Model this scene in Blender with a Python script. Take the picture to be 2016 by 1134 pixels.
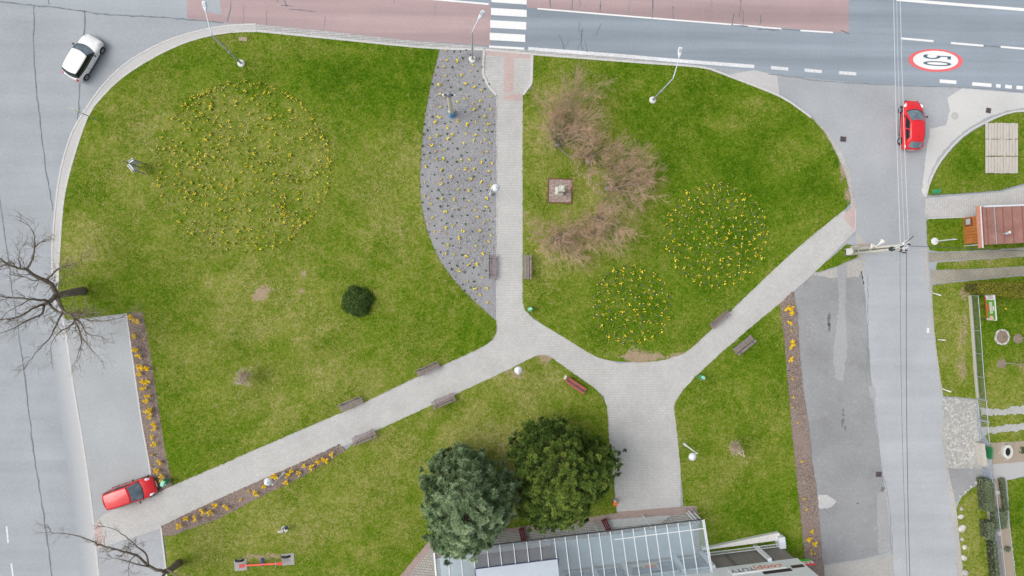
import bpy, bmesh, math, random
import numpy as np
from mathutils import Vector, Matrix
from mathutils.geometry import delaunay_2d_cdt

random.seed(7)
RNG = np.random.default_rng(7)
for o in list(bpy.data.objects):
    bpy.data.objects.remove(o)
scene = bpy.context.scene
COL = scene.collection

# ------------------------------------------------------------------ camera
FPX, HCAM, TILT = 1411.0, 56.0, math.atan(73.0 / 1411.0)
cam_d = bpy.data.cameras.new('camera')
cam_d.sensor_width = 36.0
cam_d.lens = 36.0 * FPX / 2016.0
cam_d.clip_end = 2000
cam = bpy.data.objects.new('camera', cam_d)
cam.location = (0, 0, HCAM)
cam.rotation_euler = (0, -TILT, 0)
COL.objects.link(cam)
scene.camera = cam

# ------------------------------------------------------------------ sky and sun (overcast)
SUN_EL, SUN_AZ = math.radians(55), math.radians(272)
world = bpy.data.worlds.new('World')
scene.world = world
world.use_nodes = True
wn = world.node_tree
wn.nodes.clear()
sky = wn.nodes.new('ShaderNodeTexSky')
sky.sky_type = 'NISHITA'
sky.sun_disc = False
sky.sun_elevation = SUN_EL
sky.sun_rotation = SUN_AZ
sky.dust_density = 4.0
hs = wn.nodes.new('ShaderNodeHueSaturation')
hs.inputs['Saturation'].default_value = 0.30
bg = wn.nodes.new('ShaderNodeBackground')
bg.inputs['Strength'].default_value = 0.15
wo = wn.nodes.new('ShaderNodeOutputWorld')
wn.links.new(sky.outputs[0], hs.inputs['Color'])
wn.links.new(hs.outputs[0], bg.inputs['Color'])
wn.links.new(bg.outputs[0], wo.inputs['Surface'])
sun_d = bpy.data.lights.new('sun', 'SUN')
sun_d.energy = 1.0
sun_d.angle = math.radians(38)
sun_d.color = (1.0, 0.965, 0.92)
sun = bpy.data.objects.new('sun', sun_d)
sd = Vector((math.sin(SUN_AZ) * math.cos(SUN_EL), math.cos(SUN_AZ) * math.cos(SUN_EL), math.sin(SUN_EL)))
sun.rotation_euler = sd.to_track_quat('Z', 'Y').to_euler()
COL.objects.link(sun)
vs = scene.view_settings
vs.view_transform = 'Standard'
vs.look = 'None'
vs.exposure = 0.15
vs.gamma = 1.0
scene.render.engine = 'CYCLES'

# ------------------------------------------------------------------ helpers
CT, ST = math.cos(TILT), math.sin(TILT)


def PXY(px, py, z=0.0):
    x = (np.asarray(px, float) - 1008.0) / FPX
    y = (567.0 - np.asarray(py, float)) / FPX
    wx, wy, wz = CT * x + ST, y, ST * x - CT
    t = (z - HCAM) / wz
    return wx * t, wy * t


def P(px, py, z=0.0):
    """survey point: photo pixel to the place on the plane of height z"""
    a, b = PXY(px, py, z)
    return Vector((float(a), float(b), z))


def PIX(x, y, z=0.0):
    dx, dy, dz = x, y, z - HCAM
    cx, cz = CT * dx + ST * dz, -ST * dx + CT * dz
    # inverse rotation
    cx = CT * dx + ST * dz
    cz = -ST * dx + CT * dz
    return 1008 + FPX * cx / -cz, 567 - FPX * dy / -cz


def tag(o, label=None, cat=None, group=None, kind=None):
    if label: o['label'] = label
    if cat: o['category'] = cat
    if group: o['group'] = group
    if kind: o['kind'] = kind
    return o


def thing(name, label, cat, loc=(0, 0, 0), rz=0.0, group=None):
    o = bpy.data.objects.new(name, None)
    o.empty_display_size = 0.2
    COL.objects.link(o)
    o.location = loc
    o.rotation_euler = (0, 0, rz)
    return tag(o, label, cat, group)


def link(name, me, parent=None):
    o = bpy.data.objects.new(name, me)
    COL.objects.link(o)
    if parent: o.parent = parent
    return o


def copy_tree(root, parent=None):
    c = root.copy()
    COL.objects.link(c)
    c.parent = parent
    for ch in root.children:
        copy_tree(ch, c)
    return c


class MB:
    def __init__(s):
        s.v, s.f, s.m = [], [], []

    def add(s, vs_, fs_, mi=0):
        b = len(s.v)
        s.v.extend([tuple(p) for p in vs_])
        for f in fs_:
            s.f.append(tuple(b + i for i in f)); s.m.append(mi)
        return s

    def box(s, c, d, rz=0.0, mi=0, M=None):
        hx, hy, hz = d[0] / 2, d[1] / 2, d[2] / 2
        R = Matrix.Translation(c) @ (M if M else Matrix.Rotation(rz, 4, 'Z'))
        pts = [R @ Vector((sx * hx, sy * hy, sz * hz)) for sz in (-1, 1) for sy in (-1, 1) for sx in (-1, 1)]
        return s.add(pts, [(0, 2, 3, 1), (4, 5, 7, 6), (0, 1, 5, 4), (2, 6, 7, 3), (0, 4, 6, 2), (1, 3, 7, 5)], mi)

    def beam(s, a, b, w, h, mi=0, up=(0, 0, 1)):
        a, b = Vector(a), Vector(b)
        d = (b - a); L = d.length; x = d / L
        y = Vector(up).cross(x)
        if y.length < 1e-4: y = Vector((0, 1, 0)).cross(x)
        y.normalize(); z = x.cross(y)
        M = Matrix((x, y, z)).transposed().to_4x4()
        return s.box((a + b) / 2, (L, w, h), mi=mi, M=M)

    def tube(s, pts, rad, n=6, mi=0, cap=True):
        pts = [Vector(p) for p in pts]
        if not hasattr(rad, '__len__'): rad = [rad] * len(pts)
        vs_, fs_ = [], []
        ref = None
        for i, p in enumerate(pts):
            t = (pts[min(i + 1, len(pts) - 1)] - pts[max(i - 1, 0)])
            if t.length < 1e-9: t = Vector((0, 0, 1))
            t.normalize()
            if ref is None:
                ref = t.orthogonal().normalized()
            ref = (ref - t * ref.dot(t))
            if ref.length < 1e-6: ref = t.orthogonal()
            ref.normalize()
            bi = t.cross(ref)
            for k in range(n):
                a = 2 * math.pi * k / n
                vs_.append(p + (ref * math.cos(a) + bi * math.sin(a)) * rad[i])
        for i in range(len(pts) - 1):
            for k in range(n):
                k2 = (k + 1) % n
                fs_.append((i * n + k, i * n + k2, (i + 1) * n + k2, (i + 1) * n + k))
        if cap:
            fs_.append(tuple(range(n - 1, -1, -1)))
            fs_.append(tuple((len(pts) - 1) * n + k for k in range(n)))
        return s.add(vs_, fs_, mi)

    def lathe(s, prof, n=16, c=(0, 0, 0), mi=0, M=None, sy=1.0):
        vs_, fs_ = [], []
        R = Matrix.Translation(c) @ (M if M else Matrix.Identity(4))
        for r, z in prof:
            for k in range(n):
                a = 2 * math.pi * k / n
                vs_.append(R @ Vector((r * math.cos(a), r * math.sin(a) * sy, z)))
        for i in range(len(prof) - 1):
            for k in range(n):
                k2 = (k + 1) % n
                fs_.append((i * n + k, i * n + k2, (i + 1) * n + k2, (i + 1) * n + k))
        fs_.append(tuple(range(n - 1, -1, -1)))
        fs_.append(tuple((len(prof) - 1) * n + k for k in range(n)))
        return s.add(vs_, fs_, mi)

    def prism(s, pts, z0, z1, mi=0):
        n = len(pts)
        vs_ = [(p[0], p[1], z0) for p in pts] + [(p[0], p[1], z1) for p in pts]
        fs_ = [tuple(range(n - 1, -1, -1)), tuple(range(n, 2 * n))]
        fs_ += [(i, (i + 1) % n, n + (i + 1) % n, n + i) for i in range(n)]
        return s.add(vs_, fs_, mi)

    def mesh(s, name, mats, smooth=False):
        me = bpy.data.meshes.new(name)
        me.from_pydata([tuple(p) for p in s.v], [], s.f)
        if not isinstance(mats, (list, tuple)): mats = [mats]
        for m in mats: me.materials.append(m)
        me.polygons.foreach_set('material_index', s.m)
        if smooth:
            me.polygons.foreach_set('use_smooth', [True] * len(s.f))
        me.update()
        return me

    def build(s, name, mats, parent=None, smooth=False, bevel=0.0, sharp=None):
        o = link(name, s.mesh(name, mats, smooth), parent)
        if bevel:
            b = o.modifiers.new('bevel', 'BEVEL'); b.width = bevel; b.segments = 2; b.limit_method = 'ANGLE'
        if smooth and sharp:
            o.data.set_sharp_from_angle(angle=math.radians(sharp))
        return o


def arrmesh(name, V, F, mats, attrs=None, smooth=False):
    """fast mesh from numpy: V (n,3), F (m,3)"""
    me = bpy.data.meshes.new(name)
    V = np.ascontiguousarray(V, np.float32); F = np.ascontiguousarray(F, np.int32)
    me.vertices.add(len(V)); me.vertices.foreach_set('co', V.ravel())
    k = F.shape[1]
    me.loops.add(F.size); me.loops.foreach_set('vertex_index', F.ravel())
    me.polygons.add(len(F))
    me.polygons.foreach_set('loop_start', np.arange(0, F.size, k, dtype=np.int32))
    for a, val in (attrs or {}).items():
        at = me.attributes.new(a, 'FLOAT', 'POINT')
        at.data.foreach_set('value', np.ascontiguousarray(val, np.float32))
    if not isinstance(mats, (list, tuple)): mats = [mats]
    for m in mats: me.materials.append(m)
    me.polygons.foreach_set('use_smooth', np.full(len(F), bool(smooth)))
    me.update(calc_edges=True)
    return me


def smooth_line(pts, step=8.0, closed=False):
    """Catmull-Rom through photo points"""
    pts = [np.array(p, float) for p in pts]
    n = len(pts); out = []
    rng_ = range(n if closed else n - 1)
    for i in rng_:
        p1, p2 = pts[i], pts[(i + 1) % n]
        p0 = pts[i - 1] if (closed or i > 0) else 2 * p1 - p2
        p3 = pts[(i + 2) % n] if (closed or i + 2 < n) else 2 * p2 - p1
        k = max(1, int(np.linalg.norm(p2 - p1) / step))
        for j in range(k):
            t = j / k
            out.append(0.5 * ((2 * p1) + (p2 - p0) * t + (2 * p0 - 5 * p1 + 4 * p2 - p3) * t * t + (3 * p1 - p0 - 3 * p2 + p3) * t ** 3))
    if not closed: out.append(pts[-1])
    return [tuple(p) for p in out]


def inside(px, py, poly):
    x, y = np.asarray(px), np.asarray(py)
    poly = np.asarray(poly); res = np.zeros(x.shape, bool)
    j = len(poly) - 1
    for i in range(len(poly)):
        xi, yi = poly[i]; xj, yj = poly[j]
        if yi != yj:
            c = ((yi > y) != (yj > y)) & (x < (xj - xi) * (y - yi) / (yj - yi) + xi)
            res ^= c
        j = i
    return res


def w2(poly, z=0.0):
    return [tuple(P(x, y, z)[:2]) for x, y in poly]


def sheet(name, poly_px, z, mat, label=None, kind='structure', step=0.0, thick=0.0, bump=0.0, parent=None, attrs=None, world=False, rough_edge=0.0):
    poly = poly_px if world else w2(poly_px, z)
    if rough_edge:
        den = []
        for i in range(len(poly)):
            a, b = np.array(poly[i]), np.array(poly[(i + 1) % len(poly)])
            k = max(1, int(np.linalg.norm(b - a) / 0.18))
            for j in range(k):
                p = a + (b - a) * j / k
                den.append(tuple(p + RNG.normal(0, rough_edge, 2)))
        poly = den
    vs_ = [Vector(p) for p in poly]
    n = len(vs_)
    if step:
        A = np.array(poly); lo, hi = A.min(0), A.max(0)
        gx, gy = np.meshgrid(np.arange(lo[0], hi[0], step), np.arange(lo[1], hi[1], step))
        gx = gx.ravel() + RNG.uniform(-.3, .3, gx.size) * step; gy = gy.ravel() + RNG.uniform(-.3, .3, gy.size) * step
        k = inside(gx, gy, poly)
        vs_ += [Vector((float(a), float(b))) for a, b in zip(gx[k], gy[k])]
    r = delaunay_2d_cdt(vs_, [], [list(range(n))], 1, 1e-5)
    V2 = np.array([tuple(v) for v in r[0]]); F = [list(f) for f in r[2]]
    # upward winding
    out = []
    for f in F:
        a, b, c = V2[f[0]], V2[f[1]], V2[f[2]]
        if (b[0] - a[0]) * (c[1] - a[1]) - (b[1] - a[1]) * (c[0] - a[0]) < 0: f = f[::-1]
        out.append(f)
    Z = np.full(len(V2), z, float)
    if bump:
        Z += bump * (np.sin(V2[:, 0] * .9 + 1.3 * np.sin(V2[:, 1] * .5)) * np.cos(V2[:, 1] * .8)) + RNG.normal(0, bump * .4, len(V2))
    V = [(a, b, c) for (a, b), c in zip(V2, Z)]
    if thick:
        ec = {}
        for f in out:
            for i in range(len(f)):
                e = (f[i], f[(i + 1) % len(f)])
                ec[tuple(sorted(e))] = ec.get(tuple(sorted(e)), []) + [e]
        low = {}
        for k, es in ec.items():
            if len(es) == 1:
                a, b = es[0]
                for q in (a, b):
                    if q not in low:
                        low[q] = len(V); V.append((V[q][0], V[q][1], z - thick))
                out.append([a, low[a], low[b]]); out.append([a, low[b], b])
    V = np.array(V)
    at = {k: fn(V[:, 0], V[:, 1]) for k, fn in (attrs or {}).items()}
    me = arrmesh(name, V, np.array(out), mat, at)
    o = link(name, me, parent)
    if not parent: tag(o, label, None, None, kind)
    elif kind == 'stuff': o['kind'] = 'stuff'
    return o


# ------------------------------------------------------------------ materials
MATS = {}


class NT:
    def __init__(s, name):
        s.m = bpy.data.materials.new(name); s.m.use_nodes = True
        s.t = s.m.node_tree; s.b = s.t.nodes['Principled BSDF']; s.out = s.t.nodes['Material Output']
        s.tc = None
        MATS[name] = s.m

    def n(s, typ, **kw):
        nd = s.t.nodes.new('ShaderNode' + typ)
        for k, v in kw.items(): setattr(nd, k, v)
        return nd

    def l(s, a, b): s.t.links.new(a, b)

    def pos(s, scale=(1, 1, 1), rot=0.0):
        if s.tc is None: s.tc = s.n('NewGeometry')
        mp = s.n('Mapping'); mp.inputs['Scale'].default_value = scale; mp.inputs['Rotation'].default_value = (0, 0, rot)
        s.l(s.tc.outputs['Position'], mp.inputs['Vector'])
        return mp.outputs[0]

    def noise(s, sc, det=4, rough=.6, vec=None):
        nd = s.n('TexNoise'); nd.inputs['Scale'].default_value = sc; nd.inputs['Detail'].default_value = det
        nd.inputs['Roughness'].default_value = rough
        s.l(vec if vec is not None else s.pos(), nd.inputs['Vector'])
        return nd.outputs['Fac']

    def ramp(s, fac, stops):
        r = s.n('ValToRGB'); e = r.color_ramp.elements
        while len(e) < len(stops): e.new(0.5)
        for i, (p, c) in enumerate(stops):
            e[i].position = p; e[i].color = (*c, 1) if len(c) == 3 else c
        s.l(fac, r.inputs[0])
        return r.outputs[0]

    def mix(s, fac, a, b, mode='MIX'):
        m = s.n('MixRGB', blend_type=mode)
        for i, v in ((0, fac), (1, a), (2, b)):
            if isinstance(v, (int, float)): m.inputs[i].default_value = v
            elif isinstance(v, (tuple, list)): m.inputs[i].default_value = (*v, 1)
            else: s.l(v, m.inputs[i])
        return m.outputs[0]

    def math(s, op, a, b=0.0, clamp=False):
        m = s.n('Math', operation=op, use_clamp=clamp)
        for i, v in ((0, a), (1, b)):
            if isinstance(v, (int, float)): m.inputs[i].default_value = v
            else: s.l(v, m.inputs[i])
        return m.outputs[0]

    def attr(s, name):
        a = s.n('Attribute', attribute_name=name)
        return a.outputs['Fac']

    def bump(s, h, strength=.3, dist=.02):
        b = s.n('Bump'); b.inputs['Strength'].default_value = strength; b.inputs['Distance'].default_value = dist
        s.l(h, b.inputs['Height']); s.l(b.outputs[0], s.b.inputs['Normal'])

    def col(s, c):
        if isinstance(c, (tuple, list)): s.b.inputs['Base Color'].default_value = (*c, 1)
        else: s.l(c, s.b.inputs['Base Color'])
        return s

    def set(s, **kw):
        for k, v in kw.items(): s.b.inputs[k.replace('_', ' ')].default_value = v
        return s


def plain(name, c, rough=.6, var=.12, sc=6.0, **kw):
    t = NT(name)
    n = t.noise(sc, 4)
    lo = tuple(x * (1 - var) for x in c); hi = tuple(min(1, x * (1 + var)) for x in c)
    t.col(t.ramp(n, [(.3, lo), (.7, hi)])).set(Roughness=rough, **kw)
    return t.m


def asphalt(name, c, streak=0.0, rot=0.0, patch=.1, grain=.25, stain=0.0, stainc=(.06, .06, .06)):
    t = NT(name)
    big = t.noise(.22, 5, .55)
    col = t.ramp(big, [(.3, tuple(x * (1 - patch) for x in c)), (.7, tuple(x * (1 + patch) for x in c))])
    if streak:
        st = t.noise(1.0, 3, .5, t.pos((.03, .9, 1), rot))
        col = t.mix(1.0, col, t.ramp(st, [(.3, (1 - streak,) * 3), (.7, (1 + streak,) * 3)]), 'MULTIPLY')
    md = t.noise(5, 5, .75)
    col = t.mix(1.0, col, t.ramp(md, [(.3, (1 - grain * .55,) * 3), (.7, (1 + grain * .55,) * 3)]), 'MULTIPLY')
    fine = t.noise(28, 3, .8)
    col = t.mix(1.0, col, t.ramp(fine, [(.25, (1 - grain,) * 3), (.75, (1 + grain,) * 3)]), 'MULTIPLY')
    if stain:
        sn = t.noise(.7, 6, .62)
        col = t.mix(t.ramp(sn, [(.56, (0, 0, 0)), (.72, (stain,) * 3)]), col, stainc)
        s2 = t.noise(1.6, 4, .6, t.pos((1, 1, 1), .7))
        col = t.mix(t.ramp(s2, [(.6, (0, 0, 0)), (.74, (stain * .8,) * 3)]), col, tuple(min(1, x * 1.45) for x in c))
    t.col(col).set(Roughness=.85)
    t.bump(fine, .35, .008)
    return t.m


def pavers(name, c1, c2, mortar, rot=0.0, bw=.2, bh=.1, mort=.008, patch=.08):
    t = NT(name)
    br = t.n('TexBrick'); t.l(t.pos((1, 1, 1), rot), br.inputs['Vector'])
    br.inputs['Color1'].default_value = (*c1, 1); br.inputs['Color2'].default_value = (*c2, 1); br.inputs['Mortar'].default_value = (*mortar, 1)
    br.inputs['Scale'].default_value = 1.0; br.inputs['Brick Width'].default_value = bw; br.inputs['Row Height'].default_value = bh
    br.inputs['Mortar Size'].default_value = mort; br.inputs['Bias'].default_value = 0.0; br.inputs['Mortar Smooth'].default_value = .3
    big = t.noise(.5, 5, .6)
    col = t.mix(1.0, br.outputs['Color'], t.ramp(big, [(.3, (1 - patch,) * 3), (.7, (1 + patch,) * 3)]), 'MULTIPLY')
    f = t.noise(14, 3, .7)
    col = t.mix(1.0, col, t.ramp(f, [(.3, (.88,) * 3), (.7, (1.1,) * 3)]), 'MULTIPLY')
    t.col(col).set(Roughness=.85)
    inv = t.math('SUBTRACT', 1.0, br.outputs['Fac'])
    t.bump(inv, .5, .006)
    return t.m


def lawn_mat():
    t = NT('lawn')
    dry, lush, bare, rnd = t.attr('dry'), t.attr('lush'), t.attr('bare'), t.attr('rnd')
    n1, n2, n3 = t.noise(.35, 4, .6), t.noise(1.5, 4, .65), t.noise(5.5, 5, .85)
    f = t.math('ADD', t.math('MULTIPLY', n1, .55), t.math('MULTIPLY', n2, .55))
    f = t.math('ADD', f, t.math('MULTIPLY', n3, 1.8))
    f = t.math('ADD', f, t.math('MULTIPLY', rnd, .8))
    f = t.math('ADD', t.math('SUBTRACT', f, 1.44), t.math('SUBTRACT', t.math('MULTIPLY', dry, .34), t.math('MULTIPLY', lush, .21)))
    col = t.ramp(f, [(.0, (.038, .106, .003)), (.30, (.104, .184, .007)), (.56, (.200, .234, .034)), (.82, (.33, .315, .105)), (1.0, (.46, .40, .22))])
    soil = t.ramp(n3, [(.3, (.26, .19, .115)), (.7, (.44, .345, .235))])
    bf = t.math('ADD', bare, t.math('MULTIPLY', t.math('SUBTRACT', n3, .5), 1.7))
    col = t.mix(t.ramp(bf, [(.34, (0, 0, 0)), (.66, (1, 1, 1))]), col, soil)
    t.col(col).set(Roughness=.9)
    t.b.inputs['Specular IOR Level'].default_value = .05
    t.bump(n3, .6, .03)
    return t.m


def chips_mat(name, stops, sc=24):
    t = NT(name)
    n = t.noise(sc, 4, .8); r = t.attr('rnd')
    f = t.math('ADD', t.math('MULTIPLY', n, .4), t.math('MULTIPLY', r, .6))
    t.col(t.ramp(f, stops)).set(Roughness=.9)
    t.bump(n, .6, .02)
    return t.m


def carpaint(name, c, rough=.3):
    t = NT(name)
    n = t.noise(2.2, 3)
    t.col(t.ramp(n, [(.3, tuple(x * .93 for x in c)), (.7, tuple(min(1, x * 1.05) for x in c))]))
    t.set(Roughness=rough, Coat_Weight=.8, Coat_Roughness=.06)
    return t.m


def randmat(name, stops, rough=.7, spec=.3, nsc=5.0):
    """colour by a per-vertex random value plus a little noise"""
    t = NT(name)
    f = t.math('ADD', t.math('MULTIPLY', t.attr('rnd'), .8), t.math('MULTIPLY', t.noise(nsc, 3), .2))
    t.col(t.ramp(f, stops)).set(Roughness=rough)
    t.b.inputs['Specular IOR Level'].default_value = spec
    return t.m


def glass_pane(name, tint, pale, fac):
    t = NT(name)
    tr = t.n('BsdfTransparent'); tr.inputs[0].default_value = (*tint, 1)
    t.col(pale).set(Roughness=.12)
    n = t.noise(1.2, 4)
    mx = t.n('MixShader')
    t.l(t.ramp(n, [(.3, (fac * .85,) * 3), (.7, (min(1, fac * 1.15),) * 3)]), mx.inputs[0])
    t.l(tr.outputs[0], mx.inputs[1]); t.l(t.b.outputs[0], mx.inputs[2]); t.l(mx.outputs[0], t.out.inputs['Surface'])
    return t.m


M_LAWN = lawn_mat()
M_ROAD = asphalt('side road asphalt', (.342, .368, .392), streak=.07, rot=math.radians(82), patch=.09, grain=.16, stain=.22, stainc=(.30, .325, .35))
M_MAIN = asphalt('main road asphalt', (.265, .31, .355), streak=.16, rot=math.radians(2.5), patch=.05, grain=.12)
M_MAINL = asphalt('main road asphalt worn', (.35, .385, .41), streak=.06, rot=math.radians(4), patch=.05, grain=.12)
M_PINK = asphalt('red coated asphalt', (.40, .295, .295), streak=.16, rot=math.radians(3.5), patch=.05, grain=.12)
M_PARK = asphalt('parking bay asphalt', (.385, .405, .415), patch=.09, grain=.16, stain=.2, stainc=(.33, .345, .355))
M_OLD = asphalt('old parking asphalt', (.285, .29, .295), patch=.14, grain=.24, stain=.5, stainc=(.20, .20, .205))
M_OLD2 = asphalt('junction asphalt', (.37, .386, .404), patch=.10, grain=.16, stain=.28, stainc=(.26, .29, .34))
M_CONC = asphalt('pale concrete', (.56, .56, .545), patch=.08, grain=.1, stain=.15, stainc=(.42, .41, .4))
M_GRIT = asphalt('gritty verge', (.43, .41, .385), patch=.12, grain=.35, stain=.3, stainc=(.26, .24, .2))
M_PAV = pavers('grey pavers', (.535, .53, .512), (.485, .48, .465), (.395, .387, .37), 0.0, .2, .2, .013)
M_PAVL = pavers('grey pavers west path', (.535, .53, .512), (.485, .48, .465), (.395, .387, .37), math.radians(-114), .2, .2, .013)
M_PAVR = pavers('grey pavers east path', (.535, .53, .512), (.485, .48, .465), (.395, .387, .37), math.radians(-42), .2, .2, .013)
M_PAVP = pavers('pink pavers', (.58, .45, .425), (.52, .39, .37), (.40, .33, .31), 0.0, .2, .1, .01)
M_PAVB = pavers('shop pavers', (.45, .42, .385), (.38, .35, .32), (.2, .19, .17), math.radians(7), .2, .2, .022)
M_PAVBP = pavers('shop pink pavers', (.45, .33, .29), (.38, .28, .25), (.25, .2, .18), math.radians(7), .2, .1, .012)
M_SETT = pavers('gutter setts', (.56, .555, .545), (.44, .44, .435), (.3, .3, .29), math.radians(-4), .14, .2, .025, .1)
M_GRID = pavers('grid pavers', (.42, .39, .345), (.36, .335, .295), (.24, .23, .16), math.radians(45), .16, .16, .03, .2)
M_KERB = plain('kerb concrete', (.57, .565, .55), .85, .14, 9)
M_GUT = asphalt('gutter concrete', (.50, .495, .485), patch=.06, grain=.12)
M_WHITE = asphalt('road paint', (.80, .80, .79), patch=.05, grain=.10)
M_WHITEW = asphalt('worn road paint', (.68, .69, .70), patch=.12, grain=.3, stain=.35, stainc=(.42, .44, .46))
M_REDP = asphalt('red road paint', (.74, .15, .16), patch=.06, grain=.1)
M_DIGIT = plain('digit road paint', (.085, .14, .19), .8)
M_TAR = plain('tar seam', (.155, .175, .20), .6, .45, 8)
M_TARF = plain('fine crack', (.22, .23, .25), .8, .3, 8)
_t = NT('crazy paving'); _v = _t.n('TexVoronoi', feature='DISTANCE_TO_EDGE'); _v.inputs['Scale'].default_value = 5.5; _t.l(_t.pos(), _v.inputs['Vector'])
_v2 = _t.n('TexVoronoi'); _v2.inputs['Scale'].default_value = 5.5; _t.l(_t.pos(), _v2.inputs['Vector'])
_sep = _t.n('SeparateColor'); _t.l(_v2.outputs['Color'], _sep.inputs[0])
_st = _t.mix(1.0, _t.ramp(_sep.outputs[0], [(.1, (.38, .375, .35)), (.5, (.45, .445, .425)), (.9, (.57, .56, .53))]), _t.ramp(_t.noise(12, 4, .75), [(.3, (.75,) * 3), (.7, (1.15,) * 3)]), 'MULTIPLY')
_t.col(_t.mix(_t.ramp(_v.outputs['Distance'], [(.02, (1, 1, 1)), (.09, (0, 0, 0))]), _st, (.31, .30, .27))).set(Roughness=.9); _t.bump(_v.outputs['Distance'], .5, .03)
M_STONEY = _t.m
M_MULCH = chips_mat('bark mulch', [(.12, (.065, .045, .036)), (.4, (.20, .15, .125)), (.68, (.36, .29, .25)), (.95, (.60, .53, .48))], 30)
M_GRAVEL = chips_mat('grey gravel', [(.15, (.10, .10, .105)), (.42, (.265, .265, .275)), (.72, (.45, .45, .465)), (.95, (.66, .66, .67))], 26)
M_PINKGR = chips_mat('pink gravel', [(.15, (.22, .16, .13)), (.4, (.46, .37, .32)), (.7, (.66, .57, .51)), (.95, (.8, .74, .68))], 18)
M_SOIL = chips_mat('garden soil', [(.15, (.22, .17, .125)), (.5, (.36, .30, .235)), (.9, (.48, .42, .34))], 10)
M_GROUND = plain('far grass', (.08, .115, .02), .9, .4, .5)

# ------------------------------------------------------------------ lawn wear and growth (field over the site)
def blob_field(spots):
    A = np.array(spots, float)
    cx, cy = PXY(A[:, 0], A[:, 1], .1)
    k = 1 / 25.2
    def fn(x, y):
        x = np.asarray(x, float); y = np.asarray(y, float)
        wob = 1 + .22 * np.sin(x * 1.7 + 2 * np.sin(y * .9)) + .18 * np.sin(y * 2.3 + 1.5 * np.sin(x * 1.3))
        out = np.zeros(x.shape)
        for i in range(len(A)):
            d = np.sqrt(((x - cx[i]) / (A[i, 2] * k)) ** 2 + ((y - cy[i]) / (A[i, 3] * k)) ** 2) * wob
            out = np.maximum(out, A[i, 4] * np.clip(1.6 - 1.1 * d, 0, 1))
        return out
    return fn


DRY = blob_field([(230, 300, 90, 150, .45), (520, 600, 120, 70, .6), (780, 380, 80, 140, .4), (600, 770, 250, 80, .4), (930, 880, 90, 70, .75),
                  (1040, 880, 60, 90, .85), (1005, 985, 40, 50, .9), (1120, 250, 90, 100, .75), (1200, 390, 90, 130, .75), (1110, 480, 80, 70, .8), (560, 1000, 220, 80, .45),
                  (1010, 760, 110, 50, .5), (165, 490, 60, 60, .7), (1500, 220, 60, 30, .35), (1450, 930, 120, 50, .4), (1240, 600, 90, 90, .05),
                  (1880, 680, 40, 110, .55), (1915, 1050, 30, 100, .6), (480, 330, 180, 170, .38), (760, 900, 120, 90, .45), (1990, 800, 60, 60, .45),
                  (1970, 740, 50, 25, .4), (1930, 515, 100, 12, .5), (450, 1080, 120, 60, .5), (900, 760, 120, 40, .35), (430, 470, 200, 60, .3), (1480, 205, 35, 18, .8), (1440, 240, 40, 25, .6), (1560, 300, 40, 40, .4), (1350, 290, 40, 40, .35), (1600, 420, 40, 40, .3), (380, 690, 60, 30, .5), (460, 560, 60, 30, .6), (640, 720, 70, 40, .5), (620, 100, 90, 16, .4), (560, 230, 60, 40, .35)])
LUSH = blob_field([(720, 150, 190, 75, 1.0), (1250, 160, 170, 60, .7), (1400, 260, 220, 110, .9), (1520, 360, 150, 90, .9), (1400, 460, 130, 120, .75),
                   (175, 290, 40, 150, .5), (320, 120, 150, 35, .5), (1500, 1000, 70, 90, .7), (350, 860, 60, 110, .5), (950, 655, 60, 40, .55),
                   (1243, 602, 90, 90, .7), (1600, 400, 70, 60, .7), (1500, 700, 60, 60, .6), (1980, 640, 50, 70, .7), (1940, 300, 80, 60, .6),
                   (1870, 455, 50, 40, .6), (2000, 1050, 40, 100, .5), (240, 560, 60, 60, .4), (1150, 730, 30, 40, .4), (1360, 560, 90, 60, .5), (1655, 500, 40, 25, .6)])
BARE = blob_field([(512, 582, 15, 15, .95), (590, 571, 10, 9, .9), (600, 537, 4, 4, .9), (1270, 702, 70, 9, .95), (1245, 690, 9, 9, .8), (1330, 700, 30, 8, .7), (1020, 735, 22, 14, .65),
                   (1075, 704, 20, 8, .85), (498, 1100, 26, 8, .85), (542, 1094, 16, 8, .75), (1034, 250, 3, 60, .6), (1034, 400, 4, 80, .62), (1034, 520, 4, 50, .6),
                   (1895, 720, 9, 60, .6), (1900, 640, 9, 40, .6), (1840, 545, 14, 8, .8), (1660, 330, 7, 40, .8), (1670, 380, 6, 20, .8), (1640, 275, 6, 18, .7),
                   (480, 750, 12, 9, .7), (1450, 888, 8, 8, .4), (530, 705, 20, 6, .3), (1480, 76, 4, 3, .4), (1900, 515, 12, 8, .6), (1945, 512, 12, 8, .6), (1850, 512, 9, 6, .7),
                   (165, 510, 30, 14, .35), (1105, 470, 24, 14, .35), (1900, 577, 14, 14, .7), (530, 820, 200, 4, .1), (1420, 645, 14, 5, .5), (1445, 672, 16, 5, .5), (770, 90, 60, 4, .3), (1800, 600, 2, 2, .1)])
RND = lambda x, y: np.full(np.shape(x), .5)
LAT = {'dry': DRY, 'lush': LUSH, 'bare': BARE, 'rnd': RND}

# ------------------------------------------------------------------ ground and roads
g = MB(); S = 400
g.add([(-S, -S, -.12), (S, -S, -.12), (S, S, -.12), (-S, S, -.12)], [(0, 1, 2, 3)])
tag(g.build('ground', M_GROUND), 'grassy ground reaching far beyond the park', None, None, 'structure')

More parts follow.
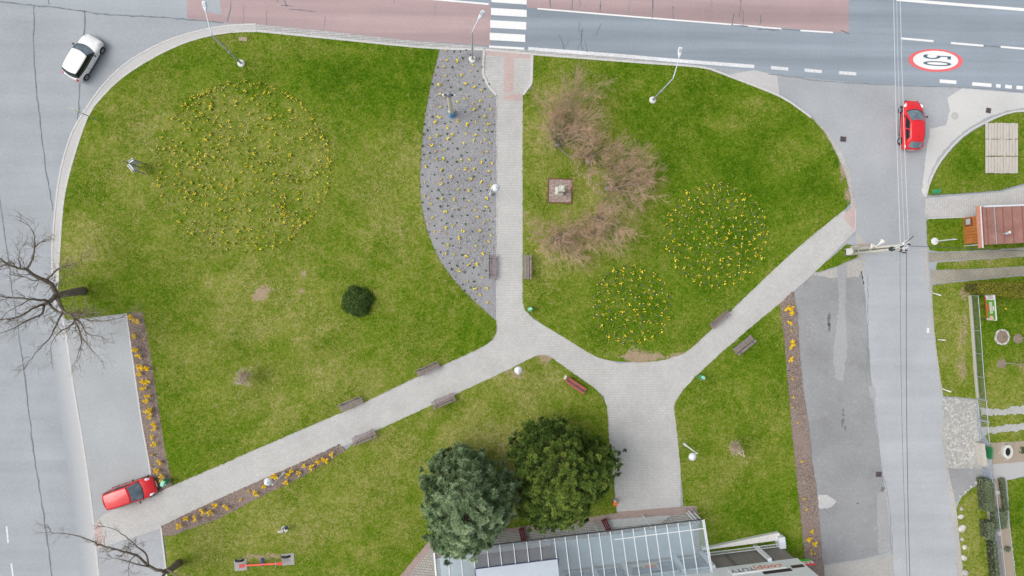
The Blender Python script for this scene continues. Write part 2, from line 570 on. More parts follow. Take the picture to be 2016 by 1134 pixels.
EDGE_S = [(-700, -60), (0, 3), (67, 10), (200, 28), (370, 38), (500, 49), (640, 62), (800, 79), (960, 93), (1050, 99), (1200, 111), (1385, 129), (1512, 145), (1700, 164), (1800, 169), (1900, 172), (2016, 182), (2900, 250)]
ROAD = sheet('road', [(-900, -700), (2900, -700), (2900, 1900), (-900, 1900)], 0.0, M_ROAD, 'pale grey side roads around the park', step=0)
sheet('main_road', [(-700, -640)] + [(2900, -640)] + EDGE_S[::-1], .004, M_MAIN, 'blue grey main road along the top edge')
mr = bpy.data.objects['main_road']
sheet('worn_lane', [(-700, -62), (0, 1), (200, 26), (368, 36), (368, -300), (-700, -300)], .008, M_MAINL, parent=mr)
sheet('red_surface', [(368, -300), (368, 36), (430, 43), (600, 61), (800, 79), (966, 90), (966, 8), (860, -1), (600, -24), (600, -300)], .008, M_PINK, parent=mr)
sheet('red_surface', [(1038, -300), (1038, 15), (1200, 28), (1400, 44), (1500, 52), (1671, 65), (1671, -300)], .008, M_PINK, parent=mr)
# grey repair in the red surface
sheet('asphalt_patch', [(398, -4), (432, -2), (437, 29), (402, 22)], .012, M_MAINL, parent=mr)


def ribbon(name, pts, wpx, z, mat, parent, jit=0.0):
    mb = MB(); W = [P(x, y, z) for x, y in pts]; L, R_ = [], []
    for i, p in enumerate(W):
        t = (W[min(i + 1, len(W) - 1)] - W[max(i - 1, 0)]); t.normalize()
        nrm = Vector((-t.y, t.x, 0)); w = wpx / 25.2 / 2 * (1 + (random.uniform(-jit, jit) if jit else 0))
        off = nrm * (random.uniform(-.03, .03) * (1 if jit else 0))
        L.append(p + nrm * w + off); R_.append(p - nrm * w + off)
    n = len(W)
    mb.add(L + R_, [(i, n + i, n + i + 1, i + 1) for i in range(n - 1)])
    return mb.build(name, mat, parent)


# painted lines
def line(pts, w, mat=M_WHITE, z=.013, name='lane_line', parent=mr):
    return ribbon(name, smooth_line(pts, 40), w, z, mat, parent)


line([(600, -24), (860, -1), (962, 8)], 3.5)
line([(1058, 17), (1250, 33), (1450, 49), (1500, 53)], 3)
line([(1500, 53.5), (1538, 56.5)], 3); line([(1575, 60), (1640, 64)], 3)
line([(1774, 75.5), (1838, 81)], 4); line([(1872, 84.5), (1936, 90)], 4); line([(1970, 92), (2040, 98)], 4); line([(2070, 101), (2140, 107)], 4)
line([(1765, -1), (1900, 10), (2016, 19), (2300, 44)], 6)
line([(1040, 96), (1200, 108), (1340, 120), (1485, 131)], 7, M_WHITEW)
for a, b, y0, y1 in ((1518, 1552, 133, 136), (1584, 1618, 138, 141), (1652, 1686, 143, 145.5)): line([(a, y0), (b, y1)], 6.5, M_WHITEW)
for a, b, y0, y1 in ((1850, 1883, 159.5, 162), (1914, 1952, 165, 168), (1961, 1970, 168.5, 169.5), (1979, 1992, 170, 171.5), (2001, 2014, 172, 173), (2030, 2060, 175, 178)): line([(a, y0), (b, y1)], 7)
ZB = [((969, -12), (1038, -5), 13), ((967.5, 3 - 5), (1037, 3), 12), ((966.5, 22.5), (1037, 26.5), 14), ((965, 47), (1036, 51), 15), ((964, 71.5), (1034, 75.5), 14.5), ((963, 92), (1032, 96), 5)]
for a, b, w in ZB[1:]:
    sheet('crossing_stripe', [(a[0], a[1] - w / 2), (b[0], b[1] - w / 2), (b[0], b[1] + w / 2), (a[0], a[1] + w / 2)], .013, M_WHITE, parent=mr)
sheet('crossing_stripe', [(968, -26), (1037, -22), (1037, -9), (968, -13)], .013, M_WHITE, parent=mr)
for a, b in (((13, 1036), (16, 1069)), ((22, 1109), (28, 1150)), ((34, 1185), (40, 1225))): line([a, b], 3, M_WHITEW, .005, parent=ROAD)


# round speed marking
def ell(cx, cy, rx, ry, tilt, n=56, notch=False):
    out = []
    for i in range(n):
        a = 2 * math.pi * i / n
        x, y = rx * math.cos(a), ry * math.sin(a)
        if notch and -1.05 < a - 2 * math.pi < -.1:
            y *= (.93 if (i // 2) % 2 else .99)
        out.append((cx + x * math.cos(tilt) - y * math.sin(tilt), cy + x * math.sin(tilt) + y * math.cos(tilt)))
    return out


sm = sheet('speed_marking', ell(1842, 119, 54, 22.5, math.radians(2), notch=True), .013, M_REDP, parent=mr)
sm['label'] = 'red ringed white oval with 50 painted on the road'
wf = sheet('white_field', ell(1842, 118.5, 44.5, 18.5, math.radians(2)), .017, M_WHITE, parent=sm)


def text_mesh(body, name, mat, parent, M, extrude=0.0):
    cu = bpy.data.curves.new(name, 'FONT'); cu.body = body; cu.align_x = 'CENTER'; cu.align_y = 'CENTER'; cu.extrude = extrude
    cu.resolution_u = 6
    tmp = bpy.data.objects.new(name, cu); COL.objects.link(tmp)
    bpy.context.view_layer.update()
    me = bpy.data.meshes.new_from_object(tmp.evaluated_get(bpy.context.evaluated_depsgraph_get()))
    bpy.data.objects.remove(tmp)
    me.transform(M); me.materials.clear(); me.materials.append(mat)
    return link(name, me, parent)


for ch, cy in (('5', 112.5), ('0', 125)):
    c = P(1842, cy, .021)
    M = Matrix.Translation(c) @ Matrix.Rotation(math.radians(-92), 4, 'Z') @ Matrix.Diagonal((.86, 3.35, 1, 1))
    text_mesh(ch, 'digit', M_DIGIT, sm, M)


def crack(pts, w, mat=M_TAR, parent=ROAD, z=.016):
    den = smooth_line(pts, 10)
    den = [(x + random.gauss(0, .55), y + random.gauss(0, .55)) for x, y in den]
    return ribbon('tar_seam', den, w * .85, z, mat, parent, .6)


crack([(-300, -28), (0, 4), (67, 11), (130, 17), (200, 28), (290, 33), (370, 38), (440, 44)], 2.4, parent=mr)
crack([(66, 12), (67, 117), (72, 183), (80, 250), (90, 333), (98, 378), (103, 415)], 1.9)
crack([(166, 20), (165, 65), (158, 150), (153, 235)], 2.2)
crack([(-60, 150), (-20, 300), (0, 398), (13, 488), (22, 558), (30, 611), (42, 695), (50, 756), (67, 896), (83, 996), (100, 1119), (115, 1200)], 2.0)
crack([(96, -60), (96, 8)], 1.6, parent=mr)
for L in ([(1101, 68), (1108, 84), (1110, 98)], [(1121, 77), (1112, 93)], [(1140, 42), (1141, 67)], [(1146, 57), (1143, 83), (1136, 98)], [(1143, 83), (1147, 97)], [(1152, 79), (1156, 103)], [(1184, 46), (1173, 71)],
          [(1084, -20), (1084, 16)], [(1128, -20), (1125, 18)], [(1142, -15), (1142, 13)], [(1183, -20), (1181, 24)], [(1287, -25), (1284, 36)], [(1326, 12), (1325, 37)], [(1461, -10), (1455, 33)], [(1446, 26), (1441, 50)], [(1463, 18), (1464, 50)], [(1498, 30), (1496, 50)], [(1440, 49), (1472, 52)], [(1490, 57), (1535, 59)],
          [(453, -10), (455, 8), (448, 42)], [(545, -10), (547, 6)], [(558, -5), (564, 12)], [(553, 10), (578, 13)], [(570, 17), (600, 20), (622, 23)], [(775, -8), (776, 6)], [(1655, 60), (1672, 66)], [(1540, 57), (1575, 60)], [(1936, 90), (1968, 92)]):
    crack(L, 1.9, parent=mr, z=.017)
crack([(1512, 145), (1560, 151), (1585, 156), (1640, 161), (1700, 165), (1800, 169), (1900, 172), (2016, 182)], 1.3, M_TARF, mr)
for L in ([(480, 12), (478, 48)], [(525, 20), (524, 50)], [(858, 10), (857, 30)], [(640, 30), (637, 62)], [(1240, -10), (1238, 28)], [(1400, -5), (1397, 42)]): crack(L, .9, M_TARF, mr, .018)
for L in ([(1710, 540), (1708, 640), (1712, 740)], [(1700, 672), (1708, 690), (1706, 756)], [(1722, 784), (1728, 850), (1737, 930), (1748, 975), (1758, 1090)]): crack(L, 1.1, M_TARF, ROAD)

# junction and parking surfaces
sheet('junction_surface', [(1512, 146), (1580, 156), (1700, 166), (1800, 171), (1900, 174), (2100, 190), (2100, 230), (1950, 232), (1880, 280), (1840, 345), (1822, 395), (1824, 490), (1830, 560), (1700, 560), (1690, 510), (1683, 455), (1675, 390), (1655, 320), (1598, 232), (1545, 195)], .004, M_OLD2, 'stained asphalt of the side road mouth', rough_edge=.02)
sheet('right_road', [(1692, 512), (1702, 560), (1708, 640), (1715, 740), (1725, 840), (1737, 930), (1747, 1000), (1758, 1092), (1768, 1230), (1905, 1230), (1893, 1134), (1882, 1000), (1868, 930), (1858, 820), (1853, 760), (1840, 660), (1830, 560), (1825, 490), (1700, 490)], .005, asphalt('right road asphalt', (.405, .425, .442), streak=.07, rot=math.radians(86), patch=.08, grain=.14, stain=.25, stainc=(.34, .37, .40)), 'pale worn asphalt of the right road', rough_edge=.03)
sheet('concrete_apron', [(1895, 174), (2016, 184), (2300, 205), (2300, 225), (2016, 213), (1985, 217), (1945, 230), (1905, 253), (1875, 277), (1845, 313), (1829, 347), (1820, 385), (1815, 378), (1822, 310), (1832, 253), (1862, 247), (1870, 217), (1865, 193)], .008, M_CONC, 'pale concrete apron at the corner verge', rough_edge=.025)
sheet('bus_bay_edge', [(1484, 138), (1530, 148), (1535, 190), (1500, 174), (1430, 148)], .008, M_GUT, 'pale concrete wedge beside the main road kerb')
PKL = sheet('parking_bay', [(122, 618), (250, 612), (264, 730), (279, 835), (291, 900), (298, 945), (306, 978), (205, 1025), (184, 1032), (173, 943), (160, 856), (143, 756), (132, 680)], .004, M_PARK, 'smooth pale parking bay beside the left road')
sheet('parking_bay', [(190, 1078), (316, 1036), (322, 1085), (330, 1150), (340, 1230), (212, 1230), (196, 1134)], .006, M_OLD2, 'mottled grey parking bay below the diagonal path')
DE = np.array([(112, 600), (128, 650), (143, 756), (160, 856), (173, 943), (184, 1030), (194, 1134), (206, 1230)], float)
_ex, _ey = PXY(DE[:, 0], DE[:, 1])
def dust_f(x, y):
    o_ = np.argsort(_ey); xr = np.interp(y, _ey[o_], _ex[o_])
    return np.clip(1 - (xr - x) / 1.35, 0, 1)
_t = NT('dusty road edge'); _f = _t.math('ADD', _t.attr('rnd'), _t.math('MULTIPLY', _t.math('SUBTRACT', _t.noise(3, 5, .7), .5), .5))
_c = _t.ramp(_f, [(.05, (.342, .368, .392)), (.9, (.48, .49, .495))]); _t.col(_t.mix(1.0, _c, _t.ramp(_t.noise(28, 3, .8), [(.25, (.86,) * 3), (.75, (1.14,) * 3)]), 'MULTIPLY')).set(Roughness=.85)
sheet('dusty_edge', [(100, 640), (126, 640), (142, 756), (159, 856), (172, 943), (183, 1030), (193, 1134), (205, 1230), (170, 1230), (158, 1134), (148, 1030), (137, 943), (124, 856), (107, 756)], .003, _t.m, 'pale dusty strip along the road edge', step=.35, attrs={'rnd': dust_f})
OLDP = sheet('old_parking', [(1562, 572), (1600, 540), (1650, 526), (1692, 512), (1702, 560), (1708, 640), (1715, 740), (1725, 840), (1737, 930), (1747, 1000), (1756, 1085), (1700, 1100), (1622, 1112), (1612, 1020), (1607, 960), (1597, 900), (1590, 830), (1580, 760), (1573, 640)], .004, M_OLD, 'cracked old asphalt parking strip', rough_edge=.02)
sheet('pale_patch', [(1611, 975), (1617, 974), (1629, 975), (1638, 980), (1646, 988), (1641, 993), (1636, 998), (1627, 1001), (1618, 1001), (1612, 999)], .009, asphalt('bleached patch', (.50, .50, .495), patch=.12, grain=.3), parent=OLDP, rough_edge=.03)
M_OIL = plain('oil stain', (.17, .17, .175), .7, .5, 6)
for cx, cy, rx, ry in ((1632, 628, 4, 13), (1633, 645, 3, 8), (1660, 808, 2, 3.5), (1660, 816, 2.4, 4), (1659, 832, 3, 9), (1664, 843, 2, 6), (1689, 991, 3, 2), (1738, 963, 4, 5)):
    sheet('oil_stain', ell(cx, cy, rx, ry, .1, 14), .009, M_OIL, parent=OLDP, rough_edge=.03)
WZ = .0062
M_OLDR = asphalt('rubbed asphalt', (.27, .27, .275), patch=.2, grain=.4)
for poly in ([(1583, 640), (1592, 628), (1604, 632), (1606, 660), (1602, 692), (1590, 690), (1583, 668)], [(1636, 985), (1612, 965), (1640, 972), (1658, 974)], [(1600, 655), (1608, 690), (1600, 705), (1586, 693)]):
    sheet('worn_patch', poly, WZ, M_OLDR, parent=OLDP, rough_edge=.03); WZ += .0006
M_OLDL = asphalt('light asphalt patch', (.35, .355, .36), patch=.1, grain=.2)
for poly in ([(1648, 520), (1668, 515), (1664, 600), (1668, 690), (1660, 750), (1644, 745), (1640, 690), (1652, 600)], [(1728, 970), (1745, 968), (1754, 1085), (1730, 1090), (1726, 1010)], [(1710, 760), (1722, 760), (1726, 784), (1714, 784)]):
    sheet('light_patch', poly, .0075, M_OLDL, parent=OLDP, rough_edge=.03)
sheet('gritty_verge', [(1600, 540), (1650, 526), (1692, 508), (1684, 455), (1700, 470), (1704, 520), (1690, 545), (1640, 548)], .006, M_GRIT, 'gritty verge around the utility pole', rough_edge=.04)
sheet('gritty_edge', [(1598, 229), (1632, 262), (1660, 310), (1676, 350), (1684, 400), (1678, 404), (1670, 380), (1655, 320), (1632, 275)], .03, M_GRIT, 'crumbled gritty edge of the right lawn', rough_edge=.05, thick=.05)
sheet('shop_yard', [(1622, 1114), (1700, 1102), (1758, 1090), (1764, 1230), (1610, 1230)], .007, pavers('yard pavers', (.5, .49, .46), (.44, .43, .41), (.3, .29, .27), math.radians(7), .2, .1, .012), 'small pale paved yard beside the shop corner')
sheet('gritty_kerb_strip', [(1824, 490), (1828, 540), (1834, 600), (1840, 650), (1848, 712), (1856, 765), (1853, 785), (1842, 700), (1832, 620), (1824, 540), (1818, 500)], .006, M_GRIT, 'gritty strip between right road and verge', rough_edge=.03)
sheet('gritty_kerb_strip', [(1858, 790), (1864, 900), (1874, 960), (1882, 1000), (1888, 1060), (1897, 1140), (1905, 1230), (1893, 1230), (1882, 1110), (1874, 1010), (1864, 950), (1854, 850)], .006, M_GRIT, 'gritty strip along the lower right road edge', rough_edge=.03)
sheet('stone_apron', [(1855, 783), (1890, 784), (1921, 790), (1926, 850), (1932, 922), (1870, 922), (1862, 870)], .03, M_STONEY, 'crazy paved stone apron in front of the garden gate', thick=.05, rough_edge=.03)
sheet('asphalt_apron', [(1866, 920), (1936, 920), (1940, 944), (1915, 958), (1893, 976), (1882, 992), (1872, 950)], .008, M_OLD, 'grey asphalt apron at the garden gate')

# ------------------------------------------------------------------ footpaths
ZP = .06
FP = sheet('footpath', [(976, 180), (1031, 180), (1031, 605), (1050, 628), (1170, 695), (1220, 716), (1360, 690), (1420, 640), (1440, 660), (1340, 780), (1340, 1000), (1300, 1030), (1190, 1040), (1190, 780), (1100, 720), (1060, 706), (1010, 730), (930, 700), (976, 640)], ZP, M_PAV, 'pale paved footpath down the middle to the shop', thick=.1)
sheet('footpath', [(1010, 640), (1062, 704), (900, 778), (700, 868), (500, 956), (330, 1036), (188, 1082), (184, 1032), (205, 1012), (305, 970), (345, 945), (500, 880), (700, 798), (900, 700)], ZP + .005, M_PAVL, 'long diagonal paved path to the left road', thick=.1)
sheet('footpath', [(1300, 700), (1356, 684), (1420, 624), (1540, 509), (1600, 456), (1660, 408), (1684, 455), (1600, 541), (1530, 603), (1420, 694), (1370, 745), (1330, 780)], ZP + .005, M_PAVR, 'diagonal paved path to the right road', thick=.1)
PZ = sheet('crossing_plaza', [(954, 98), (1047, 106), (1044, 172), (1030, 188), (976, 188), (953, 153)], ZP + .003, M_PAV, 'paved landing in front of the zebra crossing', thick=.1)
sheet('pink_band', [(955, 100), (1046, 107), (1046, 116), (1012, 113.5), (1011, 182), (991, 182), (993, 112), (955, 108)], ZP + .008, M_PAVP, parent=PZ)
sheet('pink_band', [(991, 186), (1027, 186), (1027, 198), (991, 197)], ZP + .009, M_PAVP, parent=FP)
sheet('pink_band', [(1684, 454), (1684, 401), (1658, 426), (1676, 448)], ZP + .01, M_PAVP, parent=bpy.data.objects['footpath.002'])
sheet('pink_band', [(186, 1034), (198, 1026), (205, 1062), (197, 1078), (190, 1080)], ZP + .01, M_PAVP, parent=bpy.data.objects['footpath.001'])
SHOPP = sheet('shop_pavement', [(1216, 1012), (1345, 1003), (1372, 996), (1400, 1085), (1400, 1160), (760, 1240), (740, 1200), (845, 1062), (940, 1044), (1060, 1030)], .054, M_PAVB, 'grey brown block paving in front of the shop', thick=.1)
sheet('pink_band', [(1212, 1008), (1346, 997), (1372, 994), (1376, 1010), (1216, 1022), (1120, 1036), (985, 1050), (980, 1036), (1110, 1024)], .066, M_PAVBP, parent=SHOPP)
sheet('pink_band', [(845, 1060), (858, 1066), (790, 1150), (750, 1210), (735, 1200)], .066, M_PAVBP, parent=SHOPP)
sheet('garden_walk', [(1822, 390), (1900, 384), (1970, 378), (2016, 366), (2200, 330), (2200, 420), (1990, 424), (1920, 425), (1822, 428)], .05, pavers('walk pavers', (.55, .545, .53), (.49, .485, .475), (.37, .36, .35), math.radians(92), .2, .2, .014), 'pale paved walk leading right past the hut', thick=.06)
GW = sheet('grid_walk', [(1828, 497), (1900, 496), (2016, 489), (2200, 480), (2200, 498), (2016, 504), (1900, 511), (1829, 516)], .03, M_GRID, 'upper wheel track of perforated pavers', thick=.04)
sheet('grid_walk', [(1832, 532), (1900, 531), (2016, 525), (2200, 518), (2200, 535), (2016, 541), (1900, 552), (1834, 560)], .03, M_GRID, 'lower wheel track of perforated pavers', thick=.04)

# ------------------------------------------------------------------ lawns
ZL = .1
ARC_IN = [(114, 560), (114, 530), (117, 490), (120, 440), (127, 378), (147, 300), (173, 227), (200, 190), (233, 157), (267, 133), (300, 113), (333, 96), (367, 82), (400, 72), (433, 65.5), (470, 61.5), (504, 61)]
NORTH = [(560, 66), (640, 74), (720, 82), (800, 90), (866, 95)]
BED_W = [(866, 95), (856, 135), (846, 175), (837, 225), (831, 280), (827, 340), (828, 385), (835, 430), (845, 465), (862, 505), (885, 540), (915, 575), (945, 603), (977, 632)]
LA = smooth_line(ARC_IN, 10) + NORTH + smooth_line(BED_W, 10)[1:] + smooth_line([(977.5, 640), (977, 655), (970, 668), (955, 680), (900, 706), (800, 752), (700, 800), (600, 843), (500, 886), (400, 930), (339, 956)], 30) + [(334, 925), (325, 885), (312, 800), (300, 720), (286, 640), (279, 614), (247, 617), (180, 624), (130, 630), (118, 600)]
LB = smooth_line([(680, 888), (700, 868), (800, 821), (900, 775), (1000, 728), (1040, 708), (1058, 700), (1076, 699), (1090, 707), (1110, 722), (1150, 750), (1175, 768), (1189, 785), (1195, 802), (1200, 880), (1207, 940), (1214, 1010)], 25) + [(1110, 1026), (985, 1042), (935, 1046), (846, 1062), (790, 1130), (735, 1205), (720, 1240), (345, 1240), (330, 1134), (324, 1056), (345, 1053), (430, 1022), (500, 985), (600, 936)]
LC = [(1050, 108), (1120, 113), (1250, 123), (1340, 130)] + smooth_line([(1385, 134), (1430, 150), (1490, 172), (1545, 196), (1598, 233), (1630, 272), (1654, 320), (1667, 355), (1673, 385), (1674, 400)], 12) + smooth_line([(1664, 411), (1600, 463), (1540, 515), (1480, 572), (1420, 630), (1365, 682), (1345, 697), (1310, 708), (1270, 713), (1220, 712), (1180, 705), (1160, 695), (1120, 670), (1070, 640), (1045, 622), (1033, 610), (1029, 596)], 20) + [(1029, 400), (1029, 250), (1029.5, 187), (1046, 174)]
LD = smooth_line([(1327, 802), (1330, 790), (1345, 768), (1370, 741), (1420, 695), (1480, 643), (1535, 598)], 20) + [(1545, 680), (1552, 770), (1560, 860), (1570, 960), (1580, 1060), (1586, 1112), (1600, 1230), (1385, 1230), (1375, 1010), (1372, 996), (1346, 996), (1341, 930), (1335, 870), (1330, 825)]
LE = smooth_line([(2300, 228), (2100, 222), (2016, 221), (1985, 225), (1950, 240), (1905, 266), (1870, 300), (1845, 335), (1830, 370), (1826, 384)], 14) + [(1900, 380), (1970, 374), (2016, 361), (2200, 326), (2300, 300)]
LG = [(1825, 434), (1830, 431), (1925, 427), (2016, 424), (2200, 418), (2200, 478), (2016, 487), (1930, 493), (1850, 495), (1832, 493), (1826, 480)]
LG2 = [(1845, 517), (1900, 513), (2016, 505), (2200, 500), (2200, 517), (2016, 524), (1900, 530), (1843, 531)]
LH = [(1836, 562), (1870, 557), (1920, 552), (2016, 543), (2200, 537), (2200, 570), (1912, 583), (1915, 650), (1921, 740), (1924, 786), (1892, 782), (1858, 780), (1852, 740), (1844, 685), (1838, 620)]
LJ = [(1912, 583), (2200, 565), (2200, 870), (1948, 872), (1935, 850), (1926, 786), (1921, 740), (1915, 650)]
LI = [(1884, 1000), (1893, 980), (1914, 962), (1938, 948), (1942, 1000), (1948, 1060), (1956, 1134), (1965, 1230), (1908, 1230), (1898, 1134), (1890, 1060)]
LK = [(1984, 946), (2016, 940), (2200, 925), (2200, 1230), (2012, 1230), (1999, 1134), (1991, 1050)]
TRI = [(1600, 537), (1640, 505), (1668, 480), (1680, 484), (1689, 493), (1688, 506), (1650, 523), (1620, 533)]
LAWNS = [('lawn', LA, ZL, 'large mown lawn with the wide daffodil circle', 1.0), ('lawn', LB, ZL, 'mown lawn with two conifers above the shop', 1.0),
         ('lawn', LC, ZL, 'mown lawn with reddish shrubs and two daffodil rounds', 1.0), ('lawn', LD, ZL, 'narrow lawn between path and right mulch bed', 1.0),
         ('lawn', LE, ZL, 'rounded corner lawn with the plank deck', .9), ('lawn', LG, .055, 'small lawn beside the rusty roofed hut', .9), ('lawn', LG2, .035, 'patchy grass strip between wheel tracks', .7),
         ('lawn', LH, .05, 'patchy roadside verge outside the garden fence', .8), ('lawn', LJ, .06, 'garden lawn behind the wire fence', .9),
         ('lawn', LI, .05, 'verge lawn edged with white stones', .9), ('lawn', LK, .06, 'garden lawn at the lower right corner', .9), ('lawn', TRI, .06, 'little grass triangle at the foot of the pole', .9)]
tx, ty, tz = [], [], []
EXCL = []   # filled: polygons without tufts
for nm, poly, z, lab, dens in LAWNS:
    sheet(nm, poly, z, M_LAWN, lab, step=.45, thick=.12, bump=.008, attrs=LAT, rough_edge=.014)
    W = np.array(w2(poly, z)); lo, hi = W.min(0), W.max(0)
    lo = np.maximum(lo, (-42, -27)); hi = np.minimum(hi, (48, 27))
    n = int(max(0, (hi[0] - lo[0]) * (hi[1] - lo[1])) * 210 * dens)
    x = RNG.uniform(lo[0], hi[0], n); y = RNG.uniform(lo[1], hi[1], n)
    k = inside(x, y, W); x, y = x[k], y[k]
    k = RNG.uniform(0, 1, len(x)) > BARE(x, y) * 1.15
    tx.append(x[k]); ty.append(y[k]); tz.append(np.full(k.sum(), z))
tx, ty, tz = map(np.concatenate, (tx, ty, tz))
n = len(tx)
az = RNG.uniform(0, 2 * np.pi, n); ln = RNG.uniform(.05, .14, n); wd = RNG.uniform(.014, .034, n); up = RNG.uniform(.012, .05, n)
dx, dy = np.cos(az), np.sin(az)
V = np.empty((n, 3, 3))
V[:, 0] = np.c_[tx - dy * wd, ty + dx * wd, tz - .008]
V[:, 1] = np.c_[tx + dy * wd, ty - dx * wd, tz - .008]
V[:, 2] = np.c_[tx + dx * ln, ty + dy * ln, tz + up]
at = {k: np.repeat(f(tx, ty), 3) for k, f in (('dry', DRY), ('lush', LUSH), ('bare', BARE))}
at['bare'] *= .3
at['rnd'] = np.repeat(RNG.uniform(0, 1, n), 3)
tag(link('grass', arrmesh('grass', V.reshape(-1, 3), np.arange(3 * n).reshape(-1, 3), M_LAWN, at)), 'short grass blades over all the lawns', 'grass', None, 'stuff')


# ------------------------------------------------------------------ beds: mulch and gravel with loose pieces
def scatter_chips(name, poly, z, dens, mat, lo_s, hi_s, label, flat=.35, parent=None):
    W = np.array(w2(poly, z)); lo, hi = W.min(0), W.max(0)
    lo = np.maximum(lo, (-42, -27)); hi = np.minimum(hi, (48, 27))
    n = int((hi[0] - lo[0]) * (hi[1] - lo[1]) * dens)
    x = RNG.uniform(lo[0], hi[0], n); y = RNG.uniform(lo[1], hi[1], n)
    k = inside(x, y, W); x, y = x[k], y[k]; n = len(x)
    s = RNG.uniform(lo_s, hi_s, n); a = RNG.uniform(0, 6.28, n)
    V = np.empty((n, 4, 3)); el = RNG.uniform(.5, 1.2, n)
    for j in range(3):
        aa = a + j * 2.094 + RNG.uniform(-.3, .3, n)
        V[:, j] = np.c_[x + np.cos(aa) * s * (el if j else 1), y + np.sin(aa) * s * el, np.full(n, z - .004)]
    V[:, 3] = np.c_[x + RNG.normal(0, .2, n) * s, y + RNG.normal(0, .2, n) * s, z + s * flat * RNG.uniform(.5, 1.6, n)]
    b = np.arange(n)[:, None] * 4
    F = np.concatenate([b + np.array(q) for q in ((0, 1, 3), (1, 2, 3), (2, 0, 3))])
    o = link(name, arrmesh(name, V.reshape(-1, 3), F, mat, {'rnd': np.repeat(RNG.uniform(0, 1, n), 4)}), parent)
    o['kind'] = 'stuff'
    if not parent: o['label'] = label
    return o


BEDL = [(247, 617), (279, 614), (286, 640), (300, 720), (312, 800), (325, 885), (334, 925), (339, 956), (306, 972), (298, 945), (291, 900), (279, 835), (264, 730)]
BEDD = [(316, 1036), (330, 1030), (400, 996), (500, 951), (600, 907), (668, 874), (680, 888), (600, 936), (500, 985), (430, 1022), (345, 1053), (326, 1058), (320, 1052)]
BEDR = [(1535, 598), (1562, 573), (1570, 620), (1575, 700), (1580, 760), (1590, 830), (1597, 900), (1607, 960), (1612, 1020), (1618, 1080), (1624, 1140), (1640, 1230), (1600, 1230), (1586, 1112), (1580, 1060), (1570, 960), (1560, 860), (1552, 770), (1545, 680)]
for poly, lab in ((BEDL, 'bark mulch bed beside the left parking bay'), (BEDD, 'diagonal bark mulch bed below the path'), (BEDR, 'long bark mulch bed along the old parking strip')):
    sheet('mulch_bed', poly, .085, M_MULCH, lab, step=.5, thick=.1, bump=.012, attrs={'rnd': RND}, rough_edge=.03)
    scatter_chips('bark_chips', poly, .09, 420, M_MULCH, .02, .065, 'loose chips on the ' + lab)
GRAV = smooth_line(BED_W, 10) + [(978, 600), (978, 186), (952, 153), (953, 98)]
sheet('gravel_bed', GRAV, .08, M_GRAVEL, 'curved grey gravel bed left of the middle path', step=.6, thick=.1, bump=.008, attrs={'rnd': RND})
scatter_chips('gravel', GRAV, .085, 480, M_GRAVEL, .015, .045, 'loose grey stones on the curved gravel bed')
sheet('soil_bed', [(1950, 872), (2016, 868), (2200, 860), (2200, 905), (2016, 909), (1955, 914)], .075, M_SOIL, 'brown garden soil bed behind the gate', step=.4, bump=.01, attrs={'rnd': RND}, thick=.1)
sheet('soil_bed', [(1956, 944), (1980, 942), (1987, 1050), (1996, 1134), (2010, 1230), (1984, 1230), (1974, 1134), (1964, 1030)], .075, M_SOIL, 'narrow brown soil bed along the lower fence', step=.4, bump=.01, attrs={'rnd': RND}, thick=.1)
M_GPATH = chips_mat('path grit', [(.15, (.3, .3, .3)), (.5, (.44, .44, .44)), (.9, (.6, .6, .59))], 14)
sheet('garden_path', [(1955, 914), (2016, 909), (2200, 905), (2200, 926), (2016, 938), (1985, 945), (1957, 944)], .065, M_GPATH, 'pale grit path from the garden gate', attrs={'rnd': RND}, rough_edge=.04)
sheet('wheel_track', [(1930, 802), (1960, 806), (2016, 799), (2200, 790), (2200, 806), (2016, 814), (1960, 819), (1932, 817)], .075, M_GPATH, 'upper gravel wheel track across the garden lawn', attrs={'rnd': RND}, step=.5, rough_edge=.06)
sheet('wheel_track', [(1932, 840), (1960, 840), (2016, 833), (2200, 824), (2200, 838), (2016, 846), (1960, 853), (1936, 856)], .075, M_GPATH, 'lower gravel wheel track across the garden lawn', attrs={'rnd': RND}, step=.5, rough_edge=.06)

# ------------------------------------------------------------------ kerbs
KS = {}


def kerb(pts, w, ztop, label, stone=1.0, mat=M_KERB, z0=-.05, gap=.012):
    line_ = [P(x, y, ztop) for x, y in smooth_line(pts, 12)]
    d = [0.0]
    for a, b in zip(line_, line_[1:]): d.append(d[-1] + (b - a).length)
    def at_(s):
        for i in range(len(d) - 1):
            if d[i + 1] >= s:
                return line_[i].lerp(line_[i + 1], (s - d[i]) / max(1e-6, d[i + 1] - d[i]))
        return line_[-1]
    n = max(1, round(d[-1] / stone)); seg = d[-1] / n
    pts_ = [at_(i * seg) for i in range(n + 1)]
    base = MB()
    for a, b in zip(pts_, pts_[1:]):
        base.beam(a - Vector((0, 0, .06)), b - Vector((0, 0, .06)), w * .8, .08)
    root = base.build('kerb', plain('kerb bed', (.34, .33, .31)) if 'kerb bed' not in MATS else MATS['kerb bed'])
    tag(root, label, None, None, 'structure')
    key = (round(w, 3), round(ztop - z0, 3))
    if key not in KS:
        b = MB(); b.box((0, 0, 0), (1, w, ztop - z0)); me = b.mesh('kerb_stone', mat); KS[key] = me
    for a, b in zip(pts_, pts_[1:]):
        o = link('kerb_stone', KS[key], root)
        m_ = (a + b) / 2; dd = b - a
        o.location = (m_.x, m_.y, (ztop + z0) / 2 + random.uniform(-.004, .004)); o.rotation_euler = (0, 0, math.atan2(dd.y, dd.x))
        o.scale = (max(.05, dd.length - gap), 1, 1)
    return root


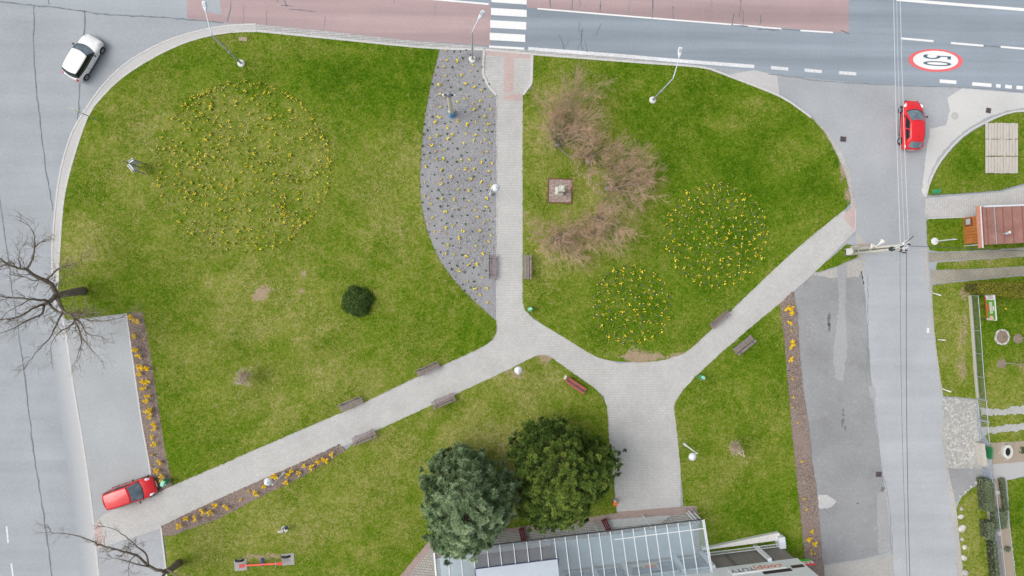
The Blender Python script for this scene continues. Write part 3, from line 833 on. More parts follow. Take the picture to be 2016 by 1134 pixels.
ARC_OUT = [(103, 540), (102, 495), (105, 450), (112, 378), (123, 317), (143, 257), (163, 223), (200, 170), (240, 130), (283, 102), (333, 78), (393, 60), (450, 50), (504, 47.5)]
sheet('gutter_strip', smooth_line(ARC_OUT, 10) + [(504, 60)] + smooth_line(ARC_IN, 10)[::-1][1:] + [(112, 600), (106, 600)], .02, M_GUT, 'pale gutter strip round the curved corner', thick=.02)
sheet('gutter_strip', [(504, 47.5), (640, 61), (800, 79), (956, 92), (956, 98), (866, 93), (720, 80), (504, 59)], .012, M_SETT, 'sett gutter between red lane and lawn')
sheet('gutter_strip', [(956, 93), (1048, 99), (1200, 112), (1385, 130), (1440, 140), (1385, 133), (1200, 117), (1048, 106), (956, 98)], .0135, M_SETT, 'sett gutter along the right half of the main road')
kerb(ARC_IN, .15, .12, 'inner kerb round the curved corner lawn')
kerb(ARC_OUT, .12, .045, 'outer kerb of the curved gutter')
kerb([(504, 60.5)] + NORTH + [(953, 97.5)], .16, .12, 'kerb between main road and large lawn')
kerb([(1048, 106.5), (1250, 122), (1385, 132.5), (1430, 148), (1490, 170.5), (1545, 194), (1597, 231)], .15, .12, 'kerb between main road and right lawn')
kerb([(954, 97.5), (1047, 106)], .15, .075, 'dropped kerb at the zebra crossing')
kerb([(953, 99), (952, 153), (977, 187)], .17, .13, 'kerb on the left side of the crossing landing')
kerb([(1048, 107), (1045, 173), (1030, 186)], .17, .13, 'kerb on the right side of the crossing landing')
kerb([(248, 615), (264, 730), (279, 835), (291, 900), (298, 945), (306, 976)], .10, .10, 'kerb between left parking bay and mulch bed')
kerb([(116, 600), (128, 650), (143, 756), (160, 856), (173, 943), (184, 1030), (194, 1134), (206, 1220)], .14, .02, 'flush kerb line between left road and parking bays')
kerb([(316, 1036), (322, 1085), (330, 1150), (340, 1220)], .12, .10, 'kerb right of the lower parking bay')
kerb([(2300, 226), (2100, 220), (2016, 218), (1985, 222), (1950, 236), (1903, 262), (1867, 297), (1842, 333), (1826, 372), (1823, 388)], .14, .11, 'curved kerb round the corner lawn with the deck')
kerb([(1826, 430), (1930, 426), (2016, 422)], .1, .07, 'thin edging along the paved walk')
kerb([(1674, 401), (1684, 402), (1684, 455)], .1, .065, 'edging at the end of the right diagonal path')
EDG = dict(stone=1.0, gap=.01)
kerb([(978, 186), (978, 400), (977.5, 640)], .06, .085, 'thin edging along the gravel bed side of the middle path', **EDG)

# ================================================================== THINGS
M_STEEL = plain('galvanised steel', (.42, .46, .50), .45, .1, 4, Metallic=.3)
M_STEELP = plain('pale painted steel', (.66, .70, .74), .45, .08, 4)
M_CONCP = plain('white concrete', (.70, .69, .66), .85, .12, 9)
M_CONCB = plain('beige concrete', (.50, .475, .42), .85, .14, 7)
M_BLACK = plain('black rubber', (.02, .02, .022), .75, .2, 9)
M_DARKM = plain('dark metal', (.06, .065, .07), .5, .2, 6)
M_GLASSC = NT('car glass'); M_GLASSC.col(M_GLASSC.ramp(M_GLASSC.noise(2.4, 3), [(.3, (.07, .11, .14)), (.7, (.19, .25, .28))])).set(Roughness=.06, IOR=1.6, Coat_Weight=.5, Coat_Roughness=.02); M_GLASSC = M_GLASSC.m
M_GLASSD = plain('dark side glass', (.012, .016, .018), .06, .3, 2)
M_LAMPG = plain('lamp glass', (.82, .84, .85), .15, .06, 8)
M_RED = plain('tail lamp', (.6, .03, .03), .2, .1, 8)
M_CHROME = plain('alloy rim', (.55, .56, .57), .35, .1, 8, Metallic=.5)
M_PLATE = plain('number plate', (.75, .76, .76), .5, .05, 12)
M_BENCHW = NT('bench wood'); _n = M_BENCHW.noise(3, 5, .7, M_BENCHW.pos((6, 6, 1))); M_BENCHW.col(M_BENCHW.ramp(_n, [(.25, (.13, .09, .09)), (.5, (.26, .205, .21)), (.72, (.52, .46, .47))])).set(Roughness=.7); M_BENCHW = M_BENCHW.m
M_BENCHR = plain('red bench wood', (.36, .085, .08), .6, .2, 6)
M_BENCHD = plain('dark red bench wood', (.11, .012, .014), .6, .25, 6)
M_GREENB = plain('green plastic', (.03, .28, .10), .45, .12, 8)
M_GREENL = plain('pale green plastic', (.28, .62, .45), .45, .1, 8)
M_ORANGE = plain('orange plastic', (.85, .19, .03), .45, .08, 8)


# ------------------------------------------------------------------ cars
def sub_eval(mb, name, levels):
    tmp = mb.build(name, M_BLACK)
    m = tmp.modifiers.new('s', 'SUBSURF'); m.levels = levels; m.render_levels = levels
    return tmp


def outward(me):
    bm = bmesh.new(); bm.from_mesh(me)
    if bm.calc_volume(signed=True) < 0: bmesh.ops.reverse_faces(bm, faces=bm.faces)
    bm.to_mesh(me); bm.free()


def make_car(spec, label, cat='car'):
    """local axes: x forward, y left, z up; origin on the ground below the middle"""
    L, W2, zb = spec['L'], spec['W'] / 2, spec['belt']
    root = thing(spec['name'], label, cat)
    paint, cab = spec['paint'], spec['cab']
    # ---- lower body: stations along the length
    st = spec['st']      # (x, half width, bottom z, shoulder z, centre z)
    mb = MB(); rings = []
    for x, w, z0, zs, zc in st:
        hh_ = zs - z0; half = [(0, z0), (w * .80, z0), (w * .955, z0 + .10 * hh_), (w, z0 + .36 * hh_), (w * .985, z0 + .78 * hh_), (w * .93, z0 + .96 * hh_), (w * .76, zs + (zc - zs) * .45), (w * .4, zs + (zc - zs) * .88), (0, zc)]
        ring = [(x, y, z) for y, z in half] + [(x, -y, z) for y, z in half[-2:0:-1]]
        rings.append(ring)
    n = len(rings[0]); V = [p for r in rings for p in r]
    F = [(i * n + k, i * n + (k + 1) % n, (i + 1) * n + (k + 1) % n, (i + 1) * n + k) for i in range(len(rings) - 1) for k in range(n)]
    F += [tuple(range(n - 1, -1, -1)), tuple((len(rings) - 1) * n + k for k in range(n))]
    mb.add(V, F)
    tmp = sub_eval(mb, 'body', 2)
    outward(tmp.data)
    wr = spec['wheel_r']; cut = MB()
    for wx in spec['wheels']:
        for sy in (-1, 1):
            cut.lathe([(wr + .055, -.16), (wr + .055, .2)], 24, (wx, sy * (W2 - .02), wr), M=Matrix.Rotation(math.pi / 2, 4, 'X'))
    co = cut.build('cutter', M_BLACK)
    outward(co.data)
    bo = tmp.modifiers.new('b', 'BOOLEAN'); bo.operation = 'DIFFERENCE'; bo.object = co; bo.solver = 'EXACT'
    bpy.context.view_layer.update()
    me = bpy.data.meshes.new_from_object(tmp.evaluated_get(bpy.context.evaluated_depsgraph_get()))
    bpy.data.objects.remove(tmp); bpy.data.objects.remove(co)
    me.materials.clear(); me.materials.append(paint); me.materials.append(M_BLACK)
    for p in me.polygons: p.use_smooth = True; p.material_index = 0
    # arch liners: faces inside the wheel wells are black rubber
    for p in me.polygons:
        c = p.center
        for wx in spec['wheels']:
            r = math.hypot(c.x - wx, c.z - wr)
            if r < wr + .09 and abs(p.normal.y) < .9 and abs(c.y) < W2 - .0 and (abs(c.y) > W2 - .21) and r > wr - .02 and c.z > .2 and abs(p.normal.y) < .35:
                rad = Vector((c.x - wx, 0, c.z - wr)).normalized()
                if p.normal.dot(rad) < -.5: p.material_index = 1
    me.set_sharp_from_angle(angle=math.radians(38))
    link('body', me, root)
    # ---- cabin shell: base ring at the belt, top ring at the roof
    NB = 9
    xr0, xr1, xt0, xt1 = spec['cab_base'][0], spec['cab_base'][1], spec['cab_top'][0], spec['cab_top'][1]
    wb, wt, zr = spec['cab_wb'], spec['cab_wt'], spec['roof']
    bf, br = spec.get('bowf', .22), spec.get('bowr', .12)
    def front_base(s): return Vector((xr1 + bf * (1 - s * s), wb * s, spec['zf'] - .02 * s * s))
    def front_top(s): return Vector((xt1 + bf * .55 * (1 - s * s), wt * s, zr - .035 * s * s - .03))
    def rear_base(s): return Vector((xr0 - br * (1 - s * s), wb * .94 * s, spec['zrw']))
    def rear_top(s): return Vector((xt0 - br * .8 * (1 - s * s), wt * .93 * s, zr - .05 * s * s - spec.get('rdrop', .05)))
    S = [-1 + 2 * i / (NB - 1) for i in range(NB)]
    NS = 12
    def side_base(t, sy):   # t 0 rear .. 1 front
        a, b = rear_base(sy), front_base(sy)
        p = a.lerp(b, t); p.y = sy * (wb * (.94 + .06 * min(1, t * 3)) + .03 * math.sin(math.pi * t)); p.z = a.z + (b.z - a.z) * t + spec.get('beltsag', -.02) * math.sin(math.pi * t)
        return p
    def side_top(t, sy):
        a, b = rear_top(sy), front_top(sy)
        p = a.lerp(b, t); p.y = sy * (wt * (.93 + .07 * min(1, t * 3)) + .02 * math.sin(math.pi * t)); p.z += spec.get('crown', .05) * math.sin(math.pi * min(1, t * .9 + .1))
        return p
    def surf(lo, hi, m, n_, k=5):
        """ruled strip lo(i)->hi(i); returns MB faces"""
        P_ = [[lo[i].lerp(hi[i], j / k) for i in range(len(lo))] for j in range(k + 1)]
        return P_
    def bulge(p, a):  # push outward from the centre line a little
        d = Vector((p.x - (xr0 + xr1) / 2, p.y, 0)); d.normalize()
        return p + d * a + Vector((0, 0, a * .3))
    def strip(lo, hi, a0, a1, inset, off, mat, name, par, k=6, u0=0.0, u1=1.0, curve=.0):
        """panel between two polylines, cut to a range a0..a1 up the strip and pushed off outward"""
        m_ = MB(); cols = []
        N = 14
        def samp(Q, u):
            f = u * (len(Q) - 1); i = min(int(f), len(Q) - 2); return Q[i].lerp(Q[i + 1], f - i)
        for i in range(N + 1):
            u = u0 + (u1 - u0) * i / N
            A, B = samp(lo, u), samp(hi, u)
            colv = []
            for j in range(k + 1):
                v = a0 + (a1 - a0) * j / k
                p = A.lerp(B, v)
                p = bulge(p, curve * math.sin(math.pi * v) + off)
                colv.append(p)
            cols.append(colv)
        V_ = [p for c in cols for p in c]; q = k + 1
        F_ = [(i * q + j, (i + 1) * q + j, (i + 1) * q + j + 1, i * q + j + 1) for i in range(N) for j in range(k)]
        m_.add(V_, F_)
        return m_.build(name, mat, par, smooth=True)
    fb, ft = [front_base(s) for s in S], [front_top(s) for s in S]
    rb, rt = [rear_base(s) for s in S], [rear_top(s) for s in S]
    cv = spec.get('curve', .03)
    shell = MB()
    T_ = [i / NS for i in range(NS + 1)]
    cabin = bpy.data.objects.new('cabin', None)
    parts = []
    cabm = strip(fb, ft, 0, 1, 0, 0, cab, 'cabin_shell', root, curve=cv)
    strip(rb, rt, 0, 1, 0, 0, cab, 'tailgate', root, curve=cv)
    for sy in (-1, 1):
        lo, hi = [side_base(t, sy) for t in T_], [side_top(t, sy) for t in T_]
        strip(lo, hi, 0, 1, 0, 0, cab, 'side_frame', root, curve=cv)
        for u0, u1, v0, v1 in spec['windows']:
            strip(lo, hi, v0, v1, 0, .008, M_GLASSD if spec.get('darkside', True) else M_GLASSC, 'side_window', root, u0=u0, u1=u1, curve=cv)
    strip(fb, ft, spec.get('ws0', .04), .96, 0, .008, M_GLASSC, 'windscreen', root, u0=.06, u1=.94, curve=cv)
    strip(fb, ft, -.04, .06, 0, .011, M_BLACK, 'wiper_cowl', root, u0=.03, u1=.97, curve=cv)
    strip(rb, rt, spec.get('rw0', .15), .9, 0, .008, spec.get('rglass', M_GLASSC), 'rear_window', root, u0=.1, u1=.9, curve=cv)
    # ---- roof: crowned grid between the four top edges
    m_ = MB(); NX, NY = 16, 12; V_ = []
    for i in range(NX + 1):
        t = i / NX
        for j in range(NY + 1):
            s = -1 + 2 * j / NY
            a, b = side_top(t, -1), side_top(t, 1)
            p = a.lerp(b, (s + 1) / 2)
            fr, rr_ = front_top(s), rear_top(s)
            p.x = rr_.x + (fr.x - rr_.x) * t
            edge = (1 - s * s)
            p.z += spec.get('dome', .045) * edge * (.35 + .65 * math.sin(math.pi * min(1, max(0, t)))) + .006
            p.y *= 1.012; V_.append(p)
    F_ = [(i * (NY + 1) + j, (i + 1) * (NY + 1) + j, (i + 1) * (NY + 1) + j + 1, i * (NY + 1) + j + 1) for i in range(NX) for j in range(NY)]
    m_.add(V_, F_)
    roof = m_.build('roof', spec.get('roofm', paint), root, smooth=True)
    so = roof.modifiers.new('t', 'SOLIDIFY'); so.thickness = .03; so.offset = -1
    a = MB(); a.tube([(xt0 + .25, 0, zr + .02), (xt0 + .02, 0, zr + .2)], [.012, .006], 5); a.build('aerial', M_BLACK, roof)
    # ---- wheels
    for wx in spec['wheels']:
        for sy in (-1, 1):
            R = Matrix.Rotation(math.pi / 2 * -sy, 4, 'X')
            w = MB(); w.lathe([(wr * .62, -.09), (wr * .93, -.095), (wr, -.06), (wr, .06), (wr * .93, .095), (wr * .66, .085), (wr * .62, .05)], 24, (wx, sy * (W2 - .10), wr), M=R)
            wo_ = w.build('wheel', M_BLACK, root, smooth=True, sharp=40)
            r = MB(); r.lathe([(wr * .64, .04), (wr * .64, .08), (wr * .58, .085), (wr * .55, .05), (.06, .06), (.05, .085)], 20, (wx, sy * (W2 - .10), wr), M=R, mi=1)
            for k in range(5):
                ang = k * 2 * math.pi / 5
                c0 = Vector((wx, sy * (W2 - .10), wr)) + R @ Vector((.05 * math.cos(ang), .05 * math.sin(ang), .075)); c1 = Vector((wx, sy * (W2 - .10), wr)) + R @ Vector((wr * .6 * math.cos(ang), wr * .6 * math.sin(ang), .085))
                r.beam(c0, c1, .055, .03, up=(0, 1, 0))
            r.build('rim', [M_CHROME, M_DARKM], wo_, smooth=True, sharp=30)
    # ---- lamps, mirrors, plates
    def body_top(x, y):
        for (x0, w0, b0, s0, c0), (x1, w1, b1, s1, c1) in zip(st, st[1:]):
            if x0 <= x <= x1:
                t = (x - x0) / (x1 - x0); w = w0 + (w1 - w0) * t; zs = s0 + (s1 - s0) * t; zc = c0 + (c1 - c0) * t
                f = min(1, abs(y) / w)
                return zs + (zc - zs) * (1 - f ** 2)
        return zb
    for sy in (-1, 1):
        hx, hy, hl, hw, ha = spec['head']
        h = MB(); h.lathe([(hl * 1.0, -.10), (hl, .0), (hl * .8, .035), (hl * .35, .05)], 18, (0, 0, 0), sy=hw / hl)
        ho = h.build('headlight', M_LAMPG, root, smooth=True); ho.location = (hx, sy * hy, spec['headz']); ho.rotation_euler = (0, spec.get('headtilt', .45), sy * ha)
        tx_, ty_, tl, tw = spec['tail']
        h = MB(); h.lathe([(tl, -.08), (tl, .02), (tl * .6, .045)], 14, (0, 0, 0), sy=tw / tl)
        to_ = h.build('tail_light', spec.get('tailm', M_RED), root, smooth=True); to_.location = (tx_, sy * ty_, spec['tailz']); to_.rotation_euler = (0, -.75, -sy * .5)
        mx = spec['mirror']
        h = MB(); h.lathe([(.03, -.10), (.075, -.07), (.085, .02), (.05, .08)], 12, (0, 0, 0), sy=.7, M=Matrix.Rotation(sy * -math.pi / 2, 4, 'X'))
        mo = h.build('mirror', spec.get('mirrorm', M_DARKM), root, smooth=True); mo.location = (mx, sy * (W2 + .09), zb + .06)
        h = MB(); h.beam((mx, sy * (W2 - .1), zb + .02), (mx, sy * (W2 + .03), zb + .05), .05, .03); h.build('mirror_arm', M_DARKM, mo); mo.children[0].location = (-mx, -sy * (W2 + .09), -(zb + .06))
        for hxx in spec['handles']:
            h = MB(); h.beam((hxx - .08, sy * (W2 - .012), zb - .13), (hxx + .08, sy * (W2 - .012), zb - .13), .03, .025); h.build('door_handle', paint, root)
        h = MB(); h.beam((spec['wheels'][0] + wr + .1, sy * (W2 - .03), .24), (spec['wheels'][1] - wr - .1, sy * (W2 - .03), .24), .06, .09); h.build('sill', M_DARKM, root)
    g_ = MB(); g_.box((L / 2 - .03, 0, .36), (.08, W2 * 1.3, .16)); g_.build('grille', M_DARKM, root, bevel=.03)
    g_ = MB(); g_.box((L / 2 + .012, 0, .42), (.02, .5, .11)); g_.build('number_plate', M_PLATE, root)
    g_ = MB(); g_.box((-L / 2 - .012, 0, .55), (.02, .5, .11)); g_.build('number_plate', M_PLATE, root)
    # door seams and bonnet line
    for sy in (-1, 1):
        for dxs in spec['seams']:
            g_ = MB(); g_.beam((dxs, sy * (W2 - .004), .34), (dxs - .02, sy * (W2 - .02), zb - .04), .012, .012); g_.build('door_seam', M_DARKM, root)
    return root


P_WHITE = carpaint('white car paint', (.86, .86, .86))
P_RED = carpaint('red car paint', (.72, .012, .02))
P_RED2 = carpaint('bright red car paint', (.68, .008, .012))
P_BLK = carpaint('black car paint', (.012, .012, .015), .15)

white = make_car(dict(name='compact_car', L=3.75, W=1.70, belt=.93, paint=P_WHITE, cab=P_BLK, roofm=P_WHITE, wheel_r=.30, wheels=(-1.23, 1.23),
    st=[(-1.875, .58, .34, .70, .80), (-1.80, .72, .26, .86, .90), (-1.45, .83, .21, .95, .97), (-.6, .85, .20, .95, .96), (.3, .85, .20, .93, .95), (.9, .85, .20, .90, .97), (1.3, .83, .21, .85, .94), (1.62, .76, .23, .76, .84), (1.80, .64, .28, .64, .70), (1.86, .52, .34, .56, .60)],
    cab_base=(-1.62, .72), cab_top=(-1.42, .22), cab_wb=.77, cab_wt=.62, roof=1.40, zf=.93, zrw=.93, bowf=.26, bowr=.16, crown=.02, dome=.05, windows=[(.03, .97, .05, .95)], rglass=P_BLK, rw0=.1, ws0=.05,
    head=(1.48, .55, .19, .15, .3), headz=.80, tail=(-1.78, .62, .13, .09), tailz=.78, mirror=.55, handles=(-.35,), seams=(-.5, .72)),
    'white compact car with black pillars turning on the left road')
red1 = make_car(dict(name='hatchback', L=3.98, W=1.70, belt=.93, paint=P_RED, cab=P_RED, wheel_r=.30, wheels=(-1.22, 1.26),
    st=[(-1.99, .55, .36, .72, .84), (-1.90, .70, .28, .88, .96), (-1.5, .80, .22, .98, 1.0), (-.6, .845, .21, .95, .96), (.3, .85, .21, .92, .94), (.9, .84, .21, .87, .95), (1.35, .80, .22, .78, .88), (1.70, .70, .25, .66, .74), (1.92, .55, .30, .54, .60), (1.99, .40, .36, .48, .52)],
    cab_base=(-1.78, .95), cab_top=(-1.28, .10), cab_wb=.76, cab_wt=.56, roof=1.42, zf=.90, zrw=.99, bowf=.24, bowr=.18, crown=.03, dome=.05, windows=[(.16, .52, .22, .86), (.56, .92, .14, .86)], rw0=.12,
    head=(1.60, .58, .27, .12, -.75), headz=.66, headtilt=.5, tail=(-1.74, .62, .17, .09), tailz=.86, tailm=M_LAMPG, mirror=.62, handles=(-.55, .2), seams=(-.75, -.05, .8)),
    'red five door hatchback driving up the right road')
red2 = make_car(dict(name='estate_car', L=4.05, W=1.68, belt=.98, paint=P_RED2, cab=P_RED2, wheel_r=.30, wheels=(-1.22, 1.28),
    st=[(-2.02, .62, .36, .80, .92), (-1.95, .73, .28, .96, 1.0), (-1.5, .82, .22, 1.02, 1.02), (-.6, .84, .21, .99, 1.0), (.3, .84, .21, .96, .98), (.9, .84, .21, .92, .98), (1.35, .81, .22, .84, .92), (1.70, .74, .25, .72, .80), (1.93, .60, .30, .60, .66), (2.02, .46, .36, .52, .56)],
    cab_base=(-1.95, .92), cab_top=(-1.80, .18), cab_wb=.77, cab_wt=.62, roof=1.60, zf=.94, zrw=1.0, bowf=.20, bowr=.10, crown=.03, dome=.04, windows=[(.06, .36, .2, .86), (.42, .68, .16, .86), (.72, .93, .14, .84)], rw0=.2,
    head=(1.63, .56, .24, .13, -.55), headz=.72, headtilt=.5, tail=(-1.96, .66, .10, .06), tailz=.95, mirror=.66, handles=(-.6, .2), seams=(-.75, -.05, .8)),
    'red estate car parked at the end of the left bay')


def heading(a, b):
    A, B = P(*a), P(*b)
    return math.atan2(B.y - A.y, B.x - A.x)


white.location = P(172, 118); white.rotation_euler = (0, 0, heading((148, 148), (186, 84)))
red1.location = P(1787, 250); red1.rotation_euler = (0, 0, heading((1789, 294), (1792, 202)))
red2.scale = (.91, .95, .95)
white.scale = (.95, .97, .97)
red2.location = P(266, 965.5); red2.rotation_euler = (0, 0, heading((213, 985), (296, 957)))


# ------------------------------------------------------------------ street lamps
def street_lamp(base, mid, head, zmid, zhead, label):
    b = P(*base, .1); m = P(*mid, zmid); h = P(*head, zhead)
    r = thing('street_lamp', label, 'street lamp', b, 0, 'street lamps along the main road')
    mb = MB(); mb.lathe([(.28, -.05), (.28, .06), (.22, .12), (.12, .14)], 18); mb.build('footing', M_CONCP, r)
    a = Vector((0, 0, zmid - .1)); e = h - b
    mb = MB(); mb.tube([(0, 0, .05), (0, 0, 1.4), (0, 0, 1.45), (0, 0, zmid - .1)], [.085, .08, .06, .05], 10); pole = mb.build('pole', M_STEEL, r, smooth=True)
    mb = MB(); pts = []
    for i in range(9):
        t = i / 8
        pts.append((a.x + (e.x - a.x) * t, a.y + (e.y - a.y) * t, a.z + (e.z - a.z) * math.sin(t * math.pi / 2)))
    mb.tube(pts, [.045 - .015 * i / 8 for i in range(9)], 8); mb.build('arm', M_STEELP, r, smooth=True)
    d = Vector((e.x - a.x, e.y - a.y, .25)).normalized(); ang = math.atan2(d.y, d.x)
    M = Matrix.Translation(e) @ Matrix.Rotation(ang, 4, 'Z')
    mb = MB()
    prof = [(0, .05, .05), (.12, .08, .06), (.3, .15, .08), (.6, .17, .09), (.72, .16, .07), (.76, .1, .03)]
    V_, F_ = [], []
    for x, w, hh in prof:
        V_ += [M @ Vector((x - .05, y * w, z * hh)) for y, z in ((-1, -.3), (-.7, .7), (0, 1), (.7, .7), (1, -.3), (0, -.5))]
    for i in range(len(prof) - 1):
        for k in range(6): F_.append((i * 6 + k, i * 6 + (k + 1) % 6, (i + 1) * 6 + (k + 1) % 6, (i + 1) * 6 + k))
    F_ += [tuple(range(5, -1, -1)), tuple(30 + k for k in range(6))]
    mb.add(V_, F_); hd = mb.build('lamp_head', M_STEELP, r)
    mb = MB(); mb.box(M @ Vector((.42, 0, .085)), (.26, .2, .03), ang); mb.build('fin_plate', M_STEEL, hd)
    mb = MB(); mb.box(M @ Vector((.42, 0, -.05)), (.4, .24, .03), ang); mb.build('lens', M_LAMPG, hd)
    mb = MB(); mb.box((0, 0, 2.6), (.16, .16, .3), .4); mb.build('fuse_box', M_STEEL, r)
    return r


street_lamp((475, 125), (413, 67), (405, 22), 6.2, 6.6, 'tall curved street lamp standing on the large lawn at upper left')
street_lamp((930, 117), (932, 73), (942, 38), 6.0, 6.6, 'tall curved street lamp standing in the gravel bed by the crossing')
street_lamp((1285, 197), (1325, 154), (1337, 112), 5.9, 6.5, 'tall curved street lamp on the right lawn facing the main road')


def park_lamp(base, top, head, z, label):
    b = P(*base, .1); t = P(*top, z); h = P(*head, z - .25) - b
    r = thing('park_lamp', label, 'park lamp', b, 0, 'white bell park lamps')
    mb = MB(); mb.lathe([(.10, -.05), (.10, .5), (.06, .55), (.045, z - .2), (.05, z - .1)], 12); mb.build('pole', M_STEELP, r, smooth=True, sharp=40)
    mb = MB()
    pts = [(0, 0, z - .5)]
    for i in range(1, 9):
        q = i / 8; pts.append((h.x * q, h.y * q, z - .5 + .45 * math.sin(q * math.pi * .62)))
    mb.tube(pts, .03, 8); mb.build('arm', M_STEELP, r, smooth=True)
    e = Vector(pts[-1])
    mb = MB(); mb.lathe([(.30, -.22), (.29, -.17), (.22, -.06), (.12, .02), (.05, .06), (.03, .12)], 20, e); s = mb.build('lamp_shade', plain('lamp shade white', (.74, .77, .82), .3, .05) if 'lamp shade white' not in MATS else MATS['lamp shade white'], r, smooth=True, sharp=50)
    mb = MB(); mb.lathe([(.09, 0), (.09, .03), (.05, .05)], 12, e + Vector((0, 0, .0))); mb.build('cap', M_STEEL, s)
    mb = MB(); mb.tube([e + Vector((h.x * .25, h.y * .25, -.1)), e + Vector((h.x * .55, h.y * .55, .02))], [.04, .015], 6); mb.build('finial', M_STEELP, s)
    return r


park_lamp((1347, 874), (1371, 894), (1363, 899), 3.4, 'white bell park lamp on the narrow lawn right of the shop path')
park_lamp((560, 931), (532, 957), (528, 948), 3.4, 'white bell park lamp in the diagonal mulch bed')
park_lamp((1015, 726), (1021, 739), (1020.5, 729), 3.4, 'white bell park lamp on the bare patch below the path fork')
park_lamp((965.5, 383), (967, 372), (976, 370), 3.4, 'white bell park lamp in the gravel bed beside the middle path')

# plain post by the hut
r = thing('sign_post', 'slim grey post with round white footing on the small lawn by the hut', 'post', P(1840, 475, .055))
mb = MB(); mb.lathe([(.3, -.05), (.3, .04), (.26, .07), (.08, .08)], 20); mb.build('footing', M_CONCP, r)
mb = MB(); mb.tube([(0, 0, 0), (0, 0, 2.45)], .045, 10); mb.build('pole', M_STEELP, r)
mb = MB(); mb.box((0, 0, 2.1), (.5, .04, .6)); mb.build('sign_plate', M_STEELP, r)
# priority sign at the corner
r = thing('road_sign', 'slim post with a yellow edged sign at the curved corner', 'road sign', P(193, 237, .1))
mb = MB(); mb.tube([(0, 0, 0), (0, 0, 3.2)], .035, 8); mb.build('pole', M_STEEL, r)
mb = MB(); mb.box((0, .02, 2.95), (.62, .03, .5), math.radians(-24)); mb.build('sign_plate', plain('sign yellow', (.62, .58, .12), .5, .08), r)
mb = MB(); mb.box((0, .0, 2.42), (.5, .03, .3), math.radians(-24)); mb.build('lower_plate', M_STEELP, r)
# two short thin stakes in the gravel bed
for q, (x, y) in enumerate(((912, 108), (914, 112))):
    r = MB(); r.tube([P(x, y, .08), P(x - 1, y - 2, 1.0)], .018, 6)
    tag(r.build('thin_stake', M_STEELP), 'thin pale stake in the gravel bed near the main road, ' + ('the upper one of two' if q == 0 else 'the lower one of two'), 'stake', 'thin stakes in the gravel')

# ------------------------------------------------------------------ benches
SLAT = {}


def slat(L, w, mat, h=.04):
    k = (L, w, mat.name, h)
    if k not in SLAT:
        m = MB(); m.box((0, 0, 0), (L, w, h)); SLAT[k] = m.mesh('slat', mat)
    return SLAT[k]


def make_bench(mat=M_BENCHW, L=1.85, name='bench'):
    """x along the bench, y towards the backrest"""
    r = thing(name, 'x', 'bench')
    for y in (-.20, -.085, .03, .145):
        o = link('slat', slat(L, .078, mat), r); o.location = (0, y, .45)
    for i, z in enumerate((.62, .78)):
        o = link('backrest_slat', slat(L, .11, mat), r); o.location = (0, .27 + i * .05, z); o.rotation_euler = (math.radians(72), 0, 0)
    for sx in (-1, 1):
        m = MB(); x = sx * L * .34
        m.beam((x, -.2, .0), (x, -.2, .42), .06, .06); m.beam((x, .15, 0), (x, .22, .44), .06, .06); m.beam((x, -.24, .405), (x, .22, .405), .06, .05); m.beam((x, .2, .4), (x, .325, .86), .05, .05)
        m.build('leg', M_DARKM, r)
    return r


B0 = make_bench(); first = True
for c, d, back, lab in (
        ((970, 525.5), (970, 500), (-1, 0), 'weathered brown bench on the gravel left of the middle path'),
        ((1036, 526), (1036, 500), (1, 0), 'weathered brown bench on the grass right of the middle path'),
        ((844, 726.5), (866, 717), (-.4, -1), 'weathered brown bench above the long diagonal path, nearest the fork'),
        ((693, 794), (715, 785), (-.4, -1), 'weathered brown bench above the long diagonal path, farther from the fork'),
        ((873, 786), (895, 777), (.4, 1), 'weathered brown bench below the long diagonal path, nearest the fork'),
        ((718, 857), (740, 848), (.4, 1), 'weathered brown bench below the path at the end of the mulch bed'),
        ((1414, 629), (1431, 615), (-.7, -.7), 'weathered brown bench on the upper side of the right diagonal path'),
        ((1460, 677.5), (1478, 663), (.7, .7), 'weathered brown bench on the lower side of the right diagonal path')):
    b = B0 if first else copy_tree(B0); first = False
    p, q = P(*c, .1), P(*d, .1); ang = math.atan2(q.y - p.y, q.x - p.x)
    bw = P(c[0] + back[0] * 20, c[1] + back[1] * 20, .1) - p
    ydir = Vector((-math.sin(ang), math.cos(ang), 0))
    if ydir.dot(bw) < 0: ang += math.pi
    b.location = p; b.rotation_euler = (0, 0, ang)
    tag(b, lab, 'bench', 'weathered park benches')
# red bench with white post
r = thing('red_bench', 'bright red two plank bench with a dark gap near the fork', 'bench', P(1132, 757.5, .1), heading((1110, 742), (1152, 770)))
for y, w in ((-.15, .17), (.15, .20)):
    o = link('slat', slat(1.75, w, M_BENCHR), r); o.location = (0, y, .45)
o = link('slat', slat(1.75, .06, M_DARKM), r); o.location = (0, 0, .42)  # dark strip standing in for the shade in the gap between the planks
for sx in (-1, 1):
    m = MB(); m.box((sx * .7, 0, .2), (.1, .36, .4)); m.build('leg', M_DARKM, r)
r = thing('drinking_post', 'short white post with small side knob by the red bench', 'post', P(1111.5, 741, .1))
m = MB(); m.tube([(0, 0, 0), (0, 0, .8)], .05, 10); m.build('post', M_CONCP, r)
m = MB(); m.lathe([(.03, -.06), (.08, -.03), (.08, .03), (.03, .06)], 12, (0, .1, .84)); m.build('knob', M_CONCP, r)
m = MB(); m.lathe([(.03, -.06), (.08, -.03), (.08, .03), (.03, .06)], 12, (-.08, -.06, .84)); m.build('knob', M_CONCP, r)
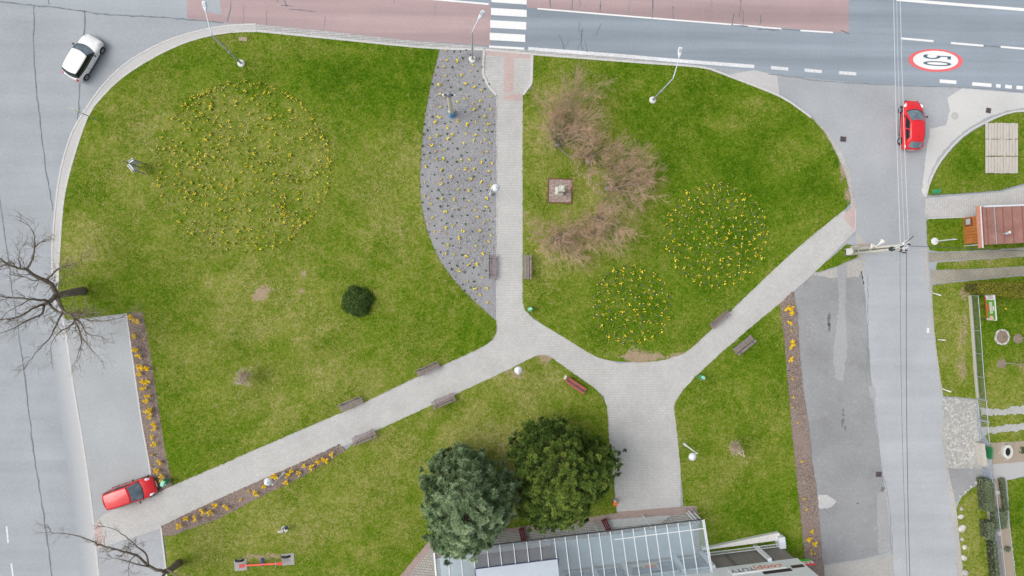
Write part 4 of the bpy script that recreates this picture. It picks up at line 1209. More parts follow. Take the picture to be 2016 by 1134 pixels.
# dark red benches in front of the shop
for (a, b), lab in ((((1190, 1026), (1199, 1045)), 'dark red bench between the right conifer and the glass canopy'), (((1027, 1045), (1031, 1063)), 'dark red bench in the gap between the two conifers'), (((856, 1076), (862, 1096)), 'dark red bench half hidden below the blue green conifer')):
    p = (P(*a, .5) + P(*b, .5)) / 2; p.z = .05
    r = thing('dark_bench', lab, 'bench', p, heading(a, b), 'dark red benches at the shop')
    for y in (-.15, 0, .15):
        o = link('slat', slat(1.1, .13, M_BENCHD), r); o.location = (0, y, .45)
    for sx in (-1, 1):
        m = MB(); m.box((sx * .4, 0, .21), (.08, .36, .42)); m.build('leg', M_DARKM, r)
r = thing('cart_rack', 'steel rail rack with dark red board at the canopy corner', 'rack', P(1361, 1013, .06), heading((1352, 1003), (1372, 1025)))
for y in (-.18, .02):
    m = MB(); m.tube([(-.6, y, .0), (-.6, y, .7), (-.52, y, .78), (.52, y, .78), (.6, y, .7), (.6, y, 0)], .04, 8); m.build('rail', M_STEELP, r, smooth=True)
m = MB(); m.box((.05, .2, .6), (1.1, .05, .3)); m.build('board', M_BENCHD, r)


# ------------------------------------------------------------------ bins
def bin_(px, lab, rz=0.0, kind=0):
    r = thing('litter_bin', lab, 'litter bin', Vector((P(*px, .95).x, P(*px, .95).y, .1)), rz, 'green litter bins')
    m = MB(); m.tube([(0, -.16, 0), (0, -.16, 1.0)], .03, 8); m.build('post', M_STEEL, r)
    m = MB(); m.prism([(-.19, -.12), (.19, -.12), (.17, .12), (.08, .18), (-.08, .18), (-.17, .12)], .3, .92); m.build('bin_body', M_GREENB, r, bevel=.02)
    m = MB()
    if kind == 0: m.prism([(-.17, -.06), (.17, -.06), (.15, .11), (.07, .16), (-.07, .16), (-.15, .11)], .92, .97)
    else: m.box((0, -.06, .95), (.36, .1, .06)); m.box((0, .16, .95), (.2, .06, .05))
    m.build('lid', M_GREENL if kind == 0 else M_GREENB, r, bevel=.01)
    return r


bin_((1044, 609), 'green litter bin on the grass at the path fork', .3)
bin_((1383.5, 744), 'green litter bin where the right diagonal path begins', -.6)
bin_((1847, 376), 'green litter bin on the corner lawn by the paved walk', 1.6, 1)
b = bin_((322, 952), 'large green litter bin at the end of the left mulch bed', 1.2); b.scale = (1.35, 1.25, 1.0)
r = thing('orange_bin', 'small orange bin under the right conifer by the path', 'litter bin', P(1209, 988, .1), .2)
m = MB(); m.prism([(-.14, -.17), (.14, -.17), (.16, .17), (-.16, .17)], .1, .55); m.build('bin_body', M_ORANGE, r, bevel=.02)
m = MB(); m.box((0, .22, .35), (.18, .08, .5)); m.build('holder', M_STEELP, r)

# ------------------------------------------------------------------ information stand with three posts
r = thing('information_stand', 'white two winged information stand on the large lawn', 'notice board', P(279, 328.5, .1))
M_TIMBER = plain('grey timber', (.34, .30, .27), .8, .2, 10)
M_BOARD = NT('notice board print')
_w = M_BOARD.noise(1, 2, .5, M_BOARD.pos((1, 1, 22))); M_BOARD.col(M_BOARD.ramp(_w, [(.40, (.55, .55, .57)), (.5, (.84, .84, .86))])).set(Roughness=.4); M_BOARD = M_BOARD.m
o0 = P(279, 328.5, .1)
ends = [P(284, 322.5, .1) - o0, P(284, 342, .1) - o0]
ap = P(280.5, 329, .1) - o0 - Vector((.25, 0, 0))
m = MB(); m.tube([ap, ap + Vector((0, 0, 2.7))], [.06, .04], 8); m.build('post', M_TIMBER, r)
for e in ends:
    m = MB(); m.tube([e, e + Vector((0, 0, 1.75))], .05, 8); m.build('post', M_TIMBER, r)
    m = MB(); mid0 = ap.lerp(e, .06); mid1 = ap.lerp(e, .94)
    ow = (mid1 - mid0).cross(Vector((0, 0, 1))).normalized()
    if ow.x > 0: ow = -ow
    lo0, lo1, hi0, hi1 = [q + ow * w_ + Vector((0, 0, z_)) for q, w_, z_ in ((mid0, .02, .55), (mid1, .02, .55), (mid0, .16, 1.6), (mid1, .16, 1.6))]; th_ = ow * .04
    m.add([lo0, lo1, hi1, hi0, lo0 + th_, lo1 + th_, hi1 + th_, hi0 + th_], [(0, 1, 2, 3), (4, 7, 6, 5), (0, 4, 5, 1), (1, 5, 6, 2), (2, 6, 7, 3), (3, 7, 4, 0)]); m.build('panel', M_BOARD, r)
    m = MB(); m.beam(ap + Vector((0, 0, 1.68)), e + Vector((0, 0, 1.68)), .09, .05); m.build('top_rail', M_STEEL, r)

# ------------------------------------------------------------------ tall post monument in the gravel bed
r = thing('post_monument', 'tall beige post with short crossbar, white end globes and blue foot', 'monument', P(889, 226, .08))
m = MB(); m.lathe([(.26, 0), (.26, .35), (.21, .5), (.20, .9)], 14); m.build('foot', plain('blue paint', (.05, .35, .72), .5, .15), r, smooth=True, sharp=40)
m = MB(); m.lathe([(.19, .45), (.17, 3.0), (.15, 5.6)], 12); m.build('shaft', plain('cream post', (.66, .62, .53), .8, .12, 5), r, smooth=True, sharp=40)
m = MB(); m.box((-.12, -.16, 1.1), (.14, .14, 1.1)); m.build('meter_box', M_CONCP, r)
m = MB(); m.beam((-.36, 0, 5.7), (.36, 0, 5.7), .12, .12); m.build('crossbar', plain('dark timber', (.10, .06, .045), .8, .2), r)
for sx in (-1, 1):
    m = MB(); m.lathe([(.02, -.09), (.07, -.06), (.09, 0), (.07, .06), (.02, .09)], 12, (sx * .4, 0, 5.75)); m.build('globe', M_LAMPG, r, smooth=True)
m = MB(); m.lathe([(.15, 5.6), (.17, 5.9), (.15, 6.15), (.08, 6.3)], 12); m.build('cap', plain('slate blue', (.25, .29, .36), .6), r, smooth=True)

# ------------------------------------------------------------------ stone memorial
mem = thing('memorial', 'square memorial plot of pink gravel with a stone pedestal', 'memorial', P(1102, 376, .1), math.radians(-2))
M_BRICKR = plain('red edging', (.20, .075, .06), .85, .3, 9)
M_STONEM = plain('memorial stone', (.46, .46, .38), .85, .2, 9)
M_STONEL = plain('memorial base stone', (.60, .60, .55), .85, .12, 9)
for a, b in (((-.93, -.93), (.93, -.93)), ((.93, -.93), (.93, .93)), ((.93, .93), (-.93, .93)), ((-.93, .93), (-.93, -.93))):
    m = MB(); m.beam((a[0], a[1], .04), (b[0], b[1], .04), .07, .16); m.build('edging', M_BRICKR, mem)
m = MB(); m.box((0, 0, .02), (1.82, 1.82, .06)); gb = m.build('gravel_base', M_PINKGR, mem)
gg = scatter_chips('gravel_fill', [(1080, 354), (1124, 353), (1125, 398), (1081, 399)], .16, 900, M_PINKGR, .015, .04, '')
gg['label'] = 'loose pink gravel on the memorial plot'; gg['category'] = 'gravel'
m = MB(); m.prism([(-.36, -.36), (.3, -.36), (.3, .3), (-.36, .3)], .05, .22); m.build('base_step', M_STONEL, mem, bevel=.02)
V_ = [(-.34, -.34, .22), (.28, -.34, .22), (.28, .28, .22), (-.34, .28, .22), (-.2, -.2, .5), (.2, -.2, .5), (.2, .2, .5), (-.2, .2, .5)]
m = MB(); m.add(V_, [(0, 3, 2, 1), (4, 5, 6, 7), (0, 1, 5, 4), (1, 2, 6, 5), (2, 3, 7, 6), (3, 0, 4, 7)]); m.build('plinth', M_STONEL, mem)
m = MB(); m.box((0, 0, .95), (.42, .42, .9)); m.build('pedestal', M_STONEM, mem, bevel=.02)
m = MB(); m.box((0, 0, 1.45), (.5, .5, .12)); m.build('cornice', M_STONEM, mem, bevel=.03)
m = MB(); m.box((.04, .03, 1.58), (.2, .24, .16)); m.box((-.02, -.06, 1.55), (.12, .12, .1)); m.build('broken_top', M_STONEL, mem, bevel=.03)

# ------------------------------------------------------------------ utility pole with loudspeakers and wires
ub = P(1664, 496.5, .08)
ut = thing('utility_pole', 'twin concrete utility pole with horn loudspeakers and wires', 'utility pole', ub)
top = P(1773, 486, 8.0) - ub
ax = Vector((.03, 1, 0)).normalized()
M_POLE = plain('pole concrete', (.56, .54, .48), .85, .15, 3)
for s in (-1, 1):
    m = MB(); m.tube([ax * s * .2 + Vector((0, 0, 0)), ax * s * .14 + Vector((top.x * .5, top.y * .5, 4)), ax * s * .10 + top], [.13, .115, .09], 8); m.build('pole', M_POLE, ut, smooth=True)
for z in (2.2, 4.0, 5.6, 7.3):
    m = MB(); c = top * (z / 8.0); m.box((c.x, c.y, z), (.1, .42 - .02 * z, .14)); m.build('spacer', M_POLE, ut)
m = MB(); m.box((.0, 0, .9), (.34, .5, .9)); m.build('footing_block', M_CONCP, ut, bevel=.03)
m = MB(); m.box((.05, .32, 1.6), (.14, .16, 1.6)); m.build('cable_duct', plain('duct grey', (.5, .49, .45), .7), ut)


def at_z(px, py, z): return P(px, py, z) - ub


# horns
for (px, py), z, dr, sc_ in (((1723, 484.5), 4.9, Vector((-1, .1, -.1)), 1.0), ((1733, 479), 5.3, Vector((.75, .65, .05)), 1.0)):
    c = at_z(px, py, z)
    q = dr.normalized().to_track_quat('Z', 'Y').to_matrix().to_4x4()
    m = MB(); m.lathe([(.04, -.28), (.06, -.1), (.10, .05), (.19, .22), (.21, .25), (.16, .22), (.05, .05)], 18, c, M=q); m.build('loudspeaker', M_CONCP, ut, smooth=True, sharp=50)
    m = MB(); m.beam(c - dr.normalized() * .2, Vector((top.x * z / 8, top.y * z / 8, z)), .04, .04); m.build('loudspeaker_bracket', M_DARKM, ut)
c = at_z(1696, 484, 2.3)
m = MB(); m.tube([c + Vector((-.3, .05, 0)), c + Vector((.25, .05, .9)), Vector((top.x * .45, top.y * .45, 3.6))], .05, 8); m.build('cable_pipe', plain('rusty pipe', (.40, .28, .2), .8), ut)
m = MB(); m.lathe([(.02, -.1), (.1, -.06), (.1, .06), (.02, .1)], 12, at_z(1695, 499, 2.2)); m.build('small_lamp', M_CONCP, ut, smooth=True)
m = MB(); m.beam((-.04, 0, .9), (top.x - .04, top.y, 7.9), .05, .05); m.build('down_cable', M_DARKM, ut)
# head: crossarms, insulators, street lamp
m = MB(); m.lathe([(.14, -.2), (.17, 0), (.14, .2)], 12, at_z(1756, 490, 7.0)); m.build('clamp', plain('dark green', (.03, .06, .05), .6), ut)
for (a, b), w in ((((1758, 492), (1778, 482)), .08), (((1776, 495), (1792, 478)), .08), (((1762, 487), (1788, 488)), .07)):
    m = MB(); m.beam(at_z(*a, 7.9), at_z(*b, 8.1), w, w); m.build('crossarm', M_STEELP, ut)
for px, py in ((1760, 491), (1765, 488), (1769, 493), (1774, 486), (1778, 490), (1781, 483), (1786, 486), (1784, 493), (1790, 481)):
    m = MB(); cc = at_z(px, py, 8.15); m.lathe([(.05, -.1), (.07, -.02), (.045, .02), (.065, .08), (.02, .14)], 8, cc); m.build('insulator', random.choice([M_CONCP, M_CONCB, M_DARKM]), ut, smooth=True)
m = MB(); m.tube([at_z(1776, 487, 8.0), at_z(1782, 478, 8.5), at_z(1793, 470, 8.6), at_z(1798, 465, 8.4)], .03, 6); m.build('bracket_arm', M_DARKM, ut)
m = MB(); a, b = at_z(1776, 481, 8.4), at_z(1789, 473.5, 8.4); m.beam(a, b, .2, .14); lh = m.build('lamp_head', M_CONCP, ut, bevel=.05)
m = MB(); m.beam(at_z(1771, 495, 8.0), at_z(1776, 491, 8.0), .14, .14); m.build('switch_box', M_DARKM, ut)
m = MB(); m.tube([at_z(1776, 497, 8.0), at_z(1784, 497.5, 7.9)], .05, 6); m.build('cable_joint', M_DARKM, ut)


def wire(a, b, za, zb_, sag, rad, mat, lab, n=24):
    A, B = P(*a, za), P(*b, zb_)
    # carry the far end on past the frame along the same line
    m = MB(); m.tube([A.lerp(B, i / n) - Vector((0, 0, sag * 4 * (i / n) * (1 - i / n))) for i in range(n + 1)], rad, 5)
    tag(m.build('overhead_wire', mat), lab, 'wire', 'overhead wires at the utility pole')


M_WIREL = plain('pale wire', (.62, .65, .68), .5, .05)
M_WIRED = plain('dark wire', (.045, .075, .085), .5, .1)
wire((1773, 484), (1757, -330), 8.1, 8.1, .25, .017, M_WIREL, 'pale overhead wire up the right road, leftmost strand')
wire((1789, 480), (1768, -330), 8.1, 8.1, .25, .017, M_WIREL, 'pale overhead wire up the right road, rightmost strand')
wire((1781, 482), (1763, -330), 8.3, 8.3, .3, .010, M_WIREL, 'thin pale overhead wire up the right road, middle strand')
wire((1772, 497), (1806, 1500), 8.0, 7.6, .5, .011, M_WIRED, 'thin dark overhead wire down the right road, left strand')
wire((1785, 498), (1806, 1500), 8.0, 7.4, .45, .020, M_WIRED, 'thick dark overhead cable down the right road')
wire((1790, 484), (2400, 508), 8.0, 7.6, .5, .02, M_WIRED, 'dark overhead cable crossing right over the small lawn')

# ------------------------------------------------------------------ seesaw, rider, slabs
for x0, y0, lab in ((474, 1112, 'square concrete slab under the left end of the seesaw'), (567, 1101, 'square concrete slab under the right end of the seesaw')):
    m = MB(); m.box(P(x0, y0, .11), (.95, .88, .06), math.radians(4)); tag(m.build('concrete_slab', plain('slab concrete', (.38, .37, .35), .9, .15, 7) if 'slab concrete' not in MATS else MATS['slab concrete'], bevel=.01), lab, 'slab', 'slabs under the seesaw')
ss = thing('seesaw', 'red beam seesaw with blue stand on the lower lawn', 'seesaw', P(518, 1106, .1), heading((474, 1114), (558, 1107)))
m = MB(); m.beam((-1.62, 0, .42), (1.62, 0, .66), .12, .09); m.build('beam', plain('seesaw red', (.78, .10, .06), .5, .1), ss)
M_BLUE = plain('blue metal', (.05, .12, .42), .45, .1)
m = MB(); m.beam((-.05, -.3, 0), (0, -.06, .56), .07, .07); m.beam((-.05, .3, 0), (0, .06, .56), .07, .07); m.beam((0, -.3, .05), (0, .3, .05), .07, .07); m.build('stand', M_BLUE, ss)
for x in (-1.15, 1.15):
    m = MB(); zz = .54 + x * .074; m.tube([(x, -.2, zz + .25), (x, -.18, zz + .05), (x, .18, zz + .05), (x, .2, zz + .25)], .02, 6); m.build('handle', M_STEEL, ss)
    m = MB(); m.box((x * 1.28, 0, zz + .07), (.34, .26, .04)); m.build('seat', plain('seat red', (.6, .07, .05), .5) if 'seat red' not in MATS else MATS['seat red'], ss)
for x in (-1.75, 1.75):
    m = MB()
    ring = [(x + .28 * math.cos(a), .28, .0 + .26 * math.sin(a)) for a in [math.pi * i / 12 for i in range(13)]]
    m.tube(ring, .085, 8); m.build('tyre_buffer', M_BLACK, ss, smooth=True)
sp = thing('spring_rider', 'small white and dark spring rider on the lower lawn', 'spring rider', P(560, 1041, .1), heading((550, 1043), (570, 1037)))
m = MB()
m.tube([(.12 * math.cos(a * .9), .12 * math.sin(a * .9), .02 + .4 * a / 28) for a in range(29)], .02, 5); m.build('spring', M_DARKM, sp)
m = MB()
V_ = [(-.42, .5), (-.25, .46), (-.05, .44), (.2, .46), (.3, .7), (.42, .86), (.5, .8), (.46, .64), (.34, .44), (.2, .38), (-.3, .38)]
n = len(V_); m.add([(x, -.06, z) for x, z in V_] + [(x, .06, z) for x, z in V_], [tuple(range(n)), tuple(range(2 * n - 1, n - 1, -1))] + [(i, n + i, n + (i + 1) % n, (i + 1) % n) for i in range(n)])
m.build('rider_body', plain('cream paint', (.68, .62, .48), .6, .1), sp)
m = MB(); m.tube([(.22, -.22, .68), (.22, .22, .68)], .02, 6); m.build('handlebar', M_CONCP, sp)
m = MB(); m.lathe([(.08, 0), (.16, .03), (.16, .08), (.05, .1)], 12, (.3, .16, .5)); m.build('footrest', plain('navy plastic', (.01, .015, .05), .4), sp)
m = MB(); m.box((-.12, 0, .5), (.3, .22, .04)); m.build('seat', plain('grey seat', (.45, .43, .42), .6), sp)
m = MB(); m.lathe([(.24, 0), (.24, .03)], 16); m.build('base_plate', M_STEEL, sp)


# ------------------------------------------------------------------ drains, manholes, flat plates, marker stakes
def drain(px, lab, rz=0.0, w=.5, h=.42):
    r = thing('drain_grate', lab, 'drain', P(*px, .012), rz, 'road drain grates')
    m = MB(); m.box((0, 0, 0), (w, h, .012)); m.build('pit', plain('pit dark', (.035, .03, .035), .8) if 'pit dark' not in MATS else MATS['pit dark'], r)
    M_I = MATS.get('drain iron') or plain('drain iron', (.17, .13, .13), .6, .3)
    for sx in (-1, 1):
        m = MB(); m.box((sx * (w / 2 - .02), 0, .012), (.04, h, .016)); m.build('frame', M_I, r)
    for i in range(4):
        m = MB(); m.box((0, -h / 2 + .04 + i * (h - .08) / 3, .013), (w - .09, .035, .016)); m.build('bar', M_I, r)


drain((1660, 274), 'dark drain grate near the crumbled edge of the right lawn', -.1)
drain((1946, 217.5), 'rusty drain grate in the pale concrete apron', -.15, .42)
drain((1730, 934), 'dark drain grate on the right edge of the old parking strip', -.05)
m = MB(); c = P(1880, 228, .014)
m.lathe([(.30, 0), (.30, .012), (.275, .012), (.275, .004), (.01, .004)], 28, c); tag(m.build('manhole', plain('manhole concrete', (.47, .46, .45), .85, .12, 8), smooth=False), 'round manhole cover in the pale concrete apron', 'manhole')
m = MB(); m.box(P(478.5, 77, .11), (.62, .3, .05), -.05); tag(m.build('cover_plate', plain('cover plate', (.36, .28, .21), .9, .25, 9)), 'small brown cover plate in the lawn near the main road', 'cover plate')
for (a, b), lab in ((((1837, 577), (1852, 581.5)), 'white marker stake on the verge near the hedge'), (((1847, 668.5), (1861, 670)), 'white marker stake on the verge in the middle of the fence'), (((1856, 765.5), (1872, 771.5)), 'white marker stake just above the stone apron')):
    r = thing('marker_stake', lab, 'stake', P(*a, .05), 0, 'white marker stakes on the verge')
    d = P(*b, .9) - P(*a, .05)
    m = MB(); m.tube([(0, 0, 0), tuple(d * .55)], .045, 8); m.build('stake', M_CONCP, r)
    m = MB(); m.tube([tuple(d * .56), tuple(d)], .05, 8); m.build('reflector', plain('bright white', (.82, .83, .85), .4) if 'bright white' not in MATS else MATS['bright white'], r)
for i, (px, py) in enumerate(((1827, 648), (1827, 653))):
    m = MB(); m.lathe([(.11, 0), (.11, .004)], 12, P(px, py, .008)); o = m.build('paint_dot', M_WHITE, ROAD)
for px, py in ((728, 477), (659, 494), (1199, 786), (665, 518), (545, 622), (1083, 742), (1408, 862), (1330, 880), (623, 172)):
    pass


# ================================================================== VEGETATION
def twig_mesh(name, p0, p1, p2, r0, r1, mat, rnd):
    """many bent tapering twigs, three sided"""
    n = len(p0)
    t = p2 - p0; t /= np.linalg.norm(t, axis=1)[:, None] + 1e-9
    ref = np.where(np.abs(t[:, 2:3]) > .9, np.array([[1., 0, 0]]), np.array([[0, 0, 1.]]))
    a = np.cross(t, ref); a /= np.linalg.norm(a, axis=1)[:, None] + 1e-9
    b = np.cross(t, a)
    V = np.empty((n, 9, 3))
    for j, (p, r) in enumerate(((p0, r0), (p1, (r0 + r1) / 2), (p2, r1))):
        for k in range(3):
            an = 2 * math.pi * k / 3
            V[:, j * 3 + k] = p + (a * math.cos(an) + b * math.sin(an)) * r[:, None]
    base = np.arange(n)[:, None] * 9
    F = []
    for j in range(2):
        for k in range(3):
            k2 = (k + 1) % 3
            F.append(base + np.array([j * 3 + k, j * 3 + k2, (j + 1) * 3 + k2])); F.append(base + np.array([j * 3 + k, (j + 1) * 3 + k2, (j + 1) * 3 + k]))
    return arrmesh(name, V.reshape(-1, 3), np.concatenate(F), mat, {'rnd': np.repeat(rnd, 9)})


def unit(v): return v / (np.linalg.norm(v, axis=1)[:, None] + 1e-9)


def grow(p, d, ln, r, levels, rng):
    """levels: list of (children, spread, length factor, radius factor, rnd value, up bias). Returns twig arrays"""
    out = []
    rv = np.full(len(p), .1)
    for lv in range(len(levels) + 1):
        bend = rng.normal(0, .16, p.shape) * ln[:, None]
        p2 = p + d * ln[:, None]; p1 = p + d * ln[:, None] * .5 + bend
        out.append((p, p1, p2, r, r * .5, rv))
        if lv == len(levels): break
        nc, spread, lf, rf, rvv, upb = levels[lv]
        q, dd, ll, rr = [], [], [], []
        for c in range(nc):
            t = rng.uniform(.25, 1.0, len(p))[:, None]
            q.append(np.where(t < .5, p + (p1 - p) * t * 2, p1 + (p2 - p1) * (t - .5) * 2))
            nd = d + rng.normal(0, spread, d.shape); nd[:, 2] += upb
            dd.append(unit(nd)); ll.append(ln * lf * rng.uniform(.6, 1.25, len(p))); rr.append(r * rf * rng.uniform(.8, 1.1, len(p)))
        p, d, ln, r = np.concatenate(q), np.concatenate(dd), np.concatenate(ll), np.concatenate(rr)
        rv = np.clip(rvv + rng.normal(0, .12, len(p)), 0, 1)
    return [np.concatenate([o[i] for o in out]) for i in range(6)]


M_BARK = randmat('bark', [(.1, (.07, .055, .042)), (.45, (.21, .17, .13)), (.85, (.42, .36, .28))], .9, .1, 8)
M_BARKT = plain('tree bark', (.17, .145, .115), .95, .5, 9)
M_TWIGR = randmat('reddish twigs', [(.1, (.20, .20, .14)), (.35, (.38, .32, .22)), (.65, (.54, .37, .255)), (.95, (.64, .42, .305))], .8, .15, 6)


def big_tree(base, zfork, limbs, label, trunk_r, name='bare_tree', seed=1, twig_scale=1.0, ntw=19):
    rng = np.random.default_rng(seed)
    b = P(*base[0], 0); root = thing(name, label, 'tree', b)
    m = MB(); pts = [P(x, y, z) - b for (x, y), z in base[1]]
    m.tube(pts, [trunk_r * k for k in np.linspace(1.15, .72, len(pts))], 14); m.build('trunk', M_BARKT, root, smooth=True)
    crown = None
    ps, ds, ls, rs = [], [], [], []
    for L in limbs:
        pxs, z0, z1, r0, r1 = L
        den = smooth_line(pxs, 7)
        W = [P(x, y, z0 + (z1 - z0) * (i / (len(den) - 1)) ** .8) - b for i, (x, y) in enumerate(den)]
        W = [w + Vector(rng.normal(0, .02, 3)) for w in W]
        m = MB(); m.tube(W, [r0 + (r1 - r0) * (i / (len(W) - 1)) ** .7 for i in range(len(W))], 7)
        o = m.build('limb', M_BARKT, root, smooth=True)
        tot = sum((W[i + 1] - W[i]).length for i in range(len(W) - 1))
        k = max(3, int(tot * ntw / 6))
        for _ in range(k):
            i = int(rng.uniform(.2, 1) * (len(W) - 2)); t = np.array(W[i + 1] - W[i]); t /= np.linalg.norm(t)
            dv = t * .55 + rng.normal(0, .55, 3); dv[2] += .18
            ps.append(np.array(W[i])); ds.append(dv); ls.append(rng.uniform(.45, 1.1) * twig_scale); rs.append(max(.010, (r0 + (r1 - r0) * (i / len(W))) * .32))
        e = np.array(W[-1] - W[-2]); e /= np.linalg.norm(e)
        for _ in range(3):
            ps.append(np.array(W[-1])); ds.append(e + rng.normal(0, .3, 3)); ls.append(rng.uniform(.6, 1.2) * twig_scale); rs.append(max(r1, .010))
    p, d, ln, r = np.array(ps), unit(np.array(ds)), np.array(ls), np.minimum(np.array(rs), .03)
    tw = grow(p, d, ln, r, [(4, .5, .62, .6, .4, .05), (3, .5, .6, .62, .75, .03)], rng)
    tw[3] = np.clip(tw[3] * .8, .0045, 1); tw[4] = np.maximum(tw[4] * .8, .0032)
    link('twigs', twig_mesh('twigs', *tw[:5], M_BARK, tw[5]), root)
    return root


big_tree(((165, 573), [((165, 573), 0), ((152, 574), .9), ((136, 577), 1.9), ((118, 580), 2.9), ((108, 583), 3.4)]), 3.4, [
    ([(112, 581), (106, 567), (92.6, 554), (69, 544), (53, 530)], 3.3, 5.0, .19, .11),
    ([(53, 530), (37, 528), (16, 521), (-8, 507), (-30, 500)], 5.0, 6.2, .10, .03),
    ([(16, 521), (0, 525), (-24, 524)], 5.5, 6.2, .06, .02),
    ([(53, 530), (63.5, 509), (69, 487), (66, 459), (57, 444)], 5.0, 6.6, .09, .02),
    ([(69, 487), (79, 479)], 5.7, 6.0, .05, .03),
    ([(40, 526), (38, 510), (38, 493)], 5.2, 6.2, .05, .015),
    ([(92, 552), (106, 536), (124, 525), (145, 521), (161, 512)], 4.0, 5.6, .10, .02),
    ([(106, 566), (119, 553), (126, 541)], 3.7, 4.6, .06, .02),
    ([(88, 548), (66, 553), (48, 545)], 4.3, 5.0, .05, .02),
    ([(110, 584), (98, 592), (87, 600)], 3.4, 4.1, .20, .13),
    ([(95, 594), (87, 591), (58, 589), (21, 586), (-10, 582)], 4.0, 6.2, .11, .03),
    ([(87, 600), (69, 605), (48, 618), (24, 628), (-8, 627)], 4.1, 6.3, .10, .025),
    ([(87, 602), (82, 618), (53, 631), (26, 647), (-6, 659)], 4.1, 6.2, .09, .02),
    ([(58, 589), (40, 600), (14, 614)], 5.0, 6.0, .05, .015),
    ([(112, 584), (118, 600), (124, 612), (132, 618), (159, 619), (178, 620)], 3.3, 4.8, .17, .05),
    ([(98, 598), (110, 612), (126, 617)], 3.9, 4.0, .10, .09),
    ([(145, 621), (185, 632), (212, 631), (240, 625)], 4.4, 5.8, .06, .02),
    ([(140, 620), (148, 634), (156, 650), (161, 668), (156, 689), (151, 708)], 4.2, 6.4, .10, .015),
    ([(150, 628), (160, 638), (172, 657), (201, 663)], 4.4, 6.0, .07, .015),
    ([(145, 636), (134, 646), (119, 652), (103, 673), (99, 688)], 4.6, 6.2, .06, .012),
    ([(122, 617), (106, 650), (98, 665), (77, 687), (58, 711)], 4.0, 6.6, .08, .015),
    ([(161, 668), (176, 682), (190, 700)], 5.6, 6.4, .04, .012),
], 'large bare tree spreading its limbs over the left road', .29, seed=3)
big_tree(((352, 1108), [((352, 1108), 0), ((345, 1114), 1.2), ((334, 1122), 2.4), ((324, 1126), 3.0)]), 3.0, [
    ([(326, 1126), (300, 1119), (287, 1109), (267, 1093), (233, 1083), (200, 1074), (173, 1063), (147, 1053), (100, 1049)], 3.0, 6.0, .13, .018),
    ([(292, 1113), (290, 1096), (273, 1079), (247, 1056), (227, 1043), (208, 1037)], 3.6, 6.0, .08, .015),
    ([(295, 1117), (267, 1109), (240, 1102), (222, 1099)], 3.5, 5.4, .07, .015),
    ([(267, 1093), (254, 1110), (254, 1150)], 4.2, 5.6, .04, .012),
    ([(326, 1126), (310, 1150), (290, 1180), (270, 1220)], 3.0, 6.0, .12, .03),
    ([(330, 1122), (350, 1135), (380, 1150)], 3.0, 5.4, .08, .02),
], 'smaller bare tree at the lower left corner', .26, seed=5, twig_scale=.8, ntw=16)
# small dark ground bush at the foot of the corner tree is ivy on the trunk


def shrub(base, crown, rpx, ztop, label, seed, nst=26):
    rng = np.random.default_rng(seed)
    b = P(*base, .1); root = thing('reddish_shrub', label, 'shrub', b, 0, 'bare reddish shrubs around the memorial')
    zc = ztop * .62
    c = np.array(P(*crown, zc) - b); R = rpx / 27.0
    tg = rng.normal(0, 1, (nst, 3)); tg = unit(tg) * np.sqrt(rng.uniform(.1, 1.0, (nst, 1))) * R * .92
    tg[:, 2] *= .55; tg[:, 2] = np.abs(tg[:, 2]) * rng.choice([1, -.5], nst)
    tip = c + tg
    p = rng.normal(0, .10, (nst, 3)); p[:, 2] = 0
    d = tip - p; ln = np.linalg.norm(d, axis=1)
    tw = grow(p, unit(d), ln, rng.uniform(.028, .05, nst), [(5, .44, .42, .45, .3, .0), (5, .48, .52, .5, .62, .0), (7, .52, .55, .6, .88, .0)], rng)
    tw[3] = np.maximum(tw[3], .0034); tw[4] = np.maximum(tw[4], .0026)
    k = tw[5] < .2
    link('stems', twig_mesh('stems', *[a[k] for a in tw[:5]], M_TWIGR, tw[5][k]), root)
    link('twigs', twig_mesh('twigs', *[a[~k] for a in tw[:5]], M_TWIGR, tw[5][~k]), root)
    m = MB(); m.lathe([(.2, -.05), (.24, .08), (.2, .2), (.1, .3)], 10); m.build('stump', plain('grey stump', (.33, .30, .27), .9, .2, 9) if 'grey stump' not in MATS else MATS['grey stump'], root, smooth=True)
    return root


shrub((1098, 284), (1114, 230), 84, 4.0, 'bare reddish shrub nearest the crossing landing', 11, 32)
shrub((1157, 318), (1178, 300), 62, 3.2, 'small sparse reddish shrub between the two upper shrubs', 12, 17)
shrub((1196, 372), (1236, 348), 66, 3.6, 'bare reddish shrub right of the memorial', 13, 23)
shrub((1176, 428), (1190, 440), 72, 3.3, 'bare reddish shrub below right of the memorial', 14, 24)
shrub((1101, 470), (1106, 468), 70, 3.2, 'bare reddish shrub directly below the memorial', 15, 25)


